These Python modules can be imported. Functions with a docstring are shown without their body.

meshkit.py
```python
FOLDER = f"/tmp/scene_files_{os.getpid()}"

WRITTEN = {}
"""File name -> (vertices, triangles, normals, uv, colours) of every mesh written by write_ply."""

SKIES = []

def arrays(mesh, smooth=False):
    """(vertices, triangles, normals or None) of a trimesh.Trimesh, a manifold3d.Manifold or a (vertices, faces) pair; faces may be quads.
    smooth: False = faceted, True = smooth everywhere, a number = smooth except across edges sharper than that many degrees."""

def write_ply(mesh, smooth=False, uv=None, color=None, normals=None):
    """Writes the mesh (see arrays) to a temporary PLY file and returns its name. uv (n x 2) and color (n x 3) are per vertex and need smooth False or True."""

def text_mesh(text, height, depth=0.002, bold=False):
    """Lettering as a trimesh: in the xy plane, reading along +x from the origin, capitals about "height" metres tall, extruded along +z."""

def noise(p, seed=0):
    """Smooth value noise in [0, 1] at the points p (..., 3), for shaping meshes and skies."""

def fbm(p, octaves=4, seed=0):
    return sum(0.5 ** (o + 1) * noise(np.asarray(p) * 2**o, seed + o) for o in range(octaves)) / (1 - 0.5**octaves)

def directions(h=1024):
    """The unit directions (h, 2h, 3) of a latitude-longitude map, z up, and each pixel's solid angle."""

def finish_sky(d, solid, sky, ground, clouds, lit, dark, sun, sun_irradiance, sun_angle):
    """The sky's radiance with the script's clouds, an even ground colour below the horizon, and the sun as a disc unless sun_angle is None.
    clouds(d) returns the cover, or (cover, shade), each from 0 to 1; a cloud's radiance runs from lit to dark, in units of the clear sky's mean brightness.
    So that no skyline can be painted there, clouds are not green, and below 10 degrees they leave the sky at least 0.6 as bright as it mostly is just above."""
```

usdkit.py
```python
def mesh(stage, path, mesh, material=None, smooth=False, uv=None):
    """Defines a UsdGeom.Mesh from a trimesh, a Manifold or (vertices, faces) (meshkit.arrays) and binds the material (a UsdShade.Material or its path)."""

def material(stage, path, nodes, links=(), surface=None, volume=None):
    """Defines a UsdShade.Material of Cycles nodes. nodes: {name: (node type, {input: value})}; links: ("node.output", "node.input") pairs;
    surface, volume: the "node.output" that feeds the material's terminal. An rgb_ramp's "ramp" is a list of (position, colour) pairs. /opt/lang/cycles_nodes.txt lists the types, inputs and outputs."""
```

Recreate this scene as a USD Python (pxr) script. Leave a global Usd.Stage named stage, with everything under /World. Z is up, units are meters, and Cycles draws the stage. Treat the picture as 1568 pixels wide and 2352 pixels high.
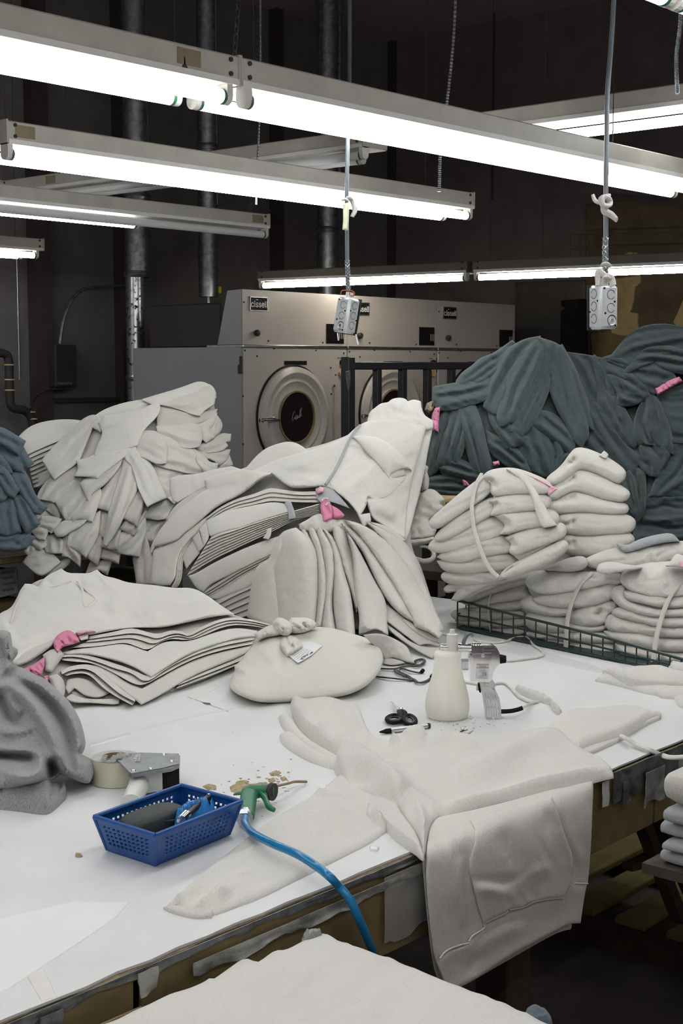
import math, random
import numpy as np, trimesh, shapely, usdkit, meshkit
import shapely.geometry as sg
from shapely import affinity
from scipy.spatial import Delaunay
from scipy.interpolate import RBFInterpolator
from pxr import Usd, UsdGeom, UsdLux, UsdShade, Gf, Sdf, Vt

stage = Usd.Stage.CreateInMemory()
UsdGeom.SetStageUpAxis(stage, 'Z'); UsdGeom.SetStageMetersPerUnit(stage, 1.0)
UsdGeom.Xform.Define(stage, '/World')

# ---------------------------------------------------------------- camera (50 mm full frame, upright, 1.66 m above the floor)
W, H, FPX = 1568, 2352, 3267.0
CAM = np.array([0, 0, 1.66])
HEAD, PITCH = math.radians(41.1124), math.radians(5.82)
_Fh = np.array([math.cos(HEAD), math.sin(HEAD), 0]); RT = np.array([math.sin(HEAD), -math.cos(HEAD), 0]); ZU = np.array([0, 0, 1.0])
FW = _Fh * math.cos(PITCH) - ZU * math.sin(PITCH); UPV = _Fh * math.sin(PITCH) + ZU * math.cos(PITCH)
cam = UsdGeom.Camera.Define(stage, '/World/camera')
cam.CreateHorizontalApertureAttr(24.0); cam.CreateVerticalApertureAttr(36.0)
cam.CreateFocalLengthAttr(24.0 * FPX / W); cam.CreateClippingRangeAttr(Gf.Vec2f(0.05, 100))
M4 = np.eye(4); M4[0, :3], M4[1, :3], M4[2, :3], M4[3, :3] = RT, UPV, -FW, CAM
cam.AddTransformOp().Set(Gf.Matrix4d(*M4.ravel().tolist()))
cam.CreateExposureAttr(0.16)
TUBE = 13.0            # radiance of the lit fluorescent tubes
dome = UsdLux.DomeLight.Define(stage, '/World/ambient'); dome.CreateIntensityAttr(1.0); dome.CreateColorAttr(Gf.Vec3f(0.066, 0.057, 0.056))

# ---------------------------------------------------------------- helpers
def ray(px, py):
    px, py = np.asarray(px, float)[..., None], np.asarray(py, float)[..., None]
    return FW + ((px - W / 2) / FPX) * RT - ((py - H / 2) / FPX) * UPV
def at(px, py, d): return CAM + np.asarray(d, float)[..., None] * ray(px, py)
def dz(px, py, z): return (z - CAM[2]) / ray(px, py)[..., 2]
def dx(px, py, x): return x / ray(px, py)[..., 0]
def dy(px, py, y): return y / ray(px, py)[..., 1]
def onz(px, py, z): return at(px, py, dz(px, py, z))
def onx(px, py, x): return at(px, py, dx(px, py, x))
def ony(px, py, y): return at(px, py, dy(px, py, y))
USED = {}
def numbered(parent, name):
    k = (parent, name); n = USED.get(k, 0); USED[k] = n + 1
    return f'{parent}/{name}' if n == 0 else f'{parent}/{name}_{n:03d}'
LOC = {}
def tag(prim, label=None, cat=None, group=None, kind=None):
    for k, v in (('label', label), ('category', cat), ('group', group), ('kind', kind)):
        if v: prim.SetCustomDataByKey(k, v)
    return prim
def as_tm(m):
    if isinstance(m, (list,)): return trimesh.util.concatenate([as_tm(x) for x in m])
    if isinstance(m, trimesh.Trimesh): return m
    v, f, _ = meshkit.arrays(m); return trimesh.Trimesh(v, f, process=False)
def obj(name, mesh, mat, parent=None, smooth=32):
    """One Mesh prim, given in world coordinates, under a thing or part (or top level with its own base as origin)."""
    mesh = as_tm(mesh)
    base = parent.GetPath().pathString if parent else '/World'
    path = numbered(base, name)
    v = np.array(mesh.vertices)
    if parent: loc = LOC[base]
    else: loc = np.array([(v[:, 0].min() + v[:, 0].max()) / 2, (v[:, 1].min() + v[:, 1].max()) / 2, v[:, 2].min()])
    m = usdkit.mesh(stage, path, trimesh.Trimesh(v - loc, mesh.faces, process=False), MAT[mat], smooth=smooth)
    if not parent: m.AddTranslateOp().Set(Gf.Vec3d(*map(float, loc)))
    LOC[path] = loc
    return m.GetPrim()
def thing(name, label, cat, loc, group=None, kind=None):
    path = numbered('/World', name)
    x = UsdGeom.Xform.Define(stage, path); x.AddTranslateOp().Set(Gf.Vec3d(*map(float, loc)))
    LOC[path] = np.array(loc, float)
    return tag(x.GetPrim(), label, cat, group, kind)
def dup(root, loc, label=None, rotz=None):
    was = root.GetCustomData(); base = root.GetPath().pathString.rsplit('/', 1)[1]
    path = numbered('/World', base); x = UsdGeom.Xform.Define(stage, path)
    x.GetPrim().GetReferences().AddInternalReference(root.GetPath())
    x.ClearXformOpOrder(); x.GetPrim().GetAttribute('xformOp:translate').Set(Gf.Vec3d(*map(float, loc)))
    x.SetXformOpOrder([UsdGeom.XformOp(x.GetPrim().GetAttribute('xformOp:translate'))])
    if rotz: x.AddRotateZOp().Set(float(rotz))
    x.GetPrim().SetInstanceable(True)
    return tag(x.GetPrim(), label or was['label'], was['category'], was.get('group'))
def struct(name, mesh, mat, smooth=False):
    return tag(obj(name, mesh, mat, smooth=smooth), kind='structure')
def box(c, s, rz=0, bev=0):
    """Box with centre c and size s; bev chamfers every edge."""
    c, s = np.array(c, float), np.array(s, float)
    if bev:
        p = []
        for k in range(3):
            h = s / 2 - bev; h = h.copy(); h[k] = s[k] / 2
            p += [np.array([a, b, e]) * h for a in (-1, 1) for b in (-1, 1) for e in (-1, 1)]
        m = trimesh.convex.convex_hull(np.array(p))
    else: m = trimesh.creation.box(s)
    if rz: m.apply_transform(trimesh.transformations.rotation_matrix(rz, [0, 0, 1]))
    m.apply_translation(c); return m
def box2(lo, hi, bev=0):
    lo, hi = np.array(lo, float), np.array(hi, float); return box((lo + hi) / 2, hi - lo, 0, bev)
def frame_of(t):
    t = t / np.linalg.norm(t); a = np.cross(t, [0, 0, 1.0]) if abs(t[2]) < .95 else np.cross(t, [1.0, 0, 0])
    a /= np.linalg.norm(a); return t, a, np.cross(t, a)
def cyl(a, b, r, n=20, r2=None, cap=True):
    a, b = np.array(a, float), np.array(b, float); t, u, w = frame_of(b - a); r2 = r if r2 is None else r2
    q = np.linspace(0, 2 * np.pi, n, endpoint=False); ring = np.cos(q)[:, None] * u + np.sin(q)[:, None] * w
    v = np.vstack([a + ring * r, b + ring * r2, a, b]); f = []
    for i in range(n):
        j = (i + 1) % n; f += [[i, n + i, n + j], [i, n + j, j]]
        if cap: f += [[2 * n, i, j], [2 * n + 1, n + j, n + i]]
    m = trimesh.Trimesh(v, f, process=False); m.fix_normals(); return m
def spline(p, n=60):
    """Catmull-Rom through the points."""
    p = np.asarray(p, float); q = np.vstack([2 * p[0] - p[1], p, 2 * p[-1] - p[-2]])
    u = np.linspace(0, len(p) - 1 - 1e-9, n); i = u.astype(int); t = (u - i)[:, None]
    a, b, c, d = q[i], q[i + 1], q[i + 2], q[i + 3]
    return .5 * (2 * b + (c - a) * t + (2 * a - 5 * b + 4 * c - d) * t**2 + (3 * b - a - 3 * c + d) * t**3)
def tube(pts, r, n=10, sm=0, flat=1.0):
    """Round (or flattened) tube along the points; r may vary along it."""
    p = np.asarray(pts, float)
    if sm: p = spline(p, sm)
    t = np.gradient(p, axis=0); t /= np.linalg.norm(t, axis=1)[:, None] + 1e-12
    u = np.zeros_like(p); u0 = frame_of(t[0])[1]
    for i in range(len(p)):
        u0 = u0 - t[i] * (u0 @ t[i]); u0 /= np.linalg.norm(u0) + 1e-12; u[i] = u0
    w = np.cross(t, u); q = np.linspace(0, 2 * np.pi, n, endpoint=False)
    rr = np.interp(np.linspace(0, 1, len(p)), np.linspace(0, 1, np.size(r)), np.atleast_1d(r))
    v = p[:, None] + rr[:, None, None] * (np.cos(q)[None, :, None] * u[:, None] + flat * np.sin(q)[None, :, None] * w[:, None])
    k = len(p); f = []
    for i in range(k - 1):
        for j in range(n):
            a, b = i * n + j, i * n + (j + 1) % n; f += [[a, b, b + n], [a, b + n, a + n]]
    v = np.vstack([v.reshape(-1, 3), p[0], p[-1]])
    for j in range(n): f += [[k * n, (j + 1) % n, j], [k * n + 1, (k - 1) * n + j, (k - 1) * n + (j + 1) % n]]
    return trimesh.Trimesh(v, f, process=False)
def lathe(prof, c, n=32, axis=None):
    """Revolve (r, h) about +z (or axis) at c."""
    prof = np.array(prof, float); q = np.linspace(0, 2 * np.pi, n, endpoint=False)
    t, u, w = frame_of(np.array(axis if axis is not None else [0, 0, 1.0], float))
    v = np.array(c, float) + prof[:, 1][:, None, None] * t + prof[:, 0][:, None, None] * (np.cos(q)[None, :, None] * u + np.sin(q)[None, :, None] * w)
    f = []
    for i in range(len(prof) - 1):
        for j in range(n):
            a, b = i * n + j, i * n + (j + 1) % n; f += [[a, a + n, b + n], [a, b + n, b]]
    m = trimesh.Trimesh(v.reshape(-1, 3), f, process=False); m.fix_normals(); return m
def prism(poly, o, u, w, t, depth):
    """Extrude a 2D polygon (in metres) lying in the plane o + x u + y w along t by depth."""
    poly = sg.Polygon(poly) if not isinstance(poly, (sg.Polygon, sg.MultiPolygon)) else poly
    ms = []
    for g in getattr(poly, 'geoms', [poly]):
        m = trimesh.creation.extrude_polygon(g, depth, engine='earcut'); ms.append(m)
    m = trimesh.util.concatenate(ms); T = np.eye(4); T[:3, 0], T[:3, 1], T[:3, 2], T[:3, 3] = u, w, t, o
    m.apply_transform(T)
    if np.linalg.det(T[:3, :3]) < 0: m.invert()
    return m
def zoom(x0, y0, x1, width=1568):
    s = (x1 - x0) / width
    return lambda pts: [(x0 + a[0] * s, y0 + a[1] * s) + tuple(a[2:]) for a in pts]

# surfaces that carry cloth: a pixel of the frame turns into a point on a real surface, given by a few points of known depth
class Surf:
    def __init__(self, anchors, smooth=0.0, off=0.0):
        a = np.array(anchors, float); self.c = a[:, :2].mean(0); self.off = off
        self.f = RBFInterpolator((a[:, :2] - self.c) / 300, 1 / a[:, 2], kernel='thin_plate_spline', degree=1, smoothing=smooth)
    def up(self, off):
        s = Surf.__new__(Surf); s.c, s.f, s.off = self.c, self.f, self.off + off; return s
    def depth(self, xy): return 1 / self.f((np.atleast_2d(xy) - self.c) / 300) - self.off
    def pos(self, xy): xy = np.atleast_2d(xy); return at(xy[:, 0], xy[:, 1], self.depth(xy))
    def nrm(self, xy):      # cloth is built out towards the room's open side, so that a traced outline keeps its shape
        xy = np.atleast_2d(np.asarray(xy, float)); r = ray(xy[:, 0], xy[:, 1]); return -r / np.linalg.norm(r, axis=1)[:, None]
class Flat(Surf):
    """A plane given by a point and a normal."""
    def __init__(self, p, n): self.p, self.n, self.off = np.array(p, float), np.array(n, float) / np.linalg.norm(n), 0.0
    def up(self, off): return Flat(self.p + self.n * off, self.n)
    def depth(self, xy): xy = np.atleast_2d(xy); r = ray(xy[:, 0], xy[:, 1]); return ((self.p - CAM) @ self.n) / (r @ self.n)
    def nrm(self, xy): return np.broadcast_to(self.n, (len(np.atleast_2d(xy)), 3)).copy()
def chaikin(p, k=2, closed=True):
    p = np.asarray(p, float)
    for _ in range(k):
        q = np.roll(p, -1, 0) if closed else None
        if closed: p = np.stack([.75 * p + .25 * q, .25 * p + .75 * q], 1).reshape(-1, 2)
        else: a, b = p[:-1], p[1:]; p = np.vstack([p[:1], np.stack([.75 * a + .25 * b, .25 * a + .75 * b], 1).reshape(-1, 2), p[-1:]])
    return p
def soften(p, k=2, keep=48):
    """Rounds an outline but keeps the corners that turn sharply (hems, cuffs, collar points)."""
    p = np.asarray(p, float); a = p - np.roll(p, 1, 0); b = np.roll(p, -1, 0) - p
    turn = np.degrees(np.abs(np.angle((b[:, 0] + 1j * b[:, 1]) * np.conj(a[:, 0] + 1j * a[:, 1])))); C_ = np.where(turn > keep)[0]
    if len(C_) == 0: return chaikin(p, k)
    out = []
    for i, s in enumerate(C_):
        e = C_[(i + 1) % len(C_)]; n = (e - s) % len(p) or len(p); out.append(chaikin(p[(s + np.arange(n + 1)) % len(p)], k, False)[:-1])
    return np.vstack(out)
def seg_dist(P, line):
    """distance from the points to a polyline, fraction along it, and signed side"""
    L = np.asarray(line, float); best = np.full(len(P), 1e9); fr = np.zeros(len(P)); side = np.zeros(len(P))
    n = len(L) - 1
    for i in range(n):
        a, b = L[i], L[i + 1]; ab = b - a; t = np.clip(((P - a) @ ab) / (ab @ ab + 1e-9), 0, 1)
        q = a + t[:, None] * ab; v = P - q; d = np.hypot(v[:, 0], v[:, 1]); m = d < best
        best[m] = d[m]; fr[m] = (i + t[m]) / n; side[m] = np.sign(ab[0] * v[m, 1] - ab[1] * v[m, 0])
    return best, fr, side
def relief(outline, S, t=.012, r=10, tb=.012, step=7, ridges=(), noise=0, nscale=60, ndir=None, nstretch=3, seed=1, rnd=1, keep=48, gr=0, tilt=None, dome=0, axis=None, tuck=(), rsc=1.0):
    """A piece of cloth of thickness t lying on the surface S: outline in frame pixels, edge rounding r, ridges (polyline, height in m, width in px[, asymmetry]) for folds and creases."""
    pl = np.asarray([p[:2] for p in outline], float)
    if rnd: pl = soften(pl, rnd + 1, keep)
    poly = sg.Polygon(pl).buffer(0)
    if gr: poly = poly.buffer(gr, join_style='mitre', mitre_limit=2.0)
    if poly.geom_type != 'Polygon': poly = max(poly.geoms, key=lambda g: g.area)
    def loop(pg, st):
        out = []
        for g in getattr(pg, 'geoms', [pg]):
            if g.is_empty: continue
            L = g.exterior.length; n = max(8, int(L / st)); out.append(np.array([g.exterior.interpolate(k / n, normalized=True).coords[0] for k in range(n)]))
        return out
    r = min(r, math.sqrt(poly.area) * .45)
    B = loop(poly, step * .8)[0]; pts = [B]
    for fr in (.07, .22, .5, 1.0):
        q = poly.buffer(-r * fr)
        if not q.is_empty: pts += loop(q, step * .9)
    inner = poly.buffer(-r - step * .6)
    if not inner.is_empty:
        x0, y0, x1, y1 = inner.bounds; gx, gy = np.meshgrid(np.arange(x0, x1, step), np.arange(y0, y1, step * .87)); gx = gx + (np.arange(gx.shape[0])[:, None] % 2) * step / 2
        g = np.stack([gx.ravel(), gy.ravel()], 1); g = g[shapely.contains_xy(inner, g[:, 0], g[:, 1])]
        pts.append(g + np.random.default_rng(seed).uniform(-.12, .12, g.shape) * step)
    P = np.vstack(pts); nb = len(B)
    tri = Delaunay(P + np.random.default_rng(3).uniform(-1e-3, 1e-3, P.shape)).simplices
    cen = P[tri].mean(1); tri = tri[shapely.contains_xy(poly.buffer(.05), cen[:, 0], cen[:, 1])]
    a = P[tri]; cr = (a[:, 1, 0] - a[:, 0, 0]) * (a[:, 2, 1] - a[:, 0, 1]) - (a[:, 1, 1] - a[:, 0, 1]) * (a[:, 2, 0] - a[:, 0, 0])
    tri = tri[np.abs(cr) > 1e-3]; cr = cr[np.abs(cr) > 1e-3]; tri[cr > 0] = tri[cr > 0][:, ::-1]
    d = shapely.distance(shapely.boundary(poly), shapely.points(P)); d[:nb] = 0
    u = np.clip(d / max(r, 1e-6), 0, 1); h = t * np.sqrt(np.clip(1 - (1 - u) ** 2, 0, 1))
    u_m = np.clip(d / min(r, 12), 0, 1); m = u_m * u_m * (3 - 2 * u_m)
    if dome and axis:    # a fold bulging across its width only, running along the frame's 'x' or 'y'
        i_ = 1 if axis == 'y' else 0; bp = np.vstack([pl, pl[:1]]); dense = np.vstack([np.linspace(bp[k], bp[k + 1], 40, endpoint=False) for k in range(len(pl))])
        q = np.round((dense[:, i_] - dense[:, i_].min()) / 3).astype(int); lo = np.full(q.max() + 1, 1e9); hi = np.full(q.max() + 1, -1e9); np.minimum.at(lo, q, dense[:, 1 - i_]); np.maximum.at(hi, q, dense[:, 1 - i_])
        w_ = (np.abs(np.arange(-3, 4)) < 4) / 7; lo, hi = (np.convolve(np.pad(v_, 3, 'edge'), w_, 'valid') for v_ in (np.where(lo > 1e8, 0, lo), np.where(hi < -1e8, 0, hi)))
        k_ = np.clip(np.round((P[:, i_] - dense[:, i_].min()) / 3).astype(int), 0, len(lo) - 1); u_ = np.clip((P[:, 1 - i_] - lo[k_]) / np.maximum(hi[k_] - lo[k_], 4), 0, 1)
        h = h + dome * np.sqrt(np.clip(1 - (2 * u_ - 1) ** 2, 0, 1))
    elif dome:
        dm = d.max(); h = h + dome * np.sin(np.clip(d / dm, 0, 1) * np.pi / 2)
    for tx, ty, tr_, td in tuck: h = h - td * np.exp(-((P[:, 0] - tx) ** 2 + (P[:, 1] - ty) ** 2) / tr_ ** 2)
    if tilt:             # (direction in degrees in the frame, rise in m from one side to the other)
        v = P @ np.array([math.cos(math.radians(tilt[0])), math.sin(math.radians(tilt[0]))]); h = h + tilt[1] * (v - v.min()) / (v.max() - v.min() + 1e-9)
    for rd in ridges:
        line, hh, ww = rd[0], rd[1] * rsc, rd[2]; asym = rd[3] if len(rd) > 3 else 1.0
        L = chaikin(np.asarray([p[:2] for p in line], float), 2, False) if len(line) > 2 else np.asarray([p[:2] for p in line], float)
        ds, fr, sd = seg_dist(P, L)
        w = np.where(sd > 0, ww * asym, ww); taper = np.sqrt(np.clip(np.sin(np.pi * np.clip(fr, .04, .96)), 0, 1)) if len(rd) < 5 else np.ones(len(P))
        h = h + hh * np.exp(-(ds / w) ** 2) * taper * m
    if noise:
        ang = math.radians(ndir or 0); c, s = math.cos(ang), math.sin(ang)
        q = np.stack([(P[:, 0] * c + P[:, 1] * s) / (nscale * nstretch if ndir is not None else nscale), (-P[:, 0] * s + P[:, 1] * c) / nscale, np.full(len(P), seed * 3.7)], 1)
        q = q + .6 * (np.stack([meshkit.fbm(q * .8 + 5, 2, seed), meshkit.fbm(q * .8 + 9, 2, seed + 1), 0 * q[:, 0]], 1) - .5)
        n1 = meshkit.fbm(q, 3, seed); h = h + noise * (1 - 2 * np.abs(2 * n1 - 1)) * m
    if isinstance(S, Flat) and S.n[2] > .99:      # seen at a low angle, the traced outline lies half way up the cloth
        mid_ = .5 * t + .6 * dome; base = S.up(mid_).pos(P) - S.n * mid_; N = S.nrm(P)
    else: base, N = S.pos(P), S.nrm(P)
    top = base + N * h[:, None]; bot = base - N * tb
    n = len(P); bi = np.arange(nb); bj = (bi + 1) % nb
    # orientation of the boundary loop
    orient = np.sum(B[:, 0] * np.roll(B[:, 1], -1) - np.roll(B[:, 0], -1) * B[:, 1]) > 0
    wall = np.vstack([np.stack([bi, bj, bj + n], 1), np.stack([bi, bj + n, bi + n], 1)])
    if orient: wall = wall[:, ::-1]
    mesh = trimesh.Trimesh(np.vstack([top, bot]), np.vstack([tri, tri[:, ::-1] + n, wall[:, ::-1]]), process=False)
    mesh.remove_unreferenced_vertices()
    return mesh
def loft(la, lb, S, t=.008, lip=.012, tb=.02, n=0, m=7, wob=0, seed=0):
    """One layer edge between two traced lines: a sheet that comes forward to a rounded lip at the second line."""
    def res(L, n):
        L = np.asarray([p[:2] for p in L], float); s = np.r_[0, np.cumsum(np.hypot(*np.diff(L, axis=0).T))]; q = np.linspace(0, s[-1], n)
        return np.stack([np.interp(q, s, L[:, 0]), np.interp(q, s, L[:, 1])], 1)
    if not n: n = int(max(8, sg.LineString([p[:2] for p in la]).length / 5))
    A_, B_ = res(la, n), res(lb, n); u = np.r_[np.linspace(0, .7, m - 3), .86, .95, 1.0]; m = len(u)
    P = A_[:, None] * (1 - u)[None, :, None] + B_[:, None] * u[None, :, None]; P = P.reshape(-1, 2)
    h = lip * u ** 1.5 + t * np.sqrt(np.clip(1 - np.clip((u - .7) / .3, 0, 1) ** 2, 0, 1)); h = np.tile(h, n)
    if wob: h = h + wob * 2 * (meshkit.fbm(np.stack([P[:, 0] / 40, P[:, 1] / 12, np.full(len(P), seed * 3.3)], 1), 3, seed) - .5)
    e = np.minimum(np.arange(n), np.arange(n)[::-1]); h = h - np.repeat(np.clip(1 - e / 1.5, 0, 1) * (t + .3 * lip), m)
    b_, N = S.pos(P), S.nrm(P); top = b_ + N * h[:, None]; bot = b_ - N * tb; k = n * m; F = []
    i_, j_ = np.meshgrid(np.arange(n - 1), np.arange(m - 1), indexing='ij'); a = (i_ * m + j_).ravel()
    F = np.vstack([np.stack([a, a + 1, a + m + 1], 1), np.stack([a, a + m + 1, a + m], 1)])
    rim = np.array([i * m for i in range(n)] + [(n - 1) * m + q for q in range(1, m)] + [i * m + m - 1 for i in range(n - 2, -1, -1)] + list(range(m - 2, 0, -1))); r2 = np.roll(rim, -1)
    me = trimesh.Trimesh(np.vstack([top, bot]), np.vstack([F, F[:, ::-1] + k, np.stack([rim, r2, r2 + k], 1), np.stack([rim, r2 + k, rim + k], 1)]), process=False); me.fix_normals(); return me
def folds(pts, n=3, h=.012, w=6, seed=0):
    """n fold lines along the longer axis of an outline, for relief(ridges=...)"""
    P = np.asarray([p[:2] for p in pts], float); P = (P[:, None] + (np.roll(P, -1, 0) - P)[:, None] * np.linspace(0, 1, 6, endpoint=False)[None, :, None]).reshape(-1, 2); c = P.mean(0); U_, s_, Vt_ = np.linalg.svd(P - c); ax = Vt_[0]; sd = Vt_[1]; r_ = np.random.default_rng(seed + 100)
    a = (P - c) @ ax; b = (P - c) @ sd; out = []
    for k in range(n):
        f = (k + .5 + r_.uniform(-.2, .2)) / n; L = []
        for q in np.linspace(.06, .94, 6):
            x = a.min() + (a.max() - a.min()) * q; near = np.abs(a - x) < np.ptp(a) * .16; lo, hi = b[near].min(), b[near].max()
            L.append(c + ax * x + sd * (lo + (hi - lo) * (f + r_.uniform(-.06, .06))))
        out.append((L, h * r_.uniform(.7, 1.2) * (1 if k % 2 == 0 else -1), w * r_.uniform(.8, 1.3)))
    return out
def garment(name, label, cat, mesh, mat, group=None):
    return tag(obj(name, mesh, mat, smooth=80), label, cat, group)

# ---------------------------------------------------------------- materials
MAT = {}
def mat(name, nodes, links, surface='p.BSDF'):
    MAT[name] = usdkit.material(stage, '/World/Looks/' + name, nodes, links, surface=surface)
def plain(name, col, rough=.5, metal=0.0, var=.12, scale=20., bump=0., bscale=200., bdist=.001, **kw):
    c = np.array(col); nodes = {'g': ('geometry', {}), 'n': ('noise_texture', {'scale': float(scale), 'detail': 4.0, 'roughness': .6}),
        'r': ('rgb_ramp', {'ramp': [(.3, c * (1 - var)), (.7, np.minimum(c * (1 + var), 1))]}),
        'p': ('principled_bsdf', dict(roughness=float(rough), metallic=float(metal), **kw))}
    links = [('g.position', 'n.vector'), ('n.fac', 'r.fac'), ('r.color', 'p.base_color')]
    if bump:
        nodes['bn'] = ('noise_texture', {'scale': float(bscale), 'detail': 3.0}); nodes['b'] = ('bump', {'strength': float(bump), 'distance': float(bdist)})
        links += [('g.position', 'bn.vector'), ('bn.fac', 'b.height'), ('b.normal', 'p.normal')]
    mat(name, nodes, links)
def fabric(name, col, heather=.10, fleck=None, fscale=420., bump=.35, sheen=.25, var=.05):
    """Heathered knit: fine fibre flecks over a soft broad tone, with a fine nap."""
    c = np.array(col); k = np.array(fleck if fleck is not None else c * .72)
    mat(name, {'g': ('geometry', {}), 'm': ('mapping', {'scale': (1.0, 1.0, .45)}), 'n': ('noise_texture', {'scale': fscale, 'detail': 3.0, 'roughness': .75}),
        'r': ('rgb_ramp', {'ramp': [(.36, c * (1 - heather) * .5 + k * .5), (.5, c), (.66, np.minimum(c * (1 + heather), 1))]}),
        'n2': ('noise_texture', {'scale': 5.0, 'detail': 3.0}), 'r2': ('rgb_ramp', {'ramp': [(.3, (1 - var,) * 3), (.7, (1.0,) * 3)]}),
        'x': ('mix', {'mix_type': 'multiply', 'fac': 1.0}), 'bn': ('noise_texture', {'scale': 260.0, 'detail': 4.0, 'roughness': .7}),
        'b': ('bump', {'strength': bump, 'distance': .0012}), 'p': ('principled_bsdf', {'roughness': .95, 'specular_ior_level': .12, 'sheen_weight': sheen, 'sheen_roughness': .5})},
        [('g.position', 'm.vector'), ('m.vector', 'n.vector'), ('n.fac', 'r.fac'), ('g.position', 'n2.vector'), ('n2.fac', 'r2.fac'), ('r.color', 'x.color1'), ('r2.color', 'x.color2'),
         ('x.color', 'p.base_color'), ('g.position', 'bn.vector'), ('bn.fac', 'b.height'), ('b.normal', 'p.normal')])
def glow(name, col, s): mat(name, {'e': ('emission', {'color': tuple(col), 'strength': float(s)})}, [], 'e.emission')
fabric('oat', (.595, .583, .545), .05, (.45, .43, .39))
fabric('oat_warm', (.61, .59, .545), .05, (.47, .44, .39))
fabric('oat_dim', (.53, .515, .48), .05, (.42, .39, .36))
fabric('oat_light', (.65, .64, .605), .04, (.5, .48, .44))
fabric('fleece', (.67, .655, .62), .04, (.52, .5, .46), bump=.6)
fabric('bagcloth', (.67, .66, .605), .03, (.6, .57, .50), fscale=420., bump=.25, sheen=.1)
fabric('charcoal', (.29, .29, .295), .18, (.14, .14, .145), fscale=420.)
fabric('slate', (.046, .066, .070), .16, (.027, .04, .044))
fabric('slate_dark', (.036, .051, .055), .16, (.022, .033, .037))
fabric('steel', (.085, .115, .14), .14, (.05, .07, .09))
fabric('rib_grey', (.36, .38, .40), .05, (.3, .32, .33))
fabric('pink', (.66, .235, .37), .05, (.55, .17, .3), sheen=.1)
fabric('pink_pale', (.74, .42, .52), .05, (.66, .34, .45), sheen=.1)
fabric('white_rag', (.62, .60, .575), .05, (.5, .48, .45))
fabric('cart_cloth', (.66, .645, .615), .02, (.54, .52, .48), bump=.15)
plain('wall_dark', (.15, .125, .126), .85, var=.18, scale=3.0)
plain('wall_block', (.15, .14, .142), .85, var=.14, scale=6.0)
plain('pilaster', (.05, .037, .04), .8)
plain('ceiling_dark', (.44, .345, .36), .9)
plain('floor_dark', (.135, .122, .118), .8, var=.3, scale=5.0)
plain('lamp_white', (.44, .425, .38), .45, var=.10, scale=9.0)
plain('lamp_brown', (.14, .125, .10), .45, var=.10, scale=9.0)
plain('lamp_under', (.70, .69, .66), .4, var=.05)
plain('socket_white', (.66, .64, .61), .4, var=.04)
plain('green_cap', (.03, .13, .075), .35)
plain('tube_off', (.72, .73, .73), .25, var=.02)
plain('label_tan', (.24, .19, .12), .7)
plain('black', (.012, .011, .012), .6, specular_ior_level=.12)
plain('black_gloss', (.008, .008, .009), .15)
plain('soot', (.03, .026, .026), .7)
plain('galv', (.46, .49, .52), .32, 1.0, var=.25, scale=14.)
plain('galv_dull', (.33, .36, .39), .4, .9, var=.4, scale=25.)
plain('box_steel', (.58, .61, .64), .42, .35, var=.06, scale=60.)
plain('chrome', (.80, .81, .83), .09, 1.0, var=.02)
plain('chrome_dull', (.62, .63, .65), .3, 1.0, var=.1, scale=90.)
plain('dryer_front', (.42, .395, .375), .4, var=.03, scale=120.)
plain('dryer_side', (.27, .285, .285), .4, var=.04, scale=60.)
plain('dryer_door', (.43, .415, .39), .33, var=.04, scale=30.)
plain('dryer_glass', (.018, .010, .012), .12)
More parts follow.
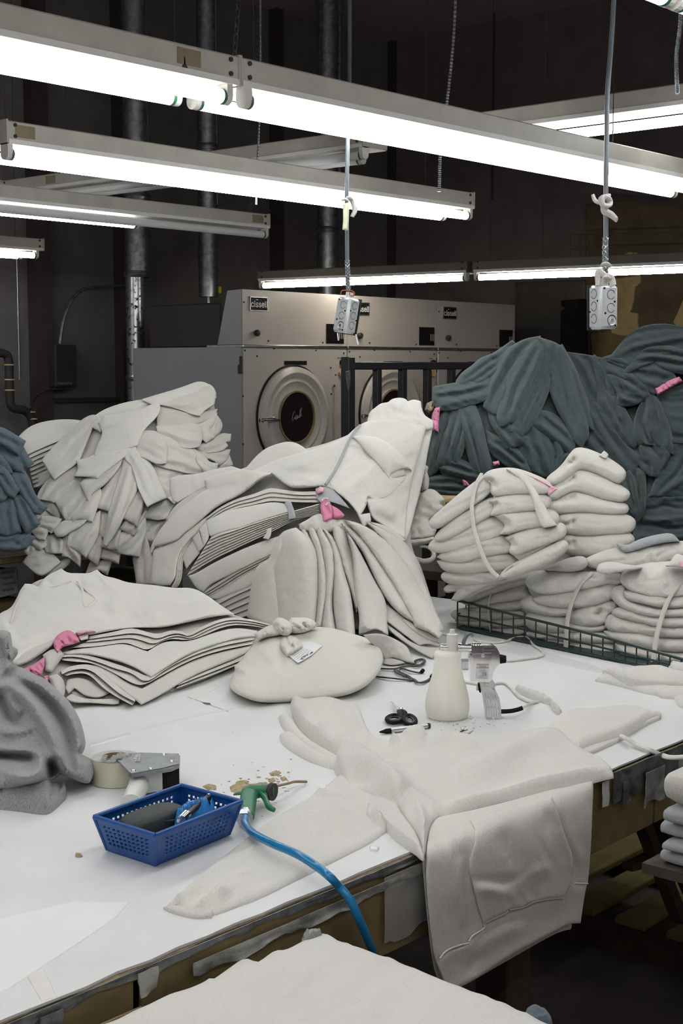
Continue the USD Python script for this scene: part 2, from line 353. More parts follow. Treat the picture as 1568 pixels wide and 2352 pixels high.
plain('script_grey', (.30, .30, .30), .5)
plain('rail_black', (.022, .023, .028), .4)
plain('cord_grey', (.10, .12, .14), .38)
plain('mesh_wire', (.55, .57, .6), .3, .8)
plain('kraft', (.50, .38, .18), .85, var=.22, scale=8.)
plain('kraft_dark', (.13, .10, .06), .9, var=.25, scale=6.)
plain('kraft_board', (.20, .15, .065), .8, var=.28, scale=9.)
plain('raw_board', (.20, .15, .09), .9, var=.35, scale=60.)
plain('wood_edge', (.34, .25, .15), .7, var=.2, scale=30.)
plain('wood_dark', (.055, .04, .03), .8, var=.3, scale=20.)
plain('pallet', (.20, .155, .05), .85, var=.25, scale=12.)
plain('paper', (.74, .745, .755), .7, var=.015)
plain('ink', (.05, .05, .055), .7)
plain('ink_grey', (.42, .43, .45), .7)
plain('ink_red', (.55, .12, .10), .6)
plain('ink_white', (.62, .64, .66), .5)
plain('tape_edge', (.10, .11, .115), .35, var=.6, scale=35., bump=.5, bscale=60., bdist=.004)
plain('tape_grey', (.28, .29, .28), .3, var=.45, scale=28., bump=.5, bscale=50., bdist=.004)
plain('tape_roll', (.56, .54, .42), .3, var=.05)
plain('tape_roll_top', (.38, .39, .36), .45, var=.2, scale=60.)
plain('tape_metal', (.27, .285, .295), .38, .6, var=.18, scale=50.)
plain('tape_white', (.62, .64, .60), .35, var=.06)
plain('brass', (.46, .38, .25), .35, .7)
plain('basket_blue', (.008, .075, .28), .38, var=.08, scale=30.)
plain('tool_blue', (.02, .20, .52), .4, var=.15, scale=50.)
plain('tool_black', (.014, .013, .014), .42)
plain('case_black', (.018, .023, .026), .6, bump=.4, bscale=400., bdist=.0006)
plain('gun_green', (.018, .16, .075), .4, var=.12, scale=40.)
plain('hose_blue', (.012, .19, .42), .22, var=.10, scale=30.)
plain('scrap', (.36, .28, .17), .9, var=.4, scale=120.)
plain('grime', (.16, .12, .08), .9, var=.4, scale=120.)
plain('white_cable', (.62, .61, .58), .5)
plain('wire_green', (.035, .06, .06), .4, .4)
plain('spray_white', (.66, .66, .62), .35, var=.03)
plain('blue_crate', (.01, .12, .45), .4)
plain('rust', (.35, .13, .06), .8)
plain('yellow_tag', (.65, .5, .04), .6)
plain('moss_tag', (.60, .66, .46), .8)
plain('darkgrey_panel', (.085, .08, .075), .6)
mat('bottle', {'p': ('principled_bsdf', {'base_color': (.80, .79, .66), 'roughness': .38, 'subsurface_weight': .6, 'subsurface_scale': .03, 'subsurface_radius': (1, .95, .7)})}, [])
mat('clear_film', {'t': ('transparent_bsdf', {'color': (.93, .93, .92)}), 'gl': ('principled_bsdf', {'base_color': (.5, .5, .49), 'roughness': .12, 'specular_ior_level': .8}), 'x': ('mix_closure', {'fac': .45})}, [('t.BSDF', 'x.closure1'), ('gl.BSDF', 'x.closure2')], 'x.closure')
mat('table_white', {'g': ('geometry', {}), 'n': ('noise_texture', {'scale': 2.2, 'detail': 6.0, 'roughness': .62}), 'r': ('rgb_ramp', {'ramp': [(.30, (.625, .625, .63)), (.62, (.70, .706, .72))]}),
    'n2': ('noise_texture', {'scale': 70.0, 'detail': 5.0, 'roughness': .8}), 'r2': ('rgb_ramp', {'ramp': [(.24, (.72, .69, .64)), (.33, (1, 1, 1))]}), 'x': ('mix', {'mix_type': 'multiply', 'fac': .6}),
    'p': ('principled_bsdf', {'roughness': .55, 'specular_ior_level': .25})},
    [('g.position', 'n.vector'), ('n.fac', 'r.fac'), ('g.position', 'n2.vector'), ('n2.fac', 'r2.fac'), ('r.color', 'x.color1'), ('r2.color', 'x.color2'), ('x.color', 'p.base_color')])
mat('duct_worn', {'g': ('geometry', {}), 'n': ('noise_texture', {'scale': 30.0, 'detail': 5.0, 'roughness': .7}), 'r': ('rgb_ramp', {'ramp': [(.40, (.05, .055, .06)), (.46, (.5, .53, .56))]}),
    'rr': ('rgb_ramp', {'ramp': [(.40, (.8,) * 3), (.46, (.3,) * 3)]}), 'p': ('principled_bsdf', {'metallic': .9})},
    [('g.position', 'n.vector'), ('n.fac', 'r.fac'), ('n.fac', 'rr.fac'), ('r.color', 'p.base_color'), ('rr.color', 'p.roughness')])
glow('tube_lit', (.972, .992, .975), TUBE)
glow('tube_warm', (1.0, .90, .74), TUBE * 2.4)
glow('tube_end', (1.0, .97, .90), TUBE * .22)
# ================================================================ room shell
BY, RX, CZ = 7.85, 9.6, 4.4
struct('floor', box2((-3, -4, -.05), (RX + .2, BY + .2, 0)), 'floor_dark')
struct('ceiling', box2((-3, -4, CZ), (RX + .2, BY + .2, CZ + .05)), 'ceiling_dark')
wb = struct('wall_back', box2((-3, BY, 0), (RX + .2, BY + .15, CZ)), 'wall_block')
struct('wall_right', box2((RX, -4, 0), (RX + .15, BY, CZ)), 'wall_dark')
for k, (pa, pb) in enumerate(((64, 100), (262, 287), (620, 634), (888, 903), (1120, 1150))):
    a, b = ony(pa, 700, BY)[0], ony(pb, 700, BY)[0]
    obj('pilaster', box2((a, BY - .09, 0), (b, BY + .01, CZ)), 'pilaster', wb)
a, b = ony(100, 915, BY), ony(268, 915, BY)
obj('ledge', box2((a[0], BY - .05, a[2] - .03), (b[0], BY, a[2])), 'pilaster', wb)

# ================================================================ fluorescent strip lights
FH = np.array([math.cos(HEAD), math.sin(HEAD), 0])
ZDOWN = np.array([0, 0, 1.0])
def strip_light(label, p0, p1, tubes, group='strip lights', wide=.15, plates=True, chip=None, sep=.105, htop=.118, dim=False):
    """p0, p1: under side of the tubes at both ends. tubes: (side, start m, end m, material)."""
    p0, p1 = np.array(p0, float), np.array(p1, float); L = np.linalg.norm(p1 - p0); t = (p1 - p0) / L
    s = np.cross(ZDOWN, t); s /= np.linalg.norm(s)
    if (s @ np.array([-.65, -.75, 0])) < 0: s = -s          # s points to the camera's side
    q = lambda a, b, c: p0 + t * a + s * b + ZDOWN * c
    o = thing('strip_light', label, 'ceiling light', q(L / 2, 0, 0), group)
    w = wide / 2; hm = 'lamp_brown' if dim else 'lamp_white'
    prof = [(-w, .058), (-w, htop - .004), (-w + .004, htop), (w - .004, htop), (w, htop - .004), (w, .058)]
    obj('housing', prism(prof, q(0, 0, 0), s, ZDOWN, t, L), hm, o, smooth=False)
    lip = [(-w - .004, .047), (-w - .004, .062), (-w + .002, .062), (-w + .002, .056), (w - .002, .056), (w - .002, .062), (w + .004, .062), (w + .004, .047)]
    obj('reflector_pan', prism(lip, q(.004, 0, 0), s, ZDOWN, t, L - .008), 'lamp_under', o, smooth=False)
    for e in (0, L):
        d = -1 if e else 1
        obj('end_plate', prism([(-w - .003, .05), (-w - .003, htop + .003), (w + .003, htop + .003), (w + .003, .05)], q(e, 0, 0) - t * .003, s, ZDOWN, t, .006), hm, o, smooth=False)
        for c in (.072, .106):
            obj('screw', cyl(q(e + d * .03, w, c), q(e + d * .03, w + .004, c), .006, 8), 'soot', o)
    for sd, a, b, m in tubes:
        c0, c1 = q(a + .028, sd * sep / 2, .019), q(b - .028, sd * sep / 2, .019)
        if m == 'tube_off': obj('tube', cyl(c0, c1, .0185, 20), m, o)
        else:
            obj('tube', cyl(c0 + t * .05, c1 - t * .05, .0185, 20), m, o)
            for x0, x1 in ((c0, c0 + t * .05), (c1 - t * .05, c1)): obj('tube_end', cyl(x0, x1, .0184, 20), 'tube_end', o)
        for e, d in ((c0, -1), (c1, 1)):
            obj('tube_cap', cyl(e - t * .002 * d, e + t * .007 * d, .0192, 20), 'green_cap', o)
            pr = [(-.016, -.004), (-.019, .0), (-.019, .02)] + [(.019 * math.cos(x), .019 * math.sin(x)) for x in np.linspace(math.pi, 2 * math.pi, 9)] + [(.019, .02), (.017, .042), (-.017, .042)]
            hull = sg.MultiPoint(pr).convex_hull
            obj('socket', prism(hull, e + t * (.005 if d > 0 else -.024), s, ZDOWN, t, .019), 'socket_white', o, smooth=False)
    for a in ((chip,) if chip is not None else ()):
        obj('ballast_label', prism([(0, .07), (.075, .07), (.075, .108), (0, .108)], q(a, w + .0005, 0), t, ZDOWN, s, .001), 'label_tan', o, smooth=False)
    return o, q, L
def hang(o, q, a, top=CZ, b=0.0, kind='wire'):
    p = q(a, b, .12); obj('hanger_wire', tube([p, p + [0, 0, .3], [p[0] + .01, p[1], top]], .0016, 5), 'soot', o)
lit = 'tube_lit'
ZB = 2.30
L0a = strip_light('strip light close to the camera above the top right corner, end of its tube showing', (-.03, 1.235, ZB), (2.37, 1.235, ZB), [(1, 0, 2.40, lit), (-1, 0, 2.40, lit)])
L0b = strip_light('strip light just outside the top right corner, joined end to end to the nearest one', (2.38, 1.235, ZB), (4.80, 1.235, ZB), [(1, 0, 2.42, lit), (-1, 0, 2.42, lit)])
L1a = strip_light('nearest lit twin strip light entering at the upper left, tan label by the joint', (.09, 2.62, ZB), (2.535, 2.62, ZB), [(1, 0, 2.43, lit), (-1, 0, 2.36, lit)], chip=2.24)
L1b = strip_light('longest bright twin strip light running from the joint to the right edge', (2.54, 2.62, ZB), (4.99, 2.62, ZB), [(1, 0.02, 2.45, lit), (-1, -.05, 2.45, lit)])
L2 = strip_light('second row lit twin strip light whose end hangs left of the middle of the picture', (2.70, 3.80, ZB), (5.15, 3.80, ZB), [(1, 0, 2.45, lit), (-1, 0, 2.40, lit)], chip=.03)
L3 = strip_light('third row strip light with one lit tube and one dark tube', (2.75, 5.09, ZB), (5.20, 5.09, ZB), [(1, 0, 2.45, 'tube_off'), (-1, 0, 1.70, lit)], chip=2.33)
L4 = strip_light('short visible end of the farthest left strip light at the left edge', (2.85, 7.05, ZB), (5.30, 7.05, ZB), [(1, 0, 2.42, lit), (-1, 0, 2.38, lit)])
for y_, lab in ((1.235, 'nearest row continued, out of frame to the left'), (.03, 'row over the photographer, out of frame')):
    strip_light('strip light in the ' + lab, (-2.5, y_, ZB), (-.06, y_, ZB), [(1, 0, 2.42, lit), (-1, 0, 2.42, lit)])
strip_light('strip light over the foreground cart, out of frame above the photographer', (-.03, .03, ZB), (2.40, .03, ZB), [(1, 0, 2.42, lit)])
strip_light('strip light in the first visible row, out of frame to the left', (-2.40, 2.62, ZB), (.07, 2.62, ZB), [(1, 0, 2.42, lit), (-1, 0, 2.42, lit)])
CX = 4.56
C1 = strip_light('upper cross strip light at the right with one thin lit tube', (CX, .98, 2.50), (CX, 3.41, 2.50), [(-1, 0, 2.42, lit)])
C2 = strip_light('unlit cross strip light behind the nearest row with twin end sockets', (CX, 3.80, 2.50), (CX, 6.25, 2.50), [(1, 0, 2.45, 'tube_off'), (-1, 0.1, 2.45, 'tube_off')], chip=2.0)
pa, pb, pm = onz(608, 664, 2.155), onz(1600, 628, 2.155), onz(1079, 645, 2.155)
dirL = (pb - pa) / np.linalg.norm(pb - pa); mid = pa + dirL * ((pm - pa) @ dirL)
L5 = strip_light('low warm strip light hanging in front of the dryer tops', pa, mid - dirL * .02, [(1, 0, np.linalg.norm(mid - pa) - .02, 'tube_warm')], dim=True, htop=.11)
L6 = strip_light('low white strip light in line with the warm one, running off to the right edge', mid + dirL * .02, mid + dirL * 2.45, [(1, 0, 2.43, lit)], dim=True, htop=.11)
for F, aa in ((L1a, (1.1, 2.3)), (L1b, (.12, 1.9)), (L2, (.05, 2.2)), (L3, (.5, 2.3)), (L4, (2.3,)), (C1, (.4, 2.0)), (C2, (.3, 2.0)), (L5, (.4, 1.6)), (L6, (.4, 2.0)), (L0a, (2.2,))):
    for a_ in aa: hang(F[0], F[1], a_)
# dark scorch drip on the nearest lamp's side
p = L1a[1]
obj('burn_mark', relief([(419, 128), (426, 130), (427, 146), (432, 158), (424, 164), (416, 158), (421, 146)], Flat(p(0, .0755, 0), [0, -1, 0]), t=.001, r=2, tb=.0003, step=2), 'soot', L1a[0])

# chains, flexible conduits and cables hanging from the ceiling
def chain(label, px, py0, py1, d):
    A, B = at(px[0], py0, d), at(px[1], py1, d); L = np.linalg.norm(B - A); n = int(L / .026); t, u, w = frame_of(B - A); ms = []
    for i in range(n):
        c = A + t * (i + .5) * .026; e = u if i % 2 else w
        ms.append(tube([c + t * .017 * math.cos(x) + e * .008 * math.sin(x) for x in np.linspace(0, 2 * math.pi, 11)], .0018, 4))
    o = thing('hanging_chain', label, 'chain', B); obj('chain_links', ms, 'soot', o)
chain('thin steel chain holding the nearest strip light, left of its hanger wires', (557, 536), -120, 160, 4.3)
chain('thin steel chain behind the second row light at the left', (600, 575), -120, 490, 6.6)
def flex(label, pts, d, r=.0075, m='galv_dull', coil=True):
    P = spline([at(x, y, d) for x, y in pts], 160)
    o = thing('flexible_conduit', label, 'conduit', P[-1])
    rr = r * (1 + .14 * np.sin(np.arange(len(P)) * math.pi)) if not coil else np.where(np.arange(len(P)) % 2, r, r * .78)
    obj('conduit_tube', tube(P, rr, 8), m, o, smooth=False); return o
flex('ribbed metal conduit hanging right of the middle behind the nearest light', [(1049, -160), (1043, 60), (1028, 220), (1012, 340), (1008, 440)], 5.9)
flex('ribbed metal conduit at the upper right edge', [(1562, -60), (1562, 50), (1553, 130), (1555, 215)], 4.6)
flex('coiled metal wire hanging between the first and second rows', [(597, -150), (598, 120), (596, 260), (590, 400), (588, 470)], 5.4, .0045)
def pipe(name, label, px, py0, py1, y, r, m='galv_dull', pxb=None):
    A, B = ony(px, py0, y), ony(pxb or px, py1, y); A[:2] = B[:2]
    return tag(obj(name, cyl(B, A, r, 10), m), label, 'pipe')
pipe('conduit_pipe', 'thin bright conduit on the dark wall below the farthest lamp', 45, 560, 872, BY - .007, .006, 'galv')
pipe('conduit_pipe', 'thin conduit with a cap left of the tallest duct', 338, -150, 458, 7.2, .014, 'galv_dull')
pipe('conduit_pipe', 'thin conduit beside the middle duct', 497, -150, 470, 7.1, .012, 'galv_dull')
pipe('conduit_pipe', 'thin conduit above the lit dryer near the right duct', 779, -150, 420, 7.2, .016, 'galv_dull')
pipe('conduit_pipe', 'short dark rod hanging right of the second row light', 1130, -150, 460, 6.6, .008, 'soot')
# flue ducts
def duct(label, px, wpx, py0, py1, y, m, collars=()):
    c = ony(px, 600, y); d = float(dy(px, 600, y)); r = wpx / 2 * d / FPX
    zt, zb_ = ony(px, py0, y)[2], ony(px, py1, y)[2]
    o = thing('flue_duct', label, 'duct', (c[0], c[1], zb_))
    obj('duct_pipe', cyl((c[0], c[1], zb_), (c[0], c[1], zt), r, 32), m, o)
    for py in collars:
        z = ony(px, py, y)[2]
        obj('collar', lathe([(r, -.022), (r + .006, -.02), (r + .011, -.006), (r + .006, 0), (r + .011, .006), (r + .006, .02), (r, .022)], (c[0], c[1], z), 32), 'galv', o)
    return o, c, r
D1, c1, r1 = duct('large worn galvanised flue duct left of the dryers, lower length with flaked paint', 309, 43, 636, 1160, 7.25, 'duct_worn', (868,))
duct('upper length of the large galvanised flue duct above the worn one', 315, 56, -150, 634, 7.25, 'galv_dull', (452, 630))
duct('middle galvanised flue duct ending behind the first dryer', 478, 45, -150, 682, 7.15, 'galv_dull', (338,))
duct('right galvanised flue duct rising behind the low warm lamp', 752, 48, -150, 720, 7.15, 'galv_dull', (528,))
pipe('drop_pipe', 'narrow pipe below the middle duct', 479, 680, 790, 7.15, .014, 'galv_dull')
for px, py, y_, lab in ((722, 627, 7.2, 'tiny yellow valve tag beside the right flue duct'), (503, 666, 7.12, 'tiny yellow valve tag beside the middle flue duct')):
    q = ony(px, py, y_); tag(obj('valve_tag', box(q, (.02, .03, .045), 0, .003), 'yellow_tag', smooth=False), lab, 'tag')
# left wall services
gas = thing('gas_pipe', 'black pipe run with union fittings at the far left wall', 'pipe', ony(20, 960, 7.6))
G = lambda x, y, yy=7.6: ony(x, y, yy)
obj('pipe_run', tube([G(-30, 812), G(8, 812), G(20, 830), G(22, 900), G(28, 935), G(60, 945), G(75, 975), G(76, 1060)], .028, 12, sm=60), 'soot', gas)
for x, y in ((21, 838), (22, 872), (23, 896), (70, 946), (74, 962)):
    obj('union_ring', cyl(G(x, y - 1.5), G(x, y + 1.5), .033, 14), 'kraft', gas)
eb = thing('electrical_box', 'dark electrical switch box on the back wall with a curved conduit', 'electrical box', G(148, 890, 7.8))
a, b = ony(124, 890, 7.7), ony(172, 792, 7.7)
obj('box_body', box2((a[0], 7.68, a[2]), (b[0], BY - .004, b[2]), .008), 'soot', eb)
a, b = ony(132, 884, 7.68), ony(164, 877, 7.68)
obj('name_tag', box2((a[0], 7.672, a[2]), (b[0], 7.682, b[2])), 'galv_dull', eb)
obj('curved_conduit', tube([G(137, 790, 7.72), G(146, 735, 7.72), G(165, 690, 7.72), G(195, 664, 7.72), G(270, 656, 7.72), G(300, 656, 7.72)], .010, 8, sm=50), 'galv_dull', eb)
obj('loose_cable', tube([G(160, 893, 7.7), G(110, 895, 7.7), G(80, 912, 7.7), G(70, 940, 7.65)], .008, 8, sm=40), 'soot', eb)

# ================================================================ tumble dryers
DY = 5.86; X0, X1 = 5.845, 6.765
def dp(px, py): q = ony(px, py, DY); return q[0], q[2]
dry = thing('tumble_dryer', 'leftmost industrial tumble dryer with a round glass door and logo plate, side panel in shade', 'dryer', (X0, DY, 0))
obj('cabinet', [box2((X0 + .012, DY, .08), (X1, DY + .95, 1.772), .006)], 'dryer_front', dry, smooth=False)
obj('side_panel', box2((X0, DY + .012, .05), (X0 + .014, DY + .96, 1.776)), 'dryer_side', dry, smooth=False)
hp = [(0, 1.79), (.20, 1.79), (.115, 2.10), (0, 2.105)]
obj('control_head', prism(hp, (X0 + .002, DY, 0), np.array([0, 1.0, 0]), ZDOWN, np.array([1.0, 0, 0]), X1 - X0 - .002), 'dryer_front', dry, smooth=False)
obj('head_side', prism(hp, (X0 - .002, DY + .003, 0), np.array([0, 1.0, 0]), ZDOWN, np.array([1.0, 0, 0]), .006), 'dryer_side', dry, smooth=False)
obj('trim_strip', box2((X0, DY - .008, 1.774), (X1, DY + .3, 1.790), .003), 'galv', dry, smooth=False)
obj('lint_housing', box2((X0 + .08, DY + .26, 1.776), (X1 - .05, DY + .9, 2.04), .01), 'soot', dry, smooth=False)
cx, cz = dp(671, 958); FN = np.array([0, -1.0, 0])
door = obj('door', lathe([(.298, 0), (.304, .012), (.300, .030), (.270, .046), (.262, .046), (.235, .030), (.225, .030), (.214, .036), (.205, .030), (.185, .022), (.162, .026), (.158, .040), (.150, .042)], (cx, DY, cz), 64, FN), 'dryer_door', dry)
obj('door_gasket', lathe([(.310, 0), (.316, .006), (.308, .012), (.302, .004)], (cx, DY, cz), 64, FN), 'black', dry)
obj('door_glass', lathe([(.0001, .032), (.08, .034), (.150, .036)], (cx, DY, cz), 48, FN), 'dryer_glass', dry)
obj('glass_ring', lathe([(.147, .036), (.150, .046), (.158, .046), (.160, .036)], (cx, DY, cz), 48, FN), 'kraft_board', dry)
EX = np.array([1.0, 0, 0])
def text_on(t, c, h, n, up, bold=False, depth=.001):
    m = meshkit.text_mesh(t, h, depth, bold); b = m.bounds; m.apply_translation([-(b[0, 0] + b[1, 0]) / 2, -(b[0, 1] + b[1, 1]) / 2, 0])
    n = np.array(n, float) / np.linalg.norm(n); up = np.array(up, float); up = up - n * (up @ n); up /= np.linalg.norm(up); r = np.cross(up, n)
    T = np.eye(4); T[:3, 0], T[:3, 1], T[:3, 2], T[:3, 3] = r, up, n, c; m.apply_transform(T); return m
# script signature on the glass, drawn as one pen stroke
sig = [(.078, .042), (.062, .05), (.028, .03), (.0, -.03), (.015, -.052), (.05, -.03), (.07, -.015), (.082, -.045), (.098, -.015), (.108, .0), (.112, -.042), (.092, -.05), (.13, -.03), (.14, -.003), (.146, -.04), (.126, -.05), (.165, -.028), (.175, -.012), (.166, -.045), (.2, -.02), (.214, .045), (.204, .05), (.2, -.035), (.212, -.04), (.236, .02), (.248, .062), (.238, .066), (.234, -.025), (.26, -.03)]
obj('script_lettering', tube([(cx - .045 + x * .34, DY - .040, cz + .004 + y * .5 + x * .08) for x, y in sig], .0014, 5, sm=160), 'script_grey', dry)
lx, lz = dp(592, 697)
pl = obj('logo_plate', box2((lx - .068, DY - .006, lz - .040), (lx + .072, DY, lz + .036), .003), 'black', dry, smooth=False)
obj('plate_frame', [box2((lx - .072, DY - .008, lz + .033), (lx + .076, DY, lz + .038)), box2((lx - .072, DY - .008, lz - .043), (lx + .076, DY, lz - .039)), box2((lx - .072, DY - .008, lz - .043), (lx - .067, DY, lz + .038)), box2((lx + .071, DY - .008, lz - .043), (lx + .076, DY, lz + .038))], 'galv_dull', dry, smooth=False)
obj('logo_lettering', text_on('cissell', (lx + .006, DY - .0062, lz - .004), .034, FN, ZDOWN, True), 'ink_white', dry)
obj('logo_bar', box2((lx - .022, DY - .0075, lz + .019), (lx - .006, DY - .006, lz + .023)), 'ink_white', dry, smooth=False)
kx, kz = dp(586, 765); obj('knob', lathe([(.0001, .032), (.014, .030), (.019, .022), (.019, .010), (.014, 0)], (kx, DY, kz), 20, FN), 'soot', dry)
xa, za = dp(748, 789); xb, zb = dp(789, 745)
pn = obj('timer_panel', box2((xa, DY - .004, za), (xb, DY, zb), .002), 'black_gloss', dry, smooth=False)
obj('timer_slots', [box2((xb - .045 + .016 * k, DY - .0055, za + .03), (xb - .041 + .016 * k, DY - .004, za + .075)) for k in range(3)], 'ink_grey', dry, smooth=False)
xa, za = dp(652, 838); xb, zb = dp(704, 829)
obj('caution_plate', box2((xa, DY - .004, za), (xb, DY, zb), .002), 'black', dry, smooth=False)
gx, gz = dp(783, 857); gg = obj('gauge', lathe([(.0001, .014), (.020, .014), (.024, .018), (.028, .014), (.028, 0)], (gx, DY, gz), 24, FN), 'kraft', dry)
gx, gz = dp(783, 832); obj('push_button', lathe([(.0001, .03), (.014, .028), (.017, .02), (.015, 0)], (gx, DY, gz), 18, FN), 'black', dry)
gx, gz = dp(780, 822); obj('button_tag', box2((gx - .02, DY - .003, gz - .004), (gx + .02, DY, gz + .004)), 'label_tan', dry, smooth=False)
hx, hz = dp(600, 964)
la = obj('latch', [cyl((hx - .018, DY - .03, hz), (hx + .06, DY - .05, hz + .002), .013, 14, .016), cyl((hx + .0, DY - .03, hz), (hx, DY, hz), .012, 10), lathe([(.0001, 0), (.014, .004), (.017, .014), (.012, .026), (.0001, .03)], (hx - .04, DY - .03, hz - .002), 14, EX), cyl((hx + .06, DY - .052, hz), (hx + .12, DY - .052, hz - .004), .006, 8, .003)], 'chrome', dry)
hx, hz = dp(764, 886)
obj('hook_rod', [cyl((hx, DY - .012, hz), (hx, DY - .012, hz - .34), .0022, 6)], 'galv', dry); obj('hook_stud', lathe([(.0001, .016), (.009, .014), (.011, 0)], (hx, DY, hz), 14, FN), 'chrome', dry)
for px, py in ((562, 805), (629, 801), (725, 805), (789, 811), (558, 910), (558, 1020), (616, 783), (741, 787), (759, 845), (770, 861), (560, 694), (590, 818), (760, 905)):
    bx, bz = dp(px, py); obj('bolt', lathe([(.0001, .005), (.0045, .004), (.006, 0)], (bx, DY, bz), 8, FN), 'soot', dry)
hx2, hz2 = dp(557, 838)
obj('hinge', [box2((X0 - .012, DY + .0, hz2 - .05), (X0 + .002, DY + .03, hz2 + .0), .003), box2((X0 - .009, DY, hz2 + .0), (X0 + .002, DY + .02, hz2 + .05), .003)], 'soot', dry, smooth=False)
dup(dry, (X0 + .925, DY, 0), 'middle tumble dryer lit brightest by the low lamp, door half hidden by the black rack')
dup(dry, (X0 + 1.85, DY, 0), 'rightmost tumble dryer in the dimmest light, mostly hidden by the dark heap')
# black rack in front of the dryers
RY = 5.15
rk = thing('barred_rack', 'black steel barred rack standing in front of the dryers', 'rack', ony(797, 1000, RY) * [1, 1, 0])
pa_ = ony(799, 820, RY); zt = pa_[2]; xr = ony(1180, 840, RY)[0]
for x in (pa_[0], xr): obj('post', box2((x - .028, RY - .03, 0), (x + .028, RY + .03, zt), .004), 'rail_black', rk, smooth=False)
zr = ony(900, 840, RY)[2]
obj('top_rail', box2((pa_[0], RY - .025, zr - .022), (xr, RY + .025, zr + .022), .004), 'rail_black', rk, smooth=False)
obj('bottom_rail', box2((pa_[0], RY - .025, .2), (xr, RY + .025, .25), .004), 'rail_black', rk, smooth=False)
for px in (866, 924, 981, 1036, 1088):
    x = ony(px, 880, RY)[0]; obj('bar', box2((x - .020, RY - .02, .25), (x + .020, RY + .02, zr - .02), .003), 'rail_black', rk, smooth=False)
obj('worn_sticker', relief([(793, 853), (804, 851), (805, 880), (800, 902), (794, 870)], Flat((0, RY - .0305, 0), (0, -1, 0)), t=.0008, r=2, tb=.0002, step=3), 'galv_dull', rk)

# ================================================================ right-hand wall: grey panel, shelf and torn kraft paper
WX = RX - .02
def wall_piece(name, label, cat, pts, m, x=WX, t=.006, z_='paper'):
    return tag(obj(name, relief(pts, Flat((x, 0, 0), (-1, 0, 0)), t=t, r=3, tb=max(.004, RX - x - .002) if RX - x < .1 else .01, step=12, rnd=0, noise=.003, nscale=30), m), label, cat)
wall_piece('wall_panel', 'dull grey sheet panel on the right wall beside the dryers', 'panel', [(1185, 648), (1347, 642), (1345, 800), (1185, 812)], 'darkgrey_panel', t=.02)
wall_piece('kraft_sheet', 'large dark kraft sheet hanging behind the right outlet box', 'paper sheet', [(1345, 470), (1590, 440), (1590, 860), (1345, 860)], 'kraft_dark', x=RX - .035)
wall_piece('kraft_sheet', 'torn lighter strip of kraft paper right of the hanging outlet box', 'paper sheet', [(1405, 640), (1470, 632), (1472, 650), (1458, 660), (1455, 690), (1448, 717), (1466, 720), (1464, 742), (1468, 765), (1440, 772), (1420, 770), (1402, 765), (1408, 720), (1404, 690)], 'kraft', x=RX - .055)
wall_piece('kraft_sheet', 'small ragged kraft scrap above the right end of the low lamp', 'paper sheet', [(1408, 596), (1425, 590), (1443, 578), (1468, 580), (1462, 592), (1445, 596), (1430, 600), (1410, 602)], 'kraft', x=RX - .055)
wall_piece('kraft_sheet', 'small kraft tab left of the ragged scrap', 'paper sheet', [(1368, 590), (1382, 588), (1383, 600), (1370, 602)], 'kraft', x=RX - .055)
wall_piece('kraft_sheet', 'kraft corner sheet at the right edge over the dark bundles', 'paper sheet', [(1545, 740), (1575, 672), (1600, 672), (1600, 770), (1565, 765)], 'kraft', x=RX - .055)
wall_piece('kraft_sheet', 'brown kraft sheet under the outlet box above the dark heap', 'paper sheet', [(1355, 765), (1400, 758), (1470, 770), (1466, 850), (1360, 850)], 'kraft_board', x=RX - .05)
wall_piece('cardboard_column', 'tall dark carton stack between the grey panel and the kraft paper', 'carton', [(1302, 690), (1346, 686), (1350, 860), (1298, 860)], 'black', x=RX - .3, t=.1)
sh = thing('wall_shelf', 'dim wire shelf high on the right wall', 'shelf', (RX - .45, 5.0, 2.0))
for py0, py1, pxa, pxb in ((448, 470, 1400, 1600), (540, 532, 1310, 1600), (573, 566, 1310, 1600), (600, 596, 1310, 1500)):
    A, B = onx(pxa, py0, RX - .4), onx(pxb, py1, RX - .4); obj('shelf_rail', tube([A, B], .006 if py0 > 500 else .022, 6), 'darkgrey_panel', sh)
for px in (1310, 1332, 1354, 1402, 1430, 1455, 1480, 1510, 1545):
    A, B = onx(px, 540 - (px - 1310) * .03, RX - .4), onx(px, 600, RX - .4); obj('shelf_wire', tube([A, B], .004, 5), 'darkgrey_panel', sh)

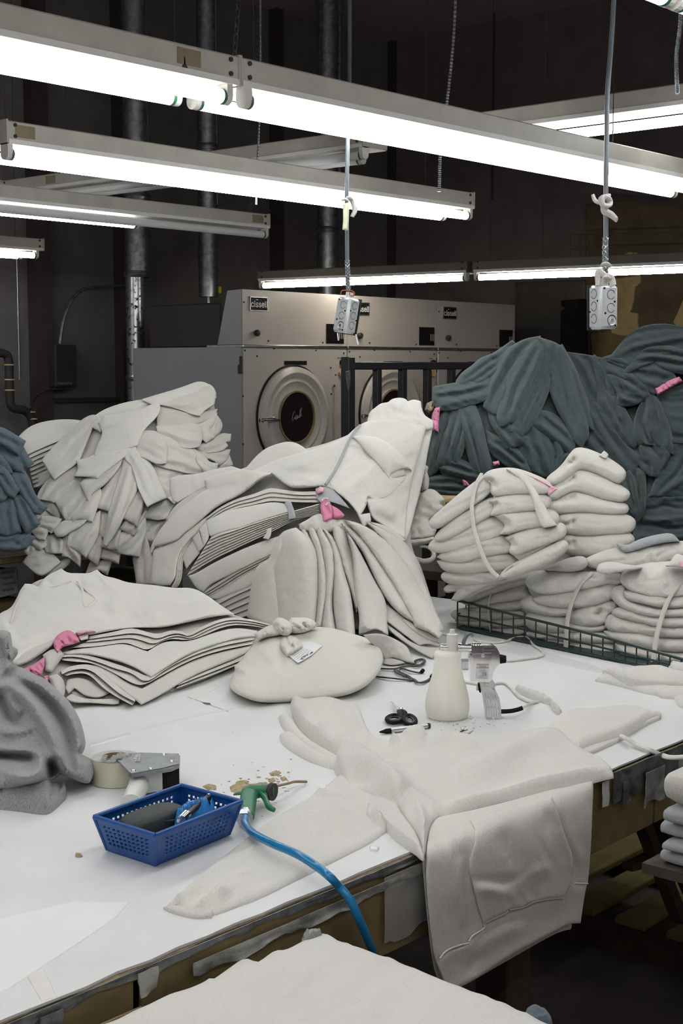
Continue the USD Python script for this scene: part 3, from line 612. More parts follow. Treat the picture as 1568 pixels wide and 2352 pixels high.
# ================================================================ hanging cords with steel outlet boxes
def outlet(label, cord, d, top, c, hgt, yaw, lean, face_px, holder):
    o = thing('outlet_box', label, 'outlet box', c)
    w, dp_, h = .054 * hgt / .102, .048 * hgt / .102, hgt
    Rz = trimesh.transformations.rotation_matrix(yaw, [0, 0, 1]); Rl = trimesh.transformations.rotation_matrix(lean, np.append(FW, 0)[:3]); T = trimesh.transformations.translation_matrix(c)
    X = T @ Rl @ Rz
    def put(m): m = as_tm(m).copy(); m.apply_transform(X); return m
    def hole(x, z, r, side=0):
        return lathe([(.0001, .0006), (r, .0006), (r, -.001)], (x, -dp_ / 2, z), 14, (0, -1, 0)) if not side else lathe([(.0001, .0006), (r, .0006), (r, -.001)], (side * w / 2, x, z), 14, (side, 0, 0))
    body = box((0, 0, 0), (w, dp_, h), 0, .007 * hgt / .102)
    obj('box_body', put(body), 'box_steel', o, smooth=40)
    obj('back_cover', put(box((0, dp_ / 2 + .001, 0), (w + .003, .003, h + .003), 0, .0012)), 'soot', o)
    def ring(x, z, r, side=0):
        a = np.linspace(.3, 2 * math.pi - .5, 22); P = [(x + r * math.cos(q), z + r * math.sin(q)) for q in a]
        return tube([(u, -dp_ / 2 - .0001, v) if not side else (side * (w / 2 + .0001), u, v) for u, v in P], .0006, 4)
    for z in (.28, -.02): obj('knockout', put(ring(.004, z * h, .0105 * hgt / .102)), 'soot', o)
    for z in (.30, .02, -.26):
        for sd in (-1, 1): obj('knockout', put(ring(0.0, z * h, .0105 * hgt / .102, sd)), 'soot', o)
    for x, z in ((-.27, .42), (.27, .12), (-.22, -.14), (.30, -.42)): obj('screw_hole', put(hole(x * w, z * h, .0024)), 'black', o)
    for sd in (-1, 1):
        for x, z in ((-.3, .14), (.3, -.1)): obj('screw_hole', put(hole(x * dp_, z * h, .0022, sd)), 'black', o)
    obj('pry_dimple', put(lathe([(.0001, -.004), (.006, -.003), (.010, .0004), (.0122, .0008), (.0128, -.001)], (.006 - .0, -dp_ / 2, -.30 * h), 20, (0, -1, 0))), 'galv', o)
    obj('pry_slot', put([box((.006, -dp_ / 2 - .001, -.30 * h), (.007, .004, .007), 0, .001)]), 'chrome', o)
    obj('bottom_slot', put(tube([(-.012, -.008, -h / 2 - .0002), (0, -.010, -h / 2 - .0004), (.012, -.008, -h / 2 - .0002)], .0008, 5)), 'soot', o)
    obj('cord_connector', put(cyl((0, 0, h / 2), (0, 0, h / 2 + .016), .011, 16)), 'spray_white', o)
    P = spline([at(x, y, d) for x, y in cord], 120)
    obj('cord', tube(P, .0058 * hgt / .102, 10), 'cord_grey', o)
    # woven wire grip round the lower cord
    E = P[-1]; S_ = at(*holder, d); ax = spline([S_, (S_ + E) / 2, E], 60); ms = []
    for sgn in (-1, 1):
        for k in range(4):
            ph = k * math.pi / 2; q = np.linspace(0, 1, 60)
            ms.append(tube([ax[i] + .0068 * hgt / .102 * (math.cos(sgn * 14 * q[i] + ph) * RT + math.sin(sgn * 14 * q[i] + ph) * FW) for i in range(60)], .0006, 4))
    obj('wire_grip', ms, 'mesh_wire', o)
    return o
b1 = outlet('left pale steel outlet box hanging on a grey cord, tilted over the first dryer', [(804, -200), (803, 0), (802, 200), (798, 340), (796, 460), (797, 560), (798, 640), (800, 668)], 4.02, None, at(795, 725, 4.02), .100, HEAD - math.radians(90) - math.radians(42), math.radians(9), None, (797, 598))
for (x0, y0, x1, y1) in ((775, 765, 777, 782), (817, 768, 822, 792)): obj('loose_wire', tube([at(x0, y0, 4.0), at(x1, y1, 4.0)], .0022, 6), 'paper', b1)
obj('tie_wire', tube([at(x, y, 3.99) for x, y in ((781, 678), (785, 668), (795, 667), (808, 668), (814, 674), (810, 680), (803, 678), (803, 672))], .0016, 5, sm=40), 'rust', b1)
b2 = outlet('right pale steel outlet box hanging on a thicker grey cord over the dark heap', [(1416, -200), (1409, 0), (1403, 100), (1394, 220), (1393, 300), (1391, 420), (1391, 540), (1390, 620), (1389, 650)], 3.12, None, at(1385, 706, 3.12), .096, HEAD - math.radians(90) + math.radians(26), math.radians(-1), None, (1390, 545))
def rag(label, pts, m, d, r=.006, extra=()):
    o = thing('rag_tie', label, 'rag', at(pts[0][0], pts[0][1], d))
    obj('rag_strip', tube([at(x, y, d + z) for x, y, z in pts], [r * .8, r * 1.2, r * .9, r * 1.25, r], 9, sm=50, flat=.55), m, o)
    for p2 in extra: obj('rag_end', tube([at(x, y, d + z) for x, y, z in p2], [r * .7, r * 1.3, r * 1.2, r * .9], 9, sm=40, flat=.5), m, o)
    return o
rag('white rag knotted round the right cord like a bow', [(1361, 447, -.02), (1366, 460, -.02), (1378, 464, -.022), (1392, 452, -.03), (1400, 462, -.02), (1397, 472, -.022), (1384, 470, -.025), (1381, 455, -.03), (1396, 450, -.012)], 'white_rag', 3.12, .0085, [[(1384, 472, -.02), (1390, 486, -.012), (1404, 494, -.012), (1416, 505, -.02)]])
rag('white rag wrapped at the neck of the right outlet box', [(1372, 656, -.02), (1374, 626, -.02), (1388, 632, -.03), (1402, 640, -.02), (1408, 656, -.02)], 'white_rag', 3.12, .007, [[(1382, 612, -.02), (1390, 606, -.028), (1400, 612, -.02)], [(1384, 640, -.03), (1392, 636, -.032), (1400, 640, -.03)]])
rag('pale green and white rag strip tied on the left cord', [(796, 462, -.01), (800, 455, -.02), (808, 462, -.01), (815, 482, -.01), (808, 498, -.01)], 'white_rag', 4.02, .007, [[(784, 460, -.02), (794, 458, -.02), (800, 462, -.02)]])
rg = obj('rag_strip', relief([(787, 468), (800, 465), (802, 490), (799, 530), (786, 528), (788, 500)], Surf([(787, 468, 3.99), (802, 465, 3.99), (794, 530, 3.98)]), t=.005, r=4, tb=.003, step=3, noise=.003, nscale=12), 'moss_tag'); tag(rg, 'flat pale green cloth strip hanging from the left cord tie', 'rag')
# ================================================================ the packing tables
TZ, TY0, TY1, SEAM = .86, 1.42, 3.5, 3.36
tb_ = thing('packing_table', 'long white-topped packing table with a taped cardboard edge', 'table', (1.2, 2.4, 0))
rng = np.random.default_rng(5)
def edge_strip(x0, x1, n, amp):
    xs = np.linspace(x0, x1, n); return [(x, TY0 + a) for x, a in zip(xs, rng.uniform(-amp, amp, n))]
top_poly = edge_strip(-1.5, SEAM, 90, .003) + [(SEAM, TY1), (-1.5, TY1)]
obj('table_top', prism(top_poly, (0, 0, TZ - .004), EX, np.array([0, 1.0, 0]), ZDOWN, .004), 'table_white', tb_, smooth=False)
obj('board', box2((-1.5, TY0 + .012, TZ - .03), (SEAM, TY1, TZ - .004)), 'raw_board', tb_, smooth=False)
# torn brown board showing under the white edge
tp = [(x, TY0 - .004 + .010 * (meshkit.noise(np.array([x * 14, 0, 0.])) - .5)) for x in np.linspace(.9, 1.9, 60)] + [(1.9, TY0 + .03), (.9, TY0 + .03)]
obj('torn_underlay', prism(tp, (0, 0, TZ - .011), EX, np.array([0, 1.0, 0]), ZDOWN, .0065), 'raw_board', tb_, smooth=False)
def wavy_panel(x0, x1, y, z0, z1, amp, f, seed, t=.004, zj=.0):
    nx, nz = max(6, int((x1 - x0) / .012)), 7
    xs = np.linspace(x0, x1, nx); V = []
    jag = zj * (meshkit.fbm(np.stack([xs * 22, xs * 0, xs * 0 + seed], 1), 3, seed) - .5) * 2
    for i, x in enumerate(xs):
        for k in range(nz):
            u = k / (nz - 1); z = z1 + (z0 + jag[i] - z1) * u
            V.append((x, y + amp * (meshkit.fbm(np.array([x * f, u * 1.6, seed]), 3, seed) - .5) * (.35 + u), z))
    V = np.array(V); F = []
    for i in range(nx - 1):
        for k in range(nz - 1): a = i * nz + k; F += [[a, a + 1, a + nz + 1], [a, a + nz + 1, a + nz]]
    back = V + [0, t, 0]; n = len(V); F = np.array(F)
    rim = [i * nz for i in range(nx)] + [(nx - 1) * nz + k for k in range(1, nz)] + [i * nz + nz - 1 for i in range(nx - 2, -1, -1)] + [k for k in range(nz - 2, 0, -1)]
    R = []
    for a, b in zip(rim, rim[1:] + rim[:1]): R += [[a, b, b + n], [a, b + n, a + n]]
    m = trimesh.Trimesh(np.vstack([V, back]), np.vstack([F, F[:, ::-1] + n, R]), process=False); m.fix_normals(); return m
# cardboard apron sheets along the front, taped along the top
for x0, x1, m_ in ((-.6, 1.20, 'kraft_board'), (1.215, 1.95, 'kraft_board'), (1.96, 2.62, 'kraft_board'), (2.63, SEAM, 'kraft_board')):
    obj('cardboard_apron', wavy_panel(x0, x1, TY0 - .002, TZ - .155, TZ - .008, .006, 3, 2, .006), m_, tb_)
obj('apron_strip', wavy_panel(.2, 1.21, TY0 - .008, TZ - .066, TZ - .058, .004, 2, 4, .004), 'wood_edge', tb_)
obj('edge_tape', wavy_panel(-.6, 1.9, TY0 - .009, TZ - .016, TZ - .004, .006, 9, 7, .002, .006), 'tape_edge', tb_)
obj('edge_tape', wavy_panel(1.3, 1.94, TY0 - .013, TZ - .044, TZ - .026, .012, 12, 9, .002, .01), 'tape_grey', tb_)
obj('hanging_tape', wavy_panel(1.72, 1.93, TY0 - .014, TZ - .13, TZ - .02, .014, 14, 11, .002, .02), 'clear_film', tb_)
obj('hanging_tape', wavy_panel(1.20, 1.235, TY0 - .012, TZ - .034, TZ - .008, .024, 40, 12, .002, .02), 'clear_film', tb_)
obj('hanging_tape', wavy_panel(1.04, 1.075, TY0 - .012, TZ - .12, TZ - .012, .012, 20, 13, .002, .01), 'tape_edge', tb_)
obj('edge_tape', wavy_panel(2.44, 3.3, TY0 - .012, TZ - .062, TZ - .003, .016, 16, 15, .002, .035), 'tape_edge', tb_)
for x0, x1, zz in ((2.47, 2.50, .075), (2.56, 2.64, .10), (2.70, 2.74, .085), (2.83, 2.86, .07)):
    obj('hanging_tape', wavy_panel(x0, x1, TY0 - .016, TZ - zz, TZ - .03, .02, 20, int(x0 * 100), .002, .02), 'tape_grey' if x0 > 2.5 else 'tape_edge', tb_)
obj('film_strip', wavy_panel(2.39, 2.415, TY0 - .014, TZ - .06, TZ - .012, .01, 20, 23, .001, .01), 'paper', tb_)
for x in (.1, 1.15, 2.25, 3.25):
    for y in (TY0 + .12, TY1 - .12): obj('leg', box2((x - .04, y - .04, 0), (x + .04, y + .04, TZ - .03), .004), 'wood_dark', tb_, smooth=False)
obj('frame_rail', box2((-1.4, TY0 + .06, TZ - .12), (SEAM, TY0 + .10, TZ - .03)), 'wood_dark', tb_, smooth=False)
def bar(a, b, w, h):
    a, b = np.array(a, float), np.array(b, float); t, u, v = frame_of(b - a)
    return prism([(-w / 2, -h / 2), (w / 2, -h / 2), (w / 2, h / 2), (-w / 2, h / 2)], a, u, v, t, np.linalg.norm(b - a))
obj('brace', bar((1.75, TY0 + .15, .05), (1.55, TY0 + .12, TZ - .1), .05, .04), 'wood_dark', tb_, smooth=False)
# second table beyond the seam
t2 = thing('side_table', 'white-topped table past the seam that carries the wire basket', 'table', (3.65, 2.4, 0))
obj('table_top', box2((SEAM + .004, 1.25, TZ - .022), (3.93, TY1, TZ - .002), .002), 'table_white', t2, smooth=False)
for x in (3.45, 3.85):
    for y in (1.4, 3.3): obj('leg', box2((x - .04, y - .04, 0), (x + .04, y + .04, TZ - .02), .004), 'wood_dark', t2, smooth=False)
TS = Flat((0, 0, TZ), (0, 0, 1))
# seams and tape lines on the top
def on_table(name, label, cat, pts, m, t=.001, r=3, tb=.0003, z=0.0, **kw):
    return tag(obj(name, relief(pts, TS.up(z), t=t, r=r, tb=tb, step=kw.pop('step', 8), rnd=kw.pop('rnd', 0), **kw), m, smooth=50), label, cat)
def strip_of(line, w):
    return list(sg.LineString(line).buffer(w / 2, cap_style='flat').exterior.coords)[:-1]
for k, (line, w, m_) in enumerate((([(205, 1712), (300, 1684)], 7, 'tube_off'), ([(205, 1709), (420, 1650), (580, 1618)], 3, 'socket_white'), ([(430, 1600), (490, 1622), (525, 1634)], 2, 'tape_roll_top'), ([(395, 1585), (470, 1560), (505, 1580), (430, 1612)], 4, 'socket_white'))):
    tag(obj('tape_line', relief(strip_of(line, w), TS, t=.0008, r=2, tb=.0002, step=5, rnd=0), m_), ('bright worn tape line on the white table by the charcoal garment', 'long pale crease across the white table behind the tape dispenser', 'thin dark board seam beside the tied white bag', 'greyish tape patch beside the sweatpants stack')[k], 'tape')
on_table('tape_patch', 'small dark tape shred on the table left of the white bag', 'tape', [(462, 1612), (482, 1614), (486, 1620), (470, 1618)], 'tape_edge')
on_table('tape_line', 'faint tape seam on the table in front of the wire basket', 'tape', [(1010, 1447), (1180, 1478), (1370, 1530), (1395, 1545), (1370, 1545), (1170, 1500), (1010, 1455)], 'tube_off', t=.0006)
# paper sheet at the lower left
on_table('paper_sheet', 'large bluish-white paper sheet lying at the lower left of the table', 'paper', [(-120, 2330), (22, 2270), (85, 2228), (190, 2160), (262, 2110), (298, 2072), (170, 2070), (60, 2095), (-120, 2140)], 'paper', t=.0015, r=3)
on_table('tape_patch', 'clear tape strip stuck over the table edge at the lower left', 'tape', [(60, 2240), (100, 2222), (130, 2290), (95, 2300)], 'socket_white', t=.0008)
on_table('plastic_scrap', 'small clear plastic scrap between the sleeve and the table edge', 'scrap', [(848, 1942), (872, 1946), (866, 1954), (850, 1952)], 'tube_off', t=.004, r=3, step=3)
on_table('paper_scrap', 'tiny torn scrap left of the blue basket', 'scrap', [(174, 1958), (186, 1960), (190, 1966), (178, 1968), (172, 1964)], 'scrap', t=.004, r=3, step=3)
rs = np.random.default_rng(11)
def crumbs(name, label, cx, cy, sx, sy, n, smin, smax, m, kind='stuff'):
    ms = []
    for _ in range(n):
        x, y = rs.normal(cx, sx), rs.normal(cy, sy); c = onz(x, y, TZ); s = rs.uniform(smin, smax)
        b = trimesh.creation.icosphere(0, s); b.vertices *= rs.uniform([.6, .6, .12], [1.8, 1.5, .45]); b.apply_transform(trimesh.transformations.rotation_matrix(rs.uniform(0, 6), [0, 0, 1])); b.apply_translation(c + [0, 0, s * .2]); ms.append(b)
    return tag(obj(name, ms, m), label, 'debris', kind=kind)
crumbs('brown_crumbs', 'brown peeled crumbs scattered round the green air gun', 620, 1800, 38, 20, 60, .0012, .0035, 'scrap')
crumbs('grime_specks', 'dark specks of grime below the spray bottle', 1070, 1662, 45, 9, 70, .0006, .0018, 'grime')
crumbs('lint_specks', 'tiny lint specks strewn over the white table', 620, 1850, 180, 90, 90, .0004, .0013, 'grime')
for k, (pts, lab) in enumerate((([(527, 1807), (545, 1797), (580, 1800), (612, 1796), (622, 1806), (600, 1818), (560, 1826), (530, 1818)], 'flat torn brown cardboard peel behind the green air gun'),
    ([(541, 1797), (552, 1792), (572, 1794), (568, 1802), (545, 1802)], 'curled light brown peel on top of the torn patch'), ([(618, 1775), (634, 1770), (646, 1774), (640, 1780), (622, 1782)], 'small brown flake furthest behind the air gun'),
    ([(615, 1790), (628, 1786), (634, 1794), (620, 1798)], 'small brown flake just left of the air gun nozzle'), ([(643, 1786), (655, 1783), (660, 1790), (648, 1794)], 'small brown flake above the air gun nozzle'),
    ([(465, 1806), (480, 1800), (496, 1804), (497, 1814), (478, 1814)], 'crumpled brown flake between the basket and the air gun'))):
    on_table('cardboard_peel', lab, 'scrap', pts, 'scrap', t=.002 if k else .0008, r=2, step=3, noise=.0018, nscale=9, seed=k)
# ---- foreground cart covered with cloth
FZ = .80
cart = thing('cloth_cart', 'low foreground cart covered with off-white cloth', 'cart', (1.5, .6, 0))
FS = Flat((0, 0, FZ), (0, 0, 1))
cp = [(-150, 2520), (60, 2437), (200, 2378), (286, 2341), (360, 2304), (415, 2283), (440, 2270), (470, 2255), (478, 2247), (488, 2252), (520, 2233), (555, 2210), (572, 2208), (590, 2215), (612, 2200), (640, 2187), (650, 2190), (690, 2165), (735, 2146), (760, 2150), (790, 2172), (858, 2190), (960, 2232), (1090, 2285), (1200, 2330), (1300, 2378), (1500, 2470), (1600, 2900), (-300, 2900)]
obj('cloth_cover', relief(cp, FS, t=.022, r=26, tb=.02, step=14, rnd=1, noise=.006, nscale=70, ndir=-22, nstretch=3, seed=4), 'cart_cloth', cart, smooth=60)
obj('cart_body', prism([tuple(p_[:2]) for p_ in onz(np.array([p[0] for p in cp[2:]]), np.array([p[1] + 26 for p in cp[2:]]), FZ - .03)], (0, 0, .15), EX, np.array([0, 1.0, 0]), ZDOWN, FZ - .175), 'wood_dark', cart, smooth=False)
tag(obj('crumpled_rag', relief([(1200, 2345), (1205, 2330), (1225, 2322), (1250, 2330), (1268, 2345), (1275, 2375), (1200, 2380)], FS.up(-.05), t=.03, r=12, tb=.01, step=4, noise=.004, nscale=14), 'steel'), 'blue-grey rag scrap at the bottom edge beside the cart cloth', 'rag')
crumple = relief([(690, 2162), (700, 2146), (735, 2140), (742, 2150), (712, 2162)], FS.up(.012), t=.02, r=8, tb=.01, step=4, noise=.004, nscale=10)
tag(obj('plastic_wrap', crumple, 'tape_grey'), 'crumpled plastic wrap at the cart corner against the table front', 'plastic wrap')
# ---- pallets on the floor past the table
pal = thing('pallet', 'slatted wooden pallet on the dark floor under the table end', 'pallet', (4.3, 2.0, 0))
for k in range(11):
    y = .9 + k * .16; obj('slat', box2((3.4, y, .11), (4.7, y + .095, .13), .003), 'pallet', pal, smooth=False)
for x in (3.5, 4.05, 4.6): obj('stringer', box2((x - .05, .85, 0), (x + .05, 2.65, .11)), 'wood_dark', pal, smooth=False)
tr = thing('trestle', 'dark wooden trestle legs under the grey folded stack at the right', 'trestle', (3.0, 1.0, 0))
def pz(x, y, Y): return ony(x, y, Y)
for a, b in (((1440, 1800), (1560, 2110)), ((1478, 1800), (1600, 2080))):
    A = pz(a[0], a[1], 1.72); B = pz(b[0], b[1], 1.72); obj('leg', bar(A, B, .035, .03), 'wood_dark', tr, smooth=False)
A_, B_ = pz(1500, 1905, 1.2), pz(1640, 1850, 1.2)
obj('cross_bar', bar(pz(1440, 1990, 1.74), pz(1600, 1950, 1.74), .03, .02), 'wood_dark', tr, smooth=False)
# ---- table behind with cartons under it
BZ = .86
bt = thing('back_table', 'plain wooden table behind, carrying the beige and blue-grey heaps', 'table', (3.9, 5.5, 0))
obj('table_top', box2((2.0, 5.02, BZ - .035), (5.15, 6.3, BZ)), 'wood_dark', bt, smooth=False)
obj('edge_board', box2((2.0, 5.0, BZ - .03), (5.15, 5.022, BZ - .001), .003), 'wood_edge', bt, smooth=False)
for x in (2.1, 5.0):
    for y in (5.1, 6.2): obj('leg', box2((x - .04, y - .04, 0), (x + .04, y + .04, BZ - .03)), 'wood_dark', bt, smooth=False)
def carton(label, px0, py0, px1, py1, y, m, dep=.45, marks=()):
    a, b = ony(px0, py1, y), ony(px1, py0, y)
    o = thing('carton', label, 'box', (a[0], y, a[2]))
    obj('box_body', box2((a[0], y, a[2]), (b[0], y + dep, b[2]), .004), m, o, smooth=False)
    for j, (tx, x, z, h) in enumerate(marks):
        c = ony(x, z, y); mm = text_on(tx, c + [0, -.0004, 0], h, (0, -1, 0), (0, 0, 1), False, .0005); obj('marking', mm, 'ink', o)
    return o
carton('pale carton with a handwritten note under the back table at the left edge', -40, 1308, 42, 1372, 5.25, 'label_tan', marks=())
nt = thing('note_sheet', 'white paper note stuck on the carton under the back table', 'paper', ony(10, 1370, 5.24))
obj('sheet', relief([(-20, 1312), (38, 1300), (42, 1362), (-20, 1378)], Flat((0, 5.243, 0), (0, -1, 0)), t=.0015, r=2, tb=.0005, step=8, rnd=0), 'ink_grey', nt)
for j, (y0, w_) in enumerate(((1316, 30), (1328, 26), (1342, 34), (1356, 28))):
    L = [ony(x, y0 + (3 if i % 2 else -2) - (x - 5) * .15, 5.239) for i, x in enumerate(np.linspace(4, 4 + w_, 14))]; obj('handwriting', tube(L, .0012, 4), 'ink', nt)
carton('brown carton at the far left under the back table', -60, 1376, 66, 1460, 5.2, 'kraft_board')
carton('dim carton on the floor under the hanging beige sleeves', 255, 1318, 420, 1420, 5.4, 'kraft_dark')
# ================================================================ the big tied bundle in the middle
A = zoom(640, 900, 1040); Bz = zoom(340, 1080, 740); Cz = zoom(300, 860, 700)
z_ = lambda x, y, z: (x, y, float(dz(x, y, z)))
SC = Surf([z_(580, 1440, .87), z_(690, 1462, .87), z_(820, 1468, .88), z_(1005, 1500, .875), (740, 1200, 4.42), (900, 1250, 4.5), (930, 1000, 4.75), (985, 950, 4.82), (800, 1080, 4.62), (640, 1080, 4.8), (500, 1200, 4.72), (520, 1330, 4.5),
           (440, 1400, 4.55), (350, 1340, 4.75), (350, 1200, 5.05), (480, 1110, 5.05), (620, 1020, 5.0), (1010, 1150, 4.72)], smooth=.002)
SB, BU = 'oatmeal sweat garments of the tied middle bundle', 'the tied middle bundle'
def cg(label, pts, off, t=.018, r=12, m='oat', name='sweatshirt', cat='clothing', S=None, **kw):
    kw.setdefault('step', 6); kw.setdefault('tb', .012)
    return garment(name, label, cat, relief(pts, (S or SC).up(off), t=t * .45, r=max(2.5, r * .4), dome=kw.pop('dome', t * .35), **kw), m)
# filling: the garments pressed together inside
core = A([(-1100, 1660), (-1080, 1300), (-900, 1000), (-600, 800), (-300, 680), (0, 560), (400, 480), (760, 330), (1000, 120), (1250, 110), (1330, 300), (1280, 760), (1160, 1260), (1250, 1560), (1400, 2060), (1420, 2250), (900, 2150), (500, 2130), (-200, 2080), (-640, 1820), (-760, 1640)])
tag(obj('folded_sweats', relief(core, SC.up(-.13), t=.03, r=30, tb=.35, step=16, noise=.02, nscale=50), 'oat_dim', smooth=60), 'mass of folded oatmeal sweats pressed inside the tied middle bundle', 'clothing', kind='stuff')
cg('rounded oatmeal shoulder fold humping up behind the middle bundle', [(560, 1080), (590, 1045), (612, 1028), (640, 1018), (665, 1013), (690, 1021), (712, 1040), (740, 1060), (700, 1090), (600, 1095)], -.10, .03, 18, tb=.06)
# hood, side panel and body of the sweatshirt on top
cg('pale hood at the very top of the middle bundle, creased down its centre', A([(790, 300), (800, 240), (815, 180), (870, 140), (920, 100), (985, 95), (1010, 65), (1080, 50), (1140, 60), (1162, 86), (1215, 65), (1280, 85), (1285, 140), (1310, 210), (1350, 235), (1390, 260), (1388, 330), (1330, 360), (1150, 330), (900, 340)]), .0, .03, 12, 'oat_light', 'hood', tb=.08,
   ridges=[(A([(1165, 80), (1120, 140), (1095, 195)]), -.012, 3), (A([(985, 95), (1060, 120), (1120, 150)]), .008, 7), (A([(820, 210), (950, 205), (1120, 195), (1300, 235)]), -.006, 3)], noise=.008, nscale=18)
cg('long pale side panel hanging at the right of the middle bundle', A([(1318, 300), (1360, 258), (1392, 262), (1388, 320), (1338, 560), (1312, 720), (1272, 900), (1232, 1050), (1192, 1210), (1164, 1300), (1140, 1345), (1100, 1320), (1120, 1000), (1190, 700), (1270, 450)]), -.015, .02, 7, 'oat_light', tb=.05)
cg('pale sweatshirt body spread over the top of the middle bundle', A([(-290, 745), (-200, 690), (0, 600), (250, 535), (450, 470), (600, 410), (680, 330), (735, 293), (800, 262), (900, 238), (1120, 228), (1200, 255), (1332, 292), (1292, 470), (1245, 640), (1200, 800), (1168, 960), (1150, 1100), (1138, 1335), (1000, 1240), (930, 1195), (835, 1140), (790, 1000), (600, 960), (415, 850), (340, 858), (150, 872), (80, 850), (0, 790), (-60, 740), (-150, 770)]), .015, .02, 10, 'oat_light', tb=.03,
   ridges=[(A([(600, 485), (690, 500), (770, 520), (800, 570)]), -.010, 4), (A([(610, 470), (720, 480), (800, 530)]), .010, 6), (A([(0, 690), (300, 610), (600, 560)]), .008, 12), (A([(840, 1010), (960, 1060), (1060, 1100)]), .014, 16), (A([(850, 1100), (1000, 1180), (1110, 1260)]), -.012, 10),
           (A([(1140, 820), (1150, 1000), (1120, 1240)]), -.004, 2.5), (A([(200, 800), (340, 790), (480, 840)]), .008, 8), (A([(-40, 700), (200, 720), (400, 760)]), -.008, 9), (A([(80, 850), (200, 845), (330, 835)]), .012, 6)], noise=.012, nscale=40, ndir=-25, seed=3)
cg('second oatmeal layer edge showing under the zigzag front flap', A([(790, 1010), (840, 1008), (920, 1000), (1010, 985), (1100, 890), (1185, 760), (1150, 700), (900, 800), (760, 940)]), .022, .012, 6)
cg('zigzag front flap of the top sweatshirt with a deep pleat', A([(430, 790), (490, 885), (600, 965), (690, 1065), (730, 1150), (765, 1225), (800, 1195), (832, 1165), (822, 1090), (745, 1100), (790, 1025), (800, 948), (860, 973), (960, 965), (1060, 885), (1140, 795), (1150, 740), (1080, 660), (900, 590), (700, 620), (520, 700)]), .03, .014, 6, 'oat_light', step=5,
   ridges=[(A([(800, 940), (770, 1050), (750, 1110)]), .016, 6), (A([(740, 1120), (780, 1160), (825, 1170)]), .012, 6), (A([(600, 900), (700, 800), (860, 690)]), .008, 14), (A([(480, 860), (620, 800), (760, 700)]), -.006, 10)], noise=.006, nscale=40)
cg('turned inner cuff showing inside the folded sleeve on top of the bundle', A([(985, 740), (1130, 690), (1150, 752), (1080, 770), (1008, 796)]), .040, .008, 3, 'oat_dim', 'cuff', step=4)
cg('folded sleeve lying diagonally over the sweatshirt body with an open cuff', A([(655, 402), (740, 390), (900, 410), (1060, 510), (1150, 620), (1198, 712), (1165, 698), (1120, 692), (1060, 715), (1008, 745), (1002, 800), (930, 705), (860, 620), (780, 540), (712, 450)]), .036, .03, 9, 'oat_light', 'sleeve', step=5, ridges=[(A([(870, 640), (960, 720), (1000, 770)]), -.006, 3), (A([(740, 430), (900, 520), (1050, 640)]), .006, 14)])
cg('bluish grey waistband flap tucked beside the pink ribbon', A([(330, 870), (410, 845), (480, 870), (560, 950), (642, 1052), (520, 1008), (440, 985), (378, 1000), (335, 960)]), .028, .012, 5, 'rib_grey', 'waistband', step=4)
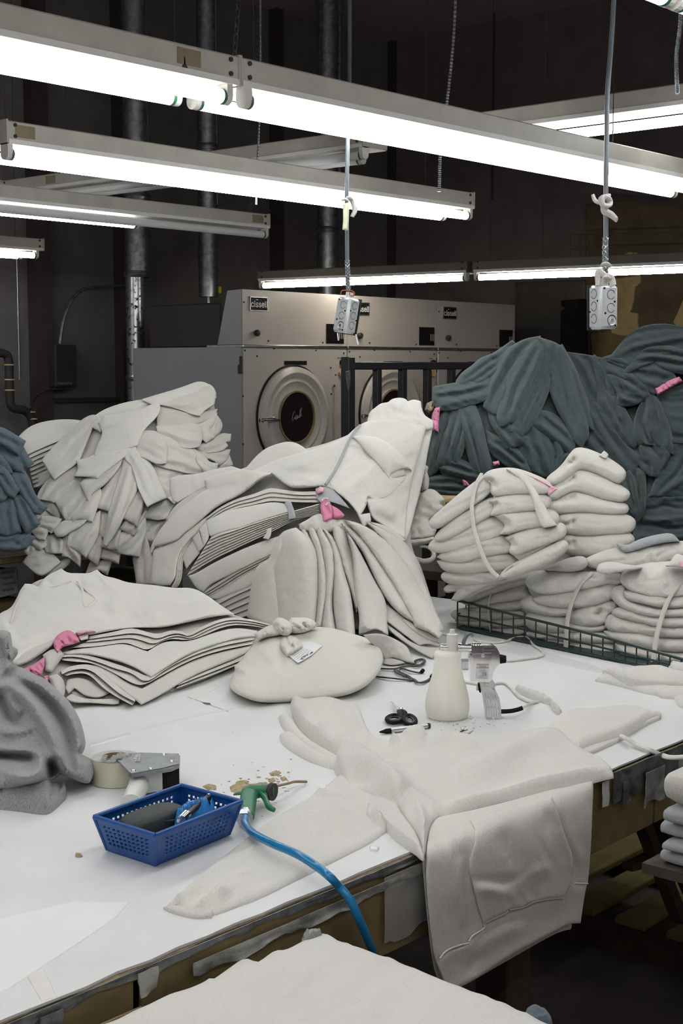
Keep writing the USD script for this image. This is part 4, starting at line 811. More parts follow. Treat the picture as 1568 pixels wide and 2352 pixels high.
# trouser legs fanning out below the ribbon
fan = [('broad smooth leg at the far left of the fan, half behind its neighbour', Bz([(985, 860), (1090, 805), (1110, 760), (1150, 660), (1200, 590), (1250, 560), (1230, 700), (1150, 850), (1160, 1000), (1200, 1200), (1200, 1400), (1040, 1400), (895, 1320), (920, 1110), (950, 960)]), .010, .022, 16),
 ('widest smooth leg of the fan, second from the left', Bz([(1225, 548), (1330, 522), (1420, 590), (1485, 700), (1522, 850), (1528, 1050), (1512, 1250), (1495, 1420), (1165, 1420), (1130, 1250), (1098, 1050), (1090, 850), (1122, 700), (1180, 600)]), .026, .035, 24),
 ('thin pleated leg just right of the widest fan leg', A([(185, 1195), (225, 1205), (262, 1290), (312, 1380), (342, 1440), (354, 1560), (350, 1800), (335, 2060), (230, 2090), (280, 1700), (285, 1500), (235, 1330)]), .012, .02, 8),
 ('narrow curled leg edge, fourth from the left in the fan', A([(248, 1190), (300, 1178), (322, 1240), (372, 1350), (395, 1460), (424, 1620), (430, 1800), (405, 1950), (380, 2110), (322, 2110), (340, 1900), (345, 1600), (338, 1440), (298, 1340)]), .016, .022, 8),
 ('slim leg right of the curled edge, fifth from the left in the fan', A([(318, 1130), (372, 1200), (402, 1260), (452, 1330), (495, 1420), (502, 1600), (496, 1700), (470, 1900), (505, 2140), (400, 2140), (360, 2100), (400, 1900), (415, 1640), (385, 1450), (360, 1330), (325, 1230)]), .010, .024, 10),
 ('straight leg in the centre of the fan, ending behind the white bag', A([(368, 1190), (442, 1260), (502, 1340), (545, 1440), (568, 1560), (606, 1700), (640, 1800), (668, 2000), (682, 2185), (530, 2180), (490, 1950), (488, 1720), (495, 1560), (482, 1420), (432, 1300)]), .022, .024, 11),
 ('short shaded pleat right of the central fan leg', A([(478, 1208), (560, 1218), (612, 1250), (644, 1330), (690, 1480), (712, 1640), (730, 1900), (700, 1980), (640, 1760), (585, 1600), (550, 1480), (505, 1330)]), .004, .022, 10),
 ('leg with an open cuff hanging free in the middle of the fan', A([(598, 1240), (642, 1300), (702, 1400), (765, 1520), (826, 1640), (878, 1740), (938, 1830), (966, 1930), (968, 2050), (980, 2182), (955, 2172), (930, 2148), (860, 2128), (780, 2162), (725, 2172), (732, 2050), (718, 1950), (695, 1850), (684, 1700), (674, 1500), (634, 1330)]), .026, .026, 10),
 ('long shaded leg between the two open-cuffed fan legs', A([(558, 1180), (700, 1260), (795, 1350), (878, 1470), (968, 1590), (1060, 1720), (1140, 1850), (1200, 1930), (1240, 2080), (1150, 2040), (1050, 1960), (960, 1850), (872, 1690), (792, 1510), (730, 1400), (640, 1300)]), .006, .024, 10),
 ('long leg with frayed cuff reaching the table, right of the fan', A([(598, 1158), (760, 1205), (905, 1285), (1005, 1375), (1108, 1495), (1188, 1615), (1268, 1755), (1338, 1878), (1388, 1985), (1420, 2060), (1468, 2182), (1440, 2212), (1360, 2162), (1230, 2112), (1188, 2000), (1128, 1900), (1038, 1735), (926, 1565), (815, 1405), (698, 1262)]), .026, .026, 12),
 ('outermost right leg of the fan, edge on', A([(798, 1178), (902, 1225), (1014, 1285), (1108, 1335), (1188, 1425), (1260, 1535), (1310, 1680), (1362, 1850), (1410, 1980), (1476, 2132), (1450, 2160), (1390, 2060), (1320, 1890), (1240, 1730), (1170, 1610), (1070, 1480), (950, 1345)]), .012, .022, 8)]
for k, (lab, pts, off, t, r) in enumerate(fan):
    rd = []
    if 'open cuff' in lab: rd = [(A([(720, 1810), (800, 1800), (900, 1830)]), -.004, 3), (A([(760, 1960), (770, 2080), (760, 2160)]), .008, 8), (A([(930, 1960), (925, 2060), (925, 2150)]), -.010, 7)]
    if 'widest' in lab: rd = [(Bz([(1170, 640), (1130, 800), (1110, 1000), (1150, 1300)]), -.010, 9), (Bz([(1340, 560), (1400, 800), (1400, 1200)]), .010, 26)]
    cg('oatmeal sweatpants ' + lab, pts, off, t, r, 'oat' if k % 3 else 'oat_warm', 'sweatpants', noise=.005, nscale=30, seed=k, ridges=rd, tilt=((0, .045) if k < 6 else (180, .045)), dome=.014 + t * .8, axis='y', tb=.05, tuck=[(*min(pts, key=lambda p: p[1])[:2], 20, .015)], gr=1.5)
cg('inner back of the open cuff in the middle of the fan', A([(720, 2120), (800, 2100), (900, 2090), (970, 2130), (978, 2190), (900, 2185), (800, 2192), (722, 2185)]), -.006, .008, 4, 'oat_dim', 'cuff', step=4)
for k, pts in enumerate(([(955, 1900), (1060, 1985), (1180, 2075), (1290, 2180), (1400, 2235), (1455, 2262), (1440, 2296), (1340, 2268), (1262, 2286), (1180, 2225), (1050, 2125), (960, 2062)], [(960, 2080), (1100, 2180), (1190, 2255), (1330, 2300), (1455, 2296), (1450, 2330), (1380, 2405), (1250, 2335), (1140, 2262), (1000, 2160)], [(1230, 2110), (1340, 2165), (1430, 2210), (1450, 2262), (1330, 2230), (1180, 2130), (1080, 2030), (1180, 2060)])):
    cg('oatmeal sweatpants ' + ('hem flattened under the frayed cuff at the right', 'lowest hem lying on the table beside the spray nozzle', 'frayed hem tucked directly below the long cuffed leg')[k], A(pts), (.004, -.004, .014)[k], .014, 6, 'oat', 'sweatpants', noise=.004, nscale=20, seed=20 + k)
for k in range(3):
    cg(('uppermost', 'middle', 'lowest')[k] + ' thin oatmeal layer edge fanning out under the pale body at the right', A([(790 - 30 * k, 1165 + 12 * k), (930, 1190 + 22 * k), (1030, 1245 + 25 * k), (1110, 1292 + 28 * k), (1142, 1340 + 20 * k), (1112, 1352 + 26 * k), (1000, 1282 + 28 * k), (900, 1222 + 26 * k)]), .022 - .006 * k, .012, 4, 'oat', 'sweatpants', step=5)
cg('puckered waist of the fanned legs gathered under the pink ribbon', A([(320, 1105), (400, 1090), (490, 1140), (600, 1150), (770, 1195), (800, 1250), (700, 1290), (560, 1250), (440, 1270), (330, 1270), (250, 1260), (185, 1240), (190, 1185), (260, 1150)]), .022, .03, 9, 'oat', 'sweatpants', noise=.02, nscale=9, ndir=80, nstretch=4, seed=5)
# layered sweats on the left of the ribbon
cg('oatmeal sheet draped at the upper left of the middle bundle', Cz([(350, 935), (450, 905), (570, 898), (640, 885), (760, 850), (870, 835), (905, 822), (960, 845), (1060, 868), (1150, 900), (1000, 960), (800, 1000), (690, 1010), (600, 1055), (500, 1105), (420, 1155), (380, 1142), (350, 1060)]), -.01, .02, 9, 'oat', ridges=[(Cz([(580, 920), (590, 980), (595, 1040)]), .008, 5), (Cz([(600, 1040), (690, 960), (860, 880)]), .008, 8)], tb=.05)
cg('oatmeal layer edge below the upper left sheet of the bundle', Cz([(700, 1005), (600, 1048), (480, 1118), (380, 1200), (330, 1290), (318, 1315), (350, 1300), (440, 1240), (560, 1160), (700, 1080)]), -.004, .014, 6, 'oat_dim')
cg('wide sleeve sweeping down the left side of the middle bundle', Bz([(508, 90), (560, 55), (700, 15), (850, -15), (960, 8), (1115, 28), (1060, 58), (975, 110), (930, 155), (800, 240), (640, 315), (540, 392), (440, 482), (300, 592), (268, 632), (180, 662), (60, 692), (22, 765), (18, 705), (58, 610), (100, 540), (180, 440), (300, 330), (420, 240), (530, 170)]), .028, .024, 12, 'oat', 'sleeve',
   ridges=[(Bz([(960, 90), (860, 200), (620, 290), (440, 420)]), .012, 10), (Bz([(560, 190), (660, 150), (780, 130)]), -.010, 6), (Bz([(1040, 50), (960, 110), (900, 180)]), .016, 7), (Bz([(60, 640), (140, 520), (300, 400)]), .008, 14)], noise=.008, nscale=34, ndir=-40, seed=8)
cg('hanging lower part of the left sleeve of the middle bundle', Bz([(40, 720), (100, 690), (180, 655), (272, 622), (305, 575), (440, 470), (560, 400), (440, 560), (345, 660), (275, 760), (255, 880), (250, 965), (200, 1035), (100, 1042), (15, 1025), (35, 850)]), .012, .024, 12, 'oat', 'sleeve', noise=.006, nscale=40, tb=.04)
for k in range(3):
    e = k * 16
    cg(('nearest', 'middle', 'farthest')[k] + ' of three thin layer edges curving down at the left of the bundle', Bz([(560 + e, 395), (430 + e, 520), (335 + e, 650), (275 + e, 745), (258 + e, 810), (252 + e, 900), (245 + e, 985), (205 + e, 1055), (222 + e, 1064), (265 + e, 1010), (278 + e, 920), (285 + e, 800), (320 + e, 710), (400 + e, 600), (600 + e, 420)]), .004 - .012 * k, .014, 5, 'oat' if k % 2 else 'oat_dim', 'sleeve', step=5, tb=.02)
def lerp_line(a, b, u): return [(p[0] + (q[0] - p[0]) * u, p[1] + (q[1] - p[1]) * u) for p, q in zip(a, b)]
def bands(labels, la, lb, wpx, off0, dstep, t=.011, m='oat', name='sweatpants', S=None):
    n = len(labels); f = lambda u: chaikin(np.array(lerp_line(la, lb, u)), 2, False)
    for k, lab in enumerate(labels):
        up_, lo_ = f((k - .5) / max(1, n - 1)), f((k + .45) / max(1, n - 1))
        garment(name, lab, 'clothing', loft(up_, lo_, (S or SC).up(off0 + dstep * k), t=.004, lip=t, tb=.03, wob=.002, seed=k), m if k % 2 else ('oat' if m != 'oat' else 'oat_warm'))
N_ = ['top', 'second', 'third', 'fourth', 'fifth', 'sixth', 'seventh', 'eighth', 'lowest']
bands([f'{N_[k]} oatmeal layer of three running into the ribbon under the pale body' for k in range(3)], Bz([(1545, 205), (1350, 212), (1160, 185), (1090, 178), (940, 235), (800, 268), (640, 345), (520, 440)]), Bz([(1545, 275), (1350, 275), (1160, 262), (1090, 258), (940, 300), (800, 325), (650, 390), (540, 465)]), 11, .016, -.004)
cg('flat top sheet of the strapped stack on the left of the bundle', Bz([(528, 452), (640, 398), (760, 352), (900, 326), (1100, 286), (1185, 292), (1240, 305), (1275, 375), (1100, 425), (950, 475), (800, 530), (760, 532), (660, 560), (565, 598), (545, 580), (528, 490)]), .018, .012, 4, 'oat_light', 'sweatpants', noise=.004, nscale=40)
for k, pts in enumerate(([(455, 515), (530, 462), (556, 595), (525, 655), (500, 690), (480, 600)], [(385, 600), (455, 535), (505, 690), (455, 738), (420, 660)], [(300, 742), (385, 640), (405, 620), (470, 740), (345, 890), (328, 850)])):
    cg(('upper', 'middle', 'lower')[k] + ' stepped corner at the left end of the strapped stack', Bz(pts), .010 - .012 * k, .014, 4, 'oat_light' if k == 0 else 'oat', 'sweatpants', step=4)
bands([f'{N_[k]} folded layer in the strapped stack on the left of the bundle' for k in range(8)], Bz([(1545, 305), (1260, 385), (1000, 462), (900, 495), (770, 540), (660, 570), (560, 612)]), Bz([(1545, 395), (1330, 432), (1090, 560), (950, 620), (740, 720), (590, 790), (360, 930)]), 9.5, .016, -.003)
cg('broad sweatpants face below the strapped stack of the bundle', Bz([(360, 950), (430, 930), (560, 850), (700, 780), (850, 710), (1000, 650), (1160, 600), (1240, 570), (1200, 640), (1150, 740), (1100, 765), (960, 830), (800, 910), (640, 990), (560, 1030), (500, 1095), (440, 1075)]), .004, .018, 7, 'oat', 'sweatpants', noise=.005, nscale=50, seed=6)
bands([f'{N_[k]} of three edges under the broad sweatpants face' for k in range(3)], Bz([(1120, 755), (960, 838), (820, 905), (690, 985), (570, 1060), (500, 1105)]), Bz([(1110, 800), (965, 880), (840, 945), (715, 1030), (610, 1090), (540, 1130)]), 9, -.002, -.005)
cg('shaded sweatpants face low on the left of the bundle', Bz([(530, 1135), (690, 1035), (820, 955), (950, 885), (1000, 850), (980, 960), (940, 1035), (800, 1098), (700, 1130), (610, 1170)]), -.012, .016, 6, 'oat', 'sweatpants')
bands([f'{N_[k]} of five bottom layer edges behind the drawstring pile' for k in range(5)], Bz([(950, 1030), (790, 1100), (690, 1150), (610, 1195)]), Bz([(930, 1270), (880, 1290), (820, 1310), (760, 1330)]), 10, -.016, -.004, m='oat_dim')
for lab, pts in (('grey elastic strap holding the upper layers of the strapped stack', [(1228, 290), (1285, 280), (1322, 380), (1328, 432), (1265, 444), (1262, 370)]), ('small pale strap round the lower layers of the strapped stack', [(1070, 530), (1112, 518), (1108, 590), (1082, 626), (1028, 612), (1058, 580)])):
    cg(lab, Bz(pts), .034, .008, 4, 'rib_grey' if 'grey' in lab else 'oat', 'strap', 'strap', step=3.5)
# ribbon, ties
rb = thing('pink_ribbon', 'crumpled pink ribbon tied at the waist of the middle bundle', 'ribbon', SC.up(.03).pos(A([(470, 1170)]))[0])
for k, (pts, m_) in enumerate((([(335, 885), (372, 848), (408, 870), (402, 905), (345, 920)], 'pink_pale'), ([(368, 1015), (400, 968), (440, 962), (492, 1050), (492, 1142), (395, 1184), (380, 1090)], 'pink'), ([(470, 1020), (532, 1048), (594, 1110), (572, 1138), (485, 1144), (480, 1080)], 'pink'))):
    obj('ribbon_loop', relief(A(pts), SC.up(.045), t=.018, r=5, tb=.01, step=3, noise=.012, nscale=14, ndir=60, seed=k + 2), m_, rb, smooth=60)
for pts in ([(385, 985), (400, 965), (430, 958), (444, 972)], [(420, 1022), (440, 1005), (462, 1000)]):
    obj('tie_end', tube(SC.up(.072).pos(A(pts)), .003, 6, sm=16), 'white_rag', rb)
tag(obj('grey_string', tube(SC.up(.048).pos(A([(735, 300), (690, 350), (630, 440), (590, 530), (540, 640), (480, 750), (420, 835)])), .0042, 7, sm=40), 'rib_grey'), 'thin grey drawcord running down over the pale sweatshirt body', 'cord')
# crumpled sweats behind the right flank of the bundle
SR = Surf([(960, 1050, 4.95), (1040, 1180, 4.85), (980, 1300, 4.7), (1040, 1350, 4.6)])
for k, (lab, pts) in enumerate((('small oatmeal bulge peeking out right of the side panel', [(1300, 640), (1350, 680), (1332, 720), (1358, 780), (1342, 885), (1270, 910)]), ('crumpled oatmeal sweatshirt behind the right flank of the bundle', [(1260, 930), (1300, 890), (1360, 868), (1420, 890), (1495, 970), (1465, 1010), (1505, 1062), (1440, 1112), (1362, 1152), (1372, 1192), (1422, 1240), (1400, 1305), (1330, 1330), (1130, 1345), (1180, 1200)]),
      ('low rolled oatmeal hem behind the right flank of the bundle', [(1110, 1330), (1250, 1318), (1395, 1300), (1412, 1335), (1330, 1375), (1120, 1400)]))):
    cg(lab, A(pts), (-.02, 0, .01)[k], .05, 14, 'oat_dim', S=SR, tb=.12, noise=.02, nscale=24, seed=k + 60)
tag(obj('drawcord', tube(SR.up(.03).pos(A([(1270, 1390), (1340, 1400), (1395, 1450), (1380, 1505), (1310, 1525), (1220, 1500)])), .008, 7, sm=40, flat=.6), 'oat_dim'), 'looped oatmeal tie hanging in the shade right of the bundle', 'cord')
# ================================================================ sweatpants stack with drawstring, left of the middle
G_ = zoom(0, 1300, 640); H_ = zoom(0, 1400, 440); D_ = zoom(0, 860, 400)
SP = Surf([z_(320, 1622, TZ + .01), z_(190, 1610, TZ + .02), z_(600, 1500, TZ + .02), z_(560, 1540, TZ + .01), (340, 1500, 3.72), (60, 1520, 3.45), (250, 1330, 4.35), (60, 1340, 4.25), (480, 1400, 4.1), (0, 1420, 3.9), (430, 1345, 4.4)], smooth=.004)
def pg(label, pts, off, t=.010, r=5, m='oat', name='sweatpants', S=None, **kw):
    kw.setdefault('step', 5.5); kw.setdefault('tb', .012); kw.setdefault('dome', t * .3)
    return garment(name, label, 'clothing', relief(pts, (S or SP).up(off), t=t, r=r, **kw), m)
tag(obj('folded_sweats', relief(G_([(60, 560), (60, 300), (120, 160), (220, 60), (500, 60), (900, 130), (1250, 250), (1500, 340), (1400, 520), (1250, 600), (1000, 700), (800, 760), (560, 760), (400, 760), (360, 650), (200, 620)]), SP.up(-.07), t=.02, r=20, tb=.12, step=14, noise=.015, nscale=40), 'oat_dim', smooth=60), 'mass of folded sweatpants inside the drawstring stack at the left', 'clothing', kind='stuff')
pg('top sweatpants of the left stack, smooth seat side up with a drawstring waist', G_([(-60, 330), (0, 262), (60, 240), (95, 180), (110, 140), (140, 100), (175, 100), (215, 118), (250, 60), (345, 14), (380, 40), (440, 40), (500, 42), (545, 18), (580, 55), (650, 68), (720, 95), (880, 108), (980, 125), (1080, 120), (1160, 160), (1240, 220), (1320, 272), (1200, 285), (1000, 330), (900, 350), (740, 345), (600, 370), (480, 395), (330, 400), (200, 470), (90, 540), (0, 560), (-60, 560)]), .02, .014, 7, 'oat_light', tb=.04, rsc=2.6, noise=.02, nscale=45, ndir=10, seed=31, ridges=[
  (G_([(210, 60), (190, 85), (215, 112)]), .014, 5), (G_([(250, 70), (300, 120), (400, 100), (560, 130)]), -.010, 8), (G_([(100, 190), (200, 150), (330, 110), (405, 88)]), .006, 4), (G_([(560, 30), (600, 90), (640, 120)]), .012, 8), (G_([(440, 60), (460, 120), (500, 160)]), -.008, 9), (G_([(620, 150), (560, 230), (640, 300), (800, 300)]), -.012, 16), (G_([(800, 260), (1000, 180), (1200, 260)]), .008, 22), (G_([(980, 125), (1000, 160), (1060, 200)]), -.008, 8), (G_([(60, 300), (50, 340), (100, 240)]), -.008, 4), (G_([(0, 300), (60, 380), (100, 480)]), .010, 12), (G_([(100, 520), (200, 430), (330, 390)]), -.010, 12), (G_([(80, 470), (200, 400)]), .008, 9)])
tag(obj('drawstring', tube(SP.up(.046).pos(np.array([p_[:2] for p_ in G_([(60, 320), (110, 190), (200, 150), (300, 115), (400, 86)])])), .0035, 7, sm=40, flat=.6), 'oat'), 'pale drawstring lying along the waistband of the top left sweatpants', 'drawstring')
tag(obj('drawstring', tube(SP.up(.048).pos(np.array([p_[:2] for p_ in G_([(436, 88), (455, 110), (466, 160), (470, 205), (482, 230), (510, 222), (537, 195), (530, 175), (500, 150), (470, 120), (460, 105)])])), .0045, 7, sm=60, flat=.6), 'oat_light'), 'looped pale drawstring end lying on the top left sweatpants', 'drawstring')
def edge_fold(lines, labels, off0, dst, t, m='oat', seed=0, **kw):
    """stack of layers between successive traced edge lines (each line is the front edge of one layer)"""
    for k, lab in enumerate(labels):
        a, b = lines[k], lines[k + 1]
        garment('sweatpants', lab, 'clothing', loft(a, b, SP.up(off0 + dst * k), t=.005, lip=t * 1.6, tb=.03, wob=.003, seed=seed + k), m if k % 2 == 0 else 'oat_warm')
def L2(p): return [tuple(q) for q in chaikin(np.array([x[:2] for x in G_(p)]), 2, False)]
lineA = [L2([(500, 395), (620, 375), (740, 345), (830, 372), (890, 385), (960, 360), (1020, 366), (1050, 385), (1120, 350), (1200, 310), (1300, 285), (1420, 300), (1530, 330)]),
         L2([(500, 412), (620, 395), (750, 375), (830, 395), (885, 414), (960, 382), (1020, 380), (1060, 400), (1130, 362), (1210, 325), (1300, 300), (1420, 312), (1515, 336)]),
         L2([(480, 430), (600, 418), (730, 402), (800, 420), (865, 444), (940, 405), (1010, 392), (1070, 412), (1140, 375), (1220, 338), (1310, 315), (1420, 325), (1500, 342)]),
         L2([(400, 462), (560, 452), (700, 428), (770, 455), (830, 478), (900, 430), (960, 408), (1060, 420), (1150, 390), (1230, 352), (1320, 330), (1420, 338), (1490, 350)])]
edge_fold(lineA, [f'{N_[k]} wavy layer edge of three under the top left sweatpants' for k in range(3)], .016, -.006, .010, seed=50)
pg('cuff end beside the upper pink ribbon on the left stack', G_([(440, 380), (480, 375), (498, 390), (496, 412), (455, 420), (440, 405)]), .034, .014, 4, 'fleece', 'cuff', step=3)
pg('broad folded sweatpants leg in the middle of the left stack, pointed corner forward', G_([(340, 490), (420, 468), (560, 452), (700, 430), (830, 480), (900, 432), (980, 420), (1060, 425), (1200, 375), (1330, 345), (1450, 365), (1440, 400), (1300, 415), (1180, 455), (1080, 490), (980, 545), (850, 628), (740, 560), (600, 520), (480, 495), (380, 500)]), .004, .012, 5, 'oat_light', noise=.014, nscale=40, ndir=15, seed=33)
lineB = [L2([(340, 500), (400, 490), (500, 500), (620, 540), (740, 580), (845, 632), (960, 560), (1100, 480), (1250, 430), (1440, 392)]), L2([(340, 515), (420, 508), (540, 535), (650, 580), (740, 600), (820, 666), (930, 580), (1080, 505), (1240, 450), (1430, 415)]), L2([(345, 530), (430, 540), (520, 545), (640, 600), (720, 650), (800, 680), (920, 610), (1080, 525), (1240, 475), (1420, 440)])]
edge_fold(lineB, [f'{N_[k]} fold edge of two below the pointed sweatpants leg' for k in range(2)], -.002, -.008, .012, seed=60)
pg('lower folded sweatpants sheet reaching the table with a pointed corner', G_([(500, 560), (560, 545), (640, 590), (700, 650), (800, 690), (930, 610), (1080, 530), (1240, 480), (1420, 445), (1380, 500), (1200, 570), (1060, 630), (900, 730), (795, 782), (740, 740), (660, 680), (600, 640)]), -.018, .012, 5, 'oat', noise=.005, nscale=40, ndir=-30, seed=34, tb=.02)
lineC = [L2([(340, 590), (400, 560), (520, 548), (600, 620), (680, 690), (760, 750)]), L2([(350, 610), (400, 585), (500, 575), (590, 650), (670, 720), (760, 765)]), L2([(370, 620), (420, 605), (500, 605), (580, 690), (660, 740), (745, 785)])]
edge_fold(lineC, [f'{N_[k]} curling layer edge at the left front of the sweatpants stack' for k in range(2)], -.006, -.010, .016, seed=70)
lineD = [L2([(1440, 470), (1300, 535), (1150, 595), (1000, 660)]), L2([(1430, 500), (1300, 555), (1150, 612), (1000, 672)]), L2([(1400, 530), (1280, 580), (1150, 632), (990, 690)])]
edge_fold(lineD, [f'{N_[k]} thin layer edge near the white bag at the right of the left stack' for k in range(2)], -.03, -.008, .012, seed=80)
pg('open bottom fold at the left front of the sweatpants stack', G_([(365, 690), (380, 640), (430, 625), (500, 640), (560, 690), (620, 715), (560, 745), (480, 735), (420, 690), (385, 720)]), -.026, .012, 5, 'oat_dim', tb=.02)
pg('flat lowest hem under the left front of the sweatpants stack', G_([(370, 740), (400, 720), (470, 745), (560, 750), (640, 745), (672, 752), (670, 775), (640, 782), (500, 770), (430, 772), (378, 756)]), -.03, .010, 4, 'oat', tb=.015)
for k, (lab, pts, off) in enumerate((('twisted oatmeal leg end left of the upper pink ribbon', [(60, 545), (130, 490), (200, 450), (280, 420), (320, 400), (310, 440), (240, 490), (160, 545), (90, 565)], .012), ('knotted rolled leg between the two pink ribbons', [(240, 500), (290, 465), (340, 470), (360, 500), (320, 560), (290, 600), (255, 590), (250, 540)], .02), ('coiled oatmeal end below the lower pink ribbon', [(270, 620), (320, 605), (360, 640), (370, 700), (350, 760), (310, 720), (290, 670)], .014))):
    pg(lab, G_(pts), off, .03, 9, 'oat_dim', noise=.014, nscale=13, ndir=-40, seed=90 + k, tb=.05)
for lab, pts, m_, off in (('bright pink ribbon knotted on the left sweatpants stack', [(298, 440), (310, 400), (345, 372), (380, 358), (410, 370), (440, 400), (448, 428), (400, 445), (350, 455), (325, 490), (310, 470)], 'pink', .052), ('pale pink ribbon end trailing right of the left stack knot', [(425, 375), (460, 358), (540, 362), (536, 374), (480, 378), (440, 392)], 'pink_pale', .050), ('lower pink ribbon hanging beside the charcoal garment', [(130, 580), (200, 548), (250, 510), (255, 540), (235, 615), (205, 622), (180, 600), (150, 605)], 'pink', .05), ('small pink ribbon scrap low on the left stack', [(245, 620), (270, 614), (275, 640), (262, 670), (248, 650)], 'pink', .05)):
    tag(obj('pink_ribbon', relief(G_(pts), SP.up(off), t=.008, r=3, dome=.014, tb=.03, step=3, noise=.03, nscale=8, ndir=50, seed=len(lab)), m_, smooth=60), lab, 'ribbon')
# ================================================================ charcoal garment at the left edge
SG = Surf([z_(60, 1850, TZ + .01), z_(-60, 1850, TZ + .01), z_(195, 1790, TZ + .02), (-60, 1440, 3.05), (20, 1440, 3.05), (110, 1530, 3.0), (170, 1620, 2.93), (-60, 1650, 2.84)], smooth=.003)
cgm = thing('charcoal_sweater', 'heather charcoal sweatshirt heaped in loose folds at the left edge of the table', 'sweatshirt', onz(100, 1790, TZ))
gm = relief(H_([(-190, 1100), (-210, 700), (-150, 400), (-90, 230), (0, 165), (40, 168), (85, 190), (96, 250), (102, 300), (146, 325), (148, 368), (100, 425), (130, 460), (200, 482), (280, 528), (362, 560), (450, 640), (542, 722), (592, 792), (642, 872), (672, 952), (697, 1052), (702, 1120), (672, 1185), (720, 1210), (772, 1240), (775, 1330), (735, 1420), (700, 1427), (620, 1400), (560, 1372), (500, 1350), (430, 1400), (300, 1440), (0, 1490), (-140, 1400)]), SG, t=.045, r=18, tb=.06, step=5, dome=.03, noise=.010, nscale=24, ndir=50, rsc=1.5, seed=17, ridges=[
  (H_([(-60, 610), (60, 600), (170, 660), (280, 780), (380, 930), (460, 1090), (490, 1240)]), .055, 13, 1.5), (H_([(120, 600), (250, 640), (380, 740), (480, 850), (560, 1000), (600, 1150)]), -.035, 12), (H_([(200, 520), (350, 620), (500, 740), (620, 900), (660, 1100), (650, 1240)]), .035, 18), (H_([(0, 700), (60, 820), (80, 900), (160, 960)]), -.03, 10), (H_([(60, 700), (110, 800), (180, 850)]), .02, 9), (H_([(-60, 980), (60, 1000), (160, 980), (260, 960)]), .022, 14), (H_([(-60, 1150), (100, 1160), (250, 1175), (380, 1200), (450, 1240)]), .02, 14), (H_([(-20, 1195), (120, 1205), (280, 1215)]), -.05, 10),
  (H_([(60, 1340), (200, 1380), (300, 1350), (350, 1280), (320, 1215)]), .05, 14), (H_([(390, 1240), (440, 1300), (420, 1390)]), -.06, 16), (H_([(560, 1060), (590, 1200), (600, 1330)]), -.02, 9), (H_([(500, 1180), (520, 1290), (580, 1370)]), .02, 9), (H_([(40, 180), (60, 300), (90, 440), (40, 560)]), .03, 9), (H_([(0, 240), (30, 340), (60, 420)]), -.02, 7), (H_([(96, 300), (110, 360), (100, 420)]), -.025, 6), (H_([(130, 460), (60, 540), (0, 600)]), -.03, 8), (H_([(680, 1200), (740, 1280), (730, 1400)]), -.012, 6)])
obj('body', gm, 'charcoal', cgm, smooth=70)
obj('sleeve', relief(H_([(-260, 1470), (0, 1478), (150, 1448), (300, 1420), (400, 1408), (470, 1385), (530, 1388), (546, 1420), (538, 1470), (470, 1530), (400, 1592), (300, 1588), (200, 1572), (0, 1548), (-260, 1540)]), TS.up(.003), t=.018, r=12, tb=.003, step=5, dome=.014, noise=.004, nscale=30, ridges=[(H_([(440, 1420), (420, 1500), (400, 1580)]), -.012, 5), (H_([(470, 1400), (500, 1440), (440, 1530)]), -.02, 10), (H_([(0, 1500), (200, 1490), (380, 1440)]), .008, 10)]), 'charcoal', cgm, smooth=70)
# ================================================================ beige heap with hanging sleeves on the back table
SBH = Surf([(60, 1320, 5.92), (250, 1330, 5.95), (400, 1330, 6.0), (120, 1200, 6.05), (300, 1180, 6.0), (420, 1200, 6.1), (200, 1060, 6.25), (350, 1000, 6.25), (480, 900, 6.5), (520, 1060, 6.35), (230, 960, 6.4), (60, 1000, 6.45), (120, 980, 6.5)], smooth=.003)
def bgm(label, pts, off, t=.02, r=5, m='oat_dim', name='sweatshirt', **kw):
    kw.setdefault('step', 5); kw.setdefault('tb', .02); kw.setdefault('dome', .012); kw.setdefault('ridges', folds(pts, 2 + kw.get('seed', 0) % 3, .011, 4.5, kw.get('seed', 0))); kw.setdefault('noise', .006); kw.setdefault('nscale', 22)
    return garment(name, label, 'clothing', relief(pts, SBH.up(off), gr=4, t=.005, r=2.5, **kw), m)
tag(obj('heaped_sweatshirts', relief(D_([(260, 1560), (260, 1300), (420, 1000), (560, 600), (760, 440), (1000, 360), (1400, 260), (1800, 110), (1900, 160), (2000, 600), (2040, 800), (1700, 860), (1450, 1200), (1280, 1580), (1000, 1640), (500, 1700)]), SBH.up(-.045), t=.02, r=10, tb=.5, step=14, noise=.03, nscale=30), 'oat_dim', smooth=60), 'mass of beige sweatshirts inside the heap on the back table', 'clothing', kind='stuff')
tag(obj('folded_sweats', relief(D_([(150, 580), (200, 520), (280, 460), (400, 420), (580, 400), (740, 412), (780, 440), (640, 520), (500, 640), (480, 900), (460, 960), (330, 1030), (300, 900), (240, 740)]), SBH.up(-.16), t=.03, r=12, tb=.4, step=10, noise=.01, nscale=30), 'oat_light', smooth=60), 'pale folded sweats stacked behind the left of the beige heap', 'clothing')
la, lb = [(170, 620), (240, 700), (400, 640), (560, 560), (620, 540)], [(310, 1010), (330, 990), (400, 950), (470, 900), (480, 890)]
for k in range(9):
    f = lambda u: chaikin(np.array([p_[:2] for p_ in D_(lerp_line([(240, 715), (330, 670), (450, 620), (590, 560)], [(300, 1010), (350, 990), (420, 955), (475, 925)], u))]), 2, False)
    a_, b_ = f((k - .45) / 8), f((k + .35) / 8)
    garment('folded_sweats', f'{N_[k]} of nine pale folded edges between the blue-grey and beige heaps', 'clothing', loft(a_, b_, SBH.up(-.10 - .006 * k), t=.005, lip=.014, tb=.05, wob=.003, seed=k), 'oat_light' if k < 2 else 'oat')
C2 = zoom(300, 860, 700)
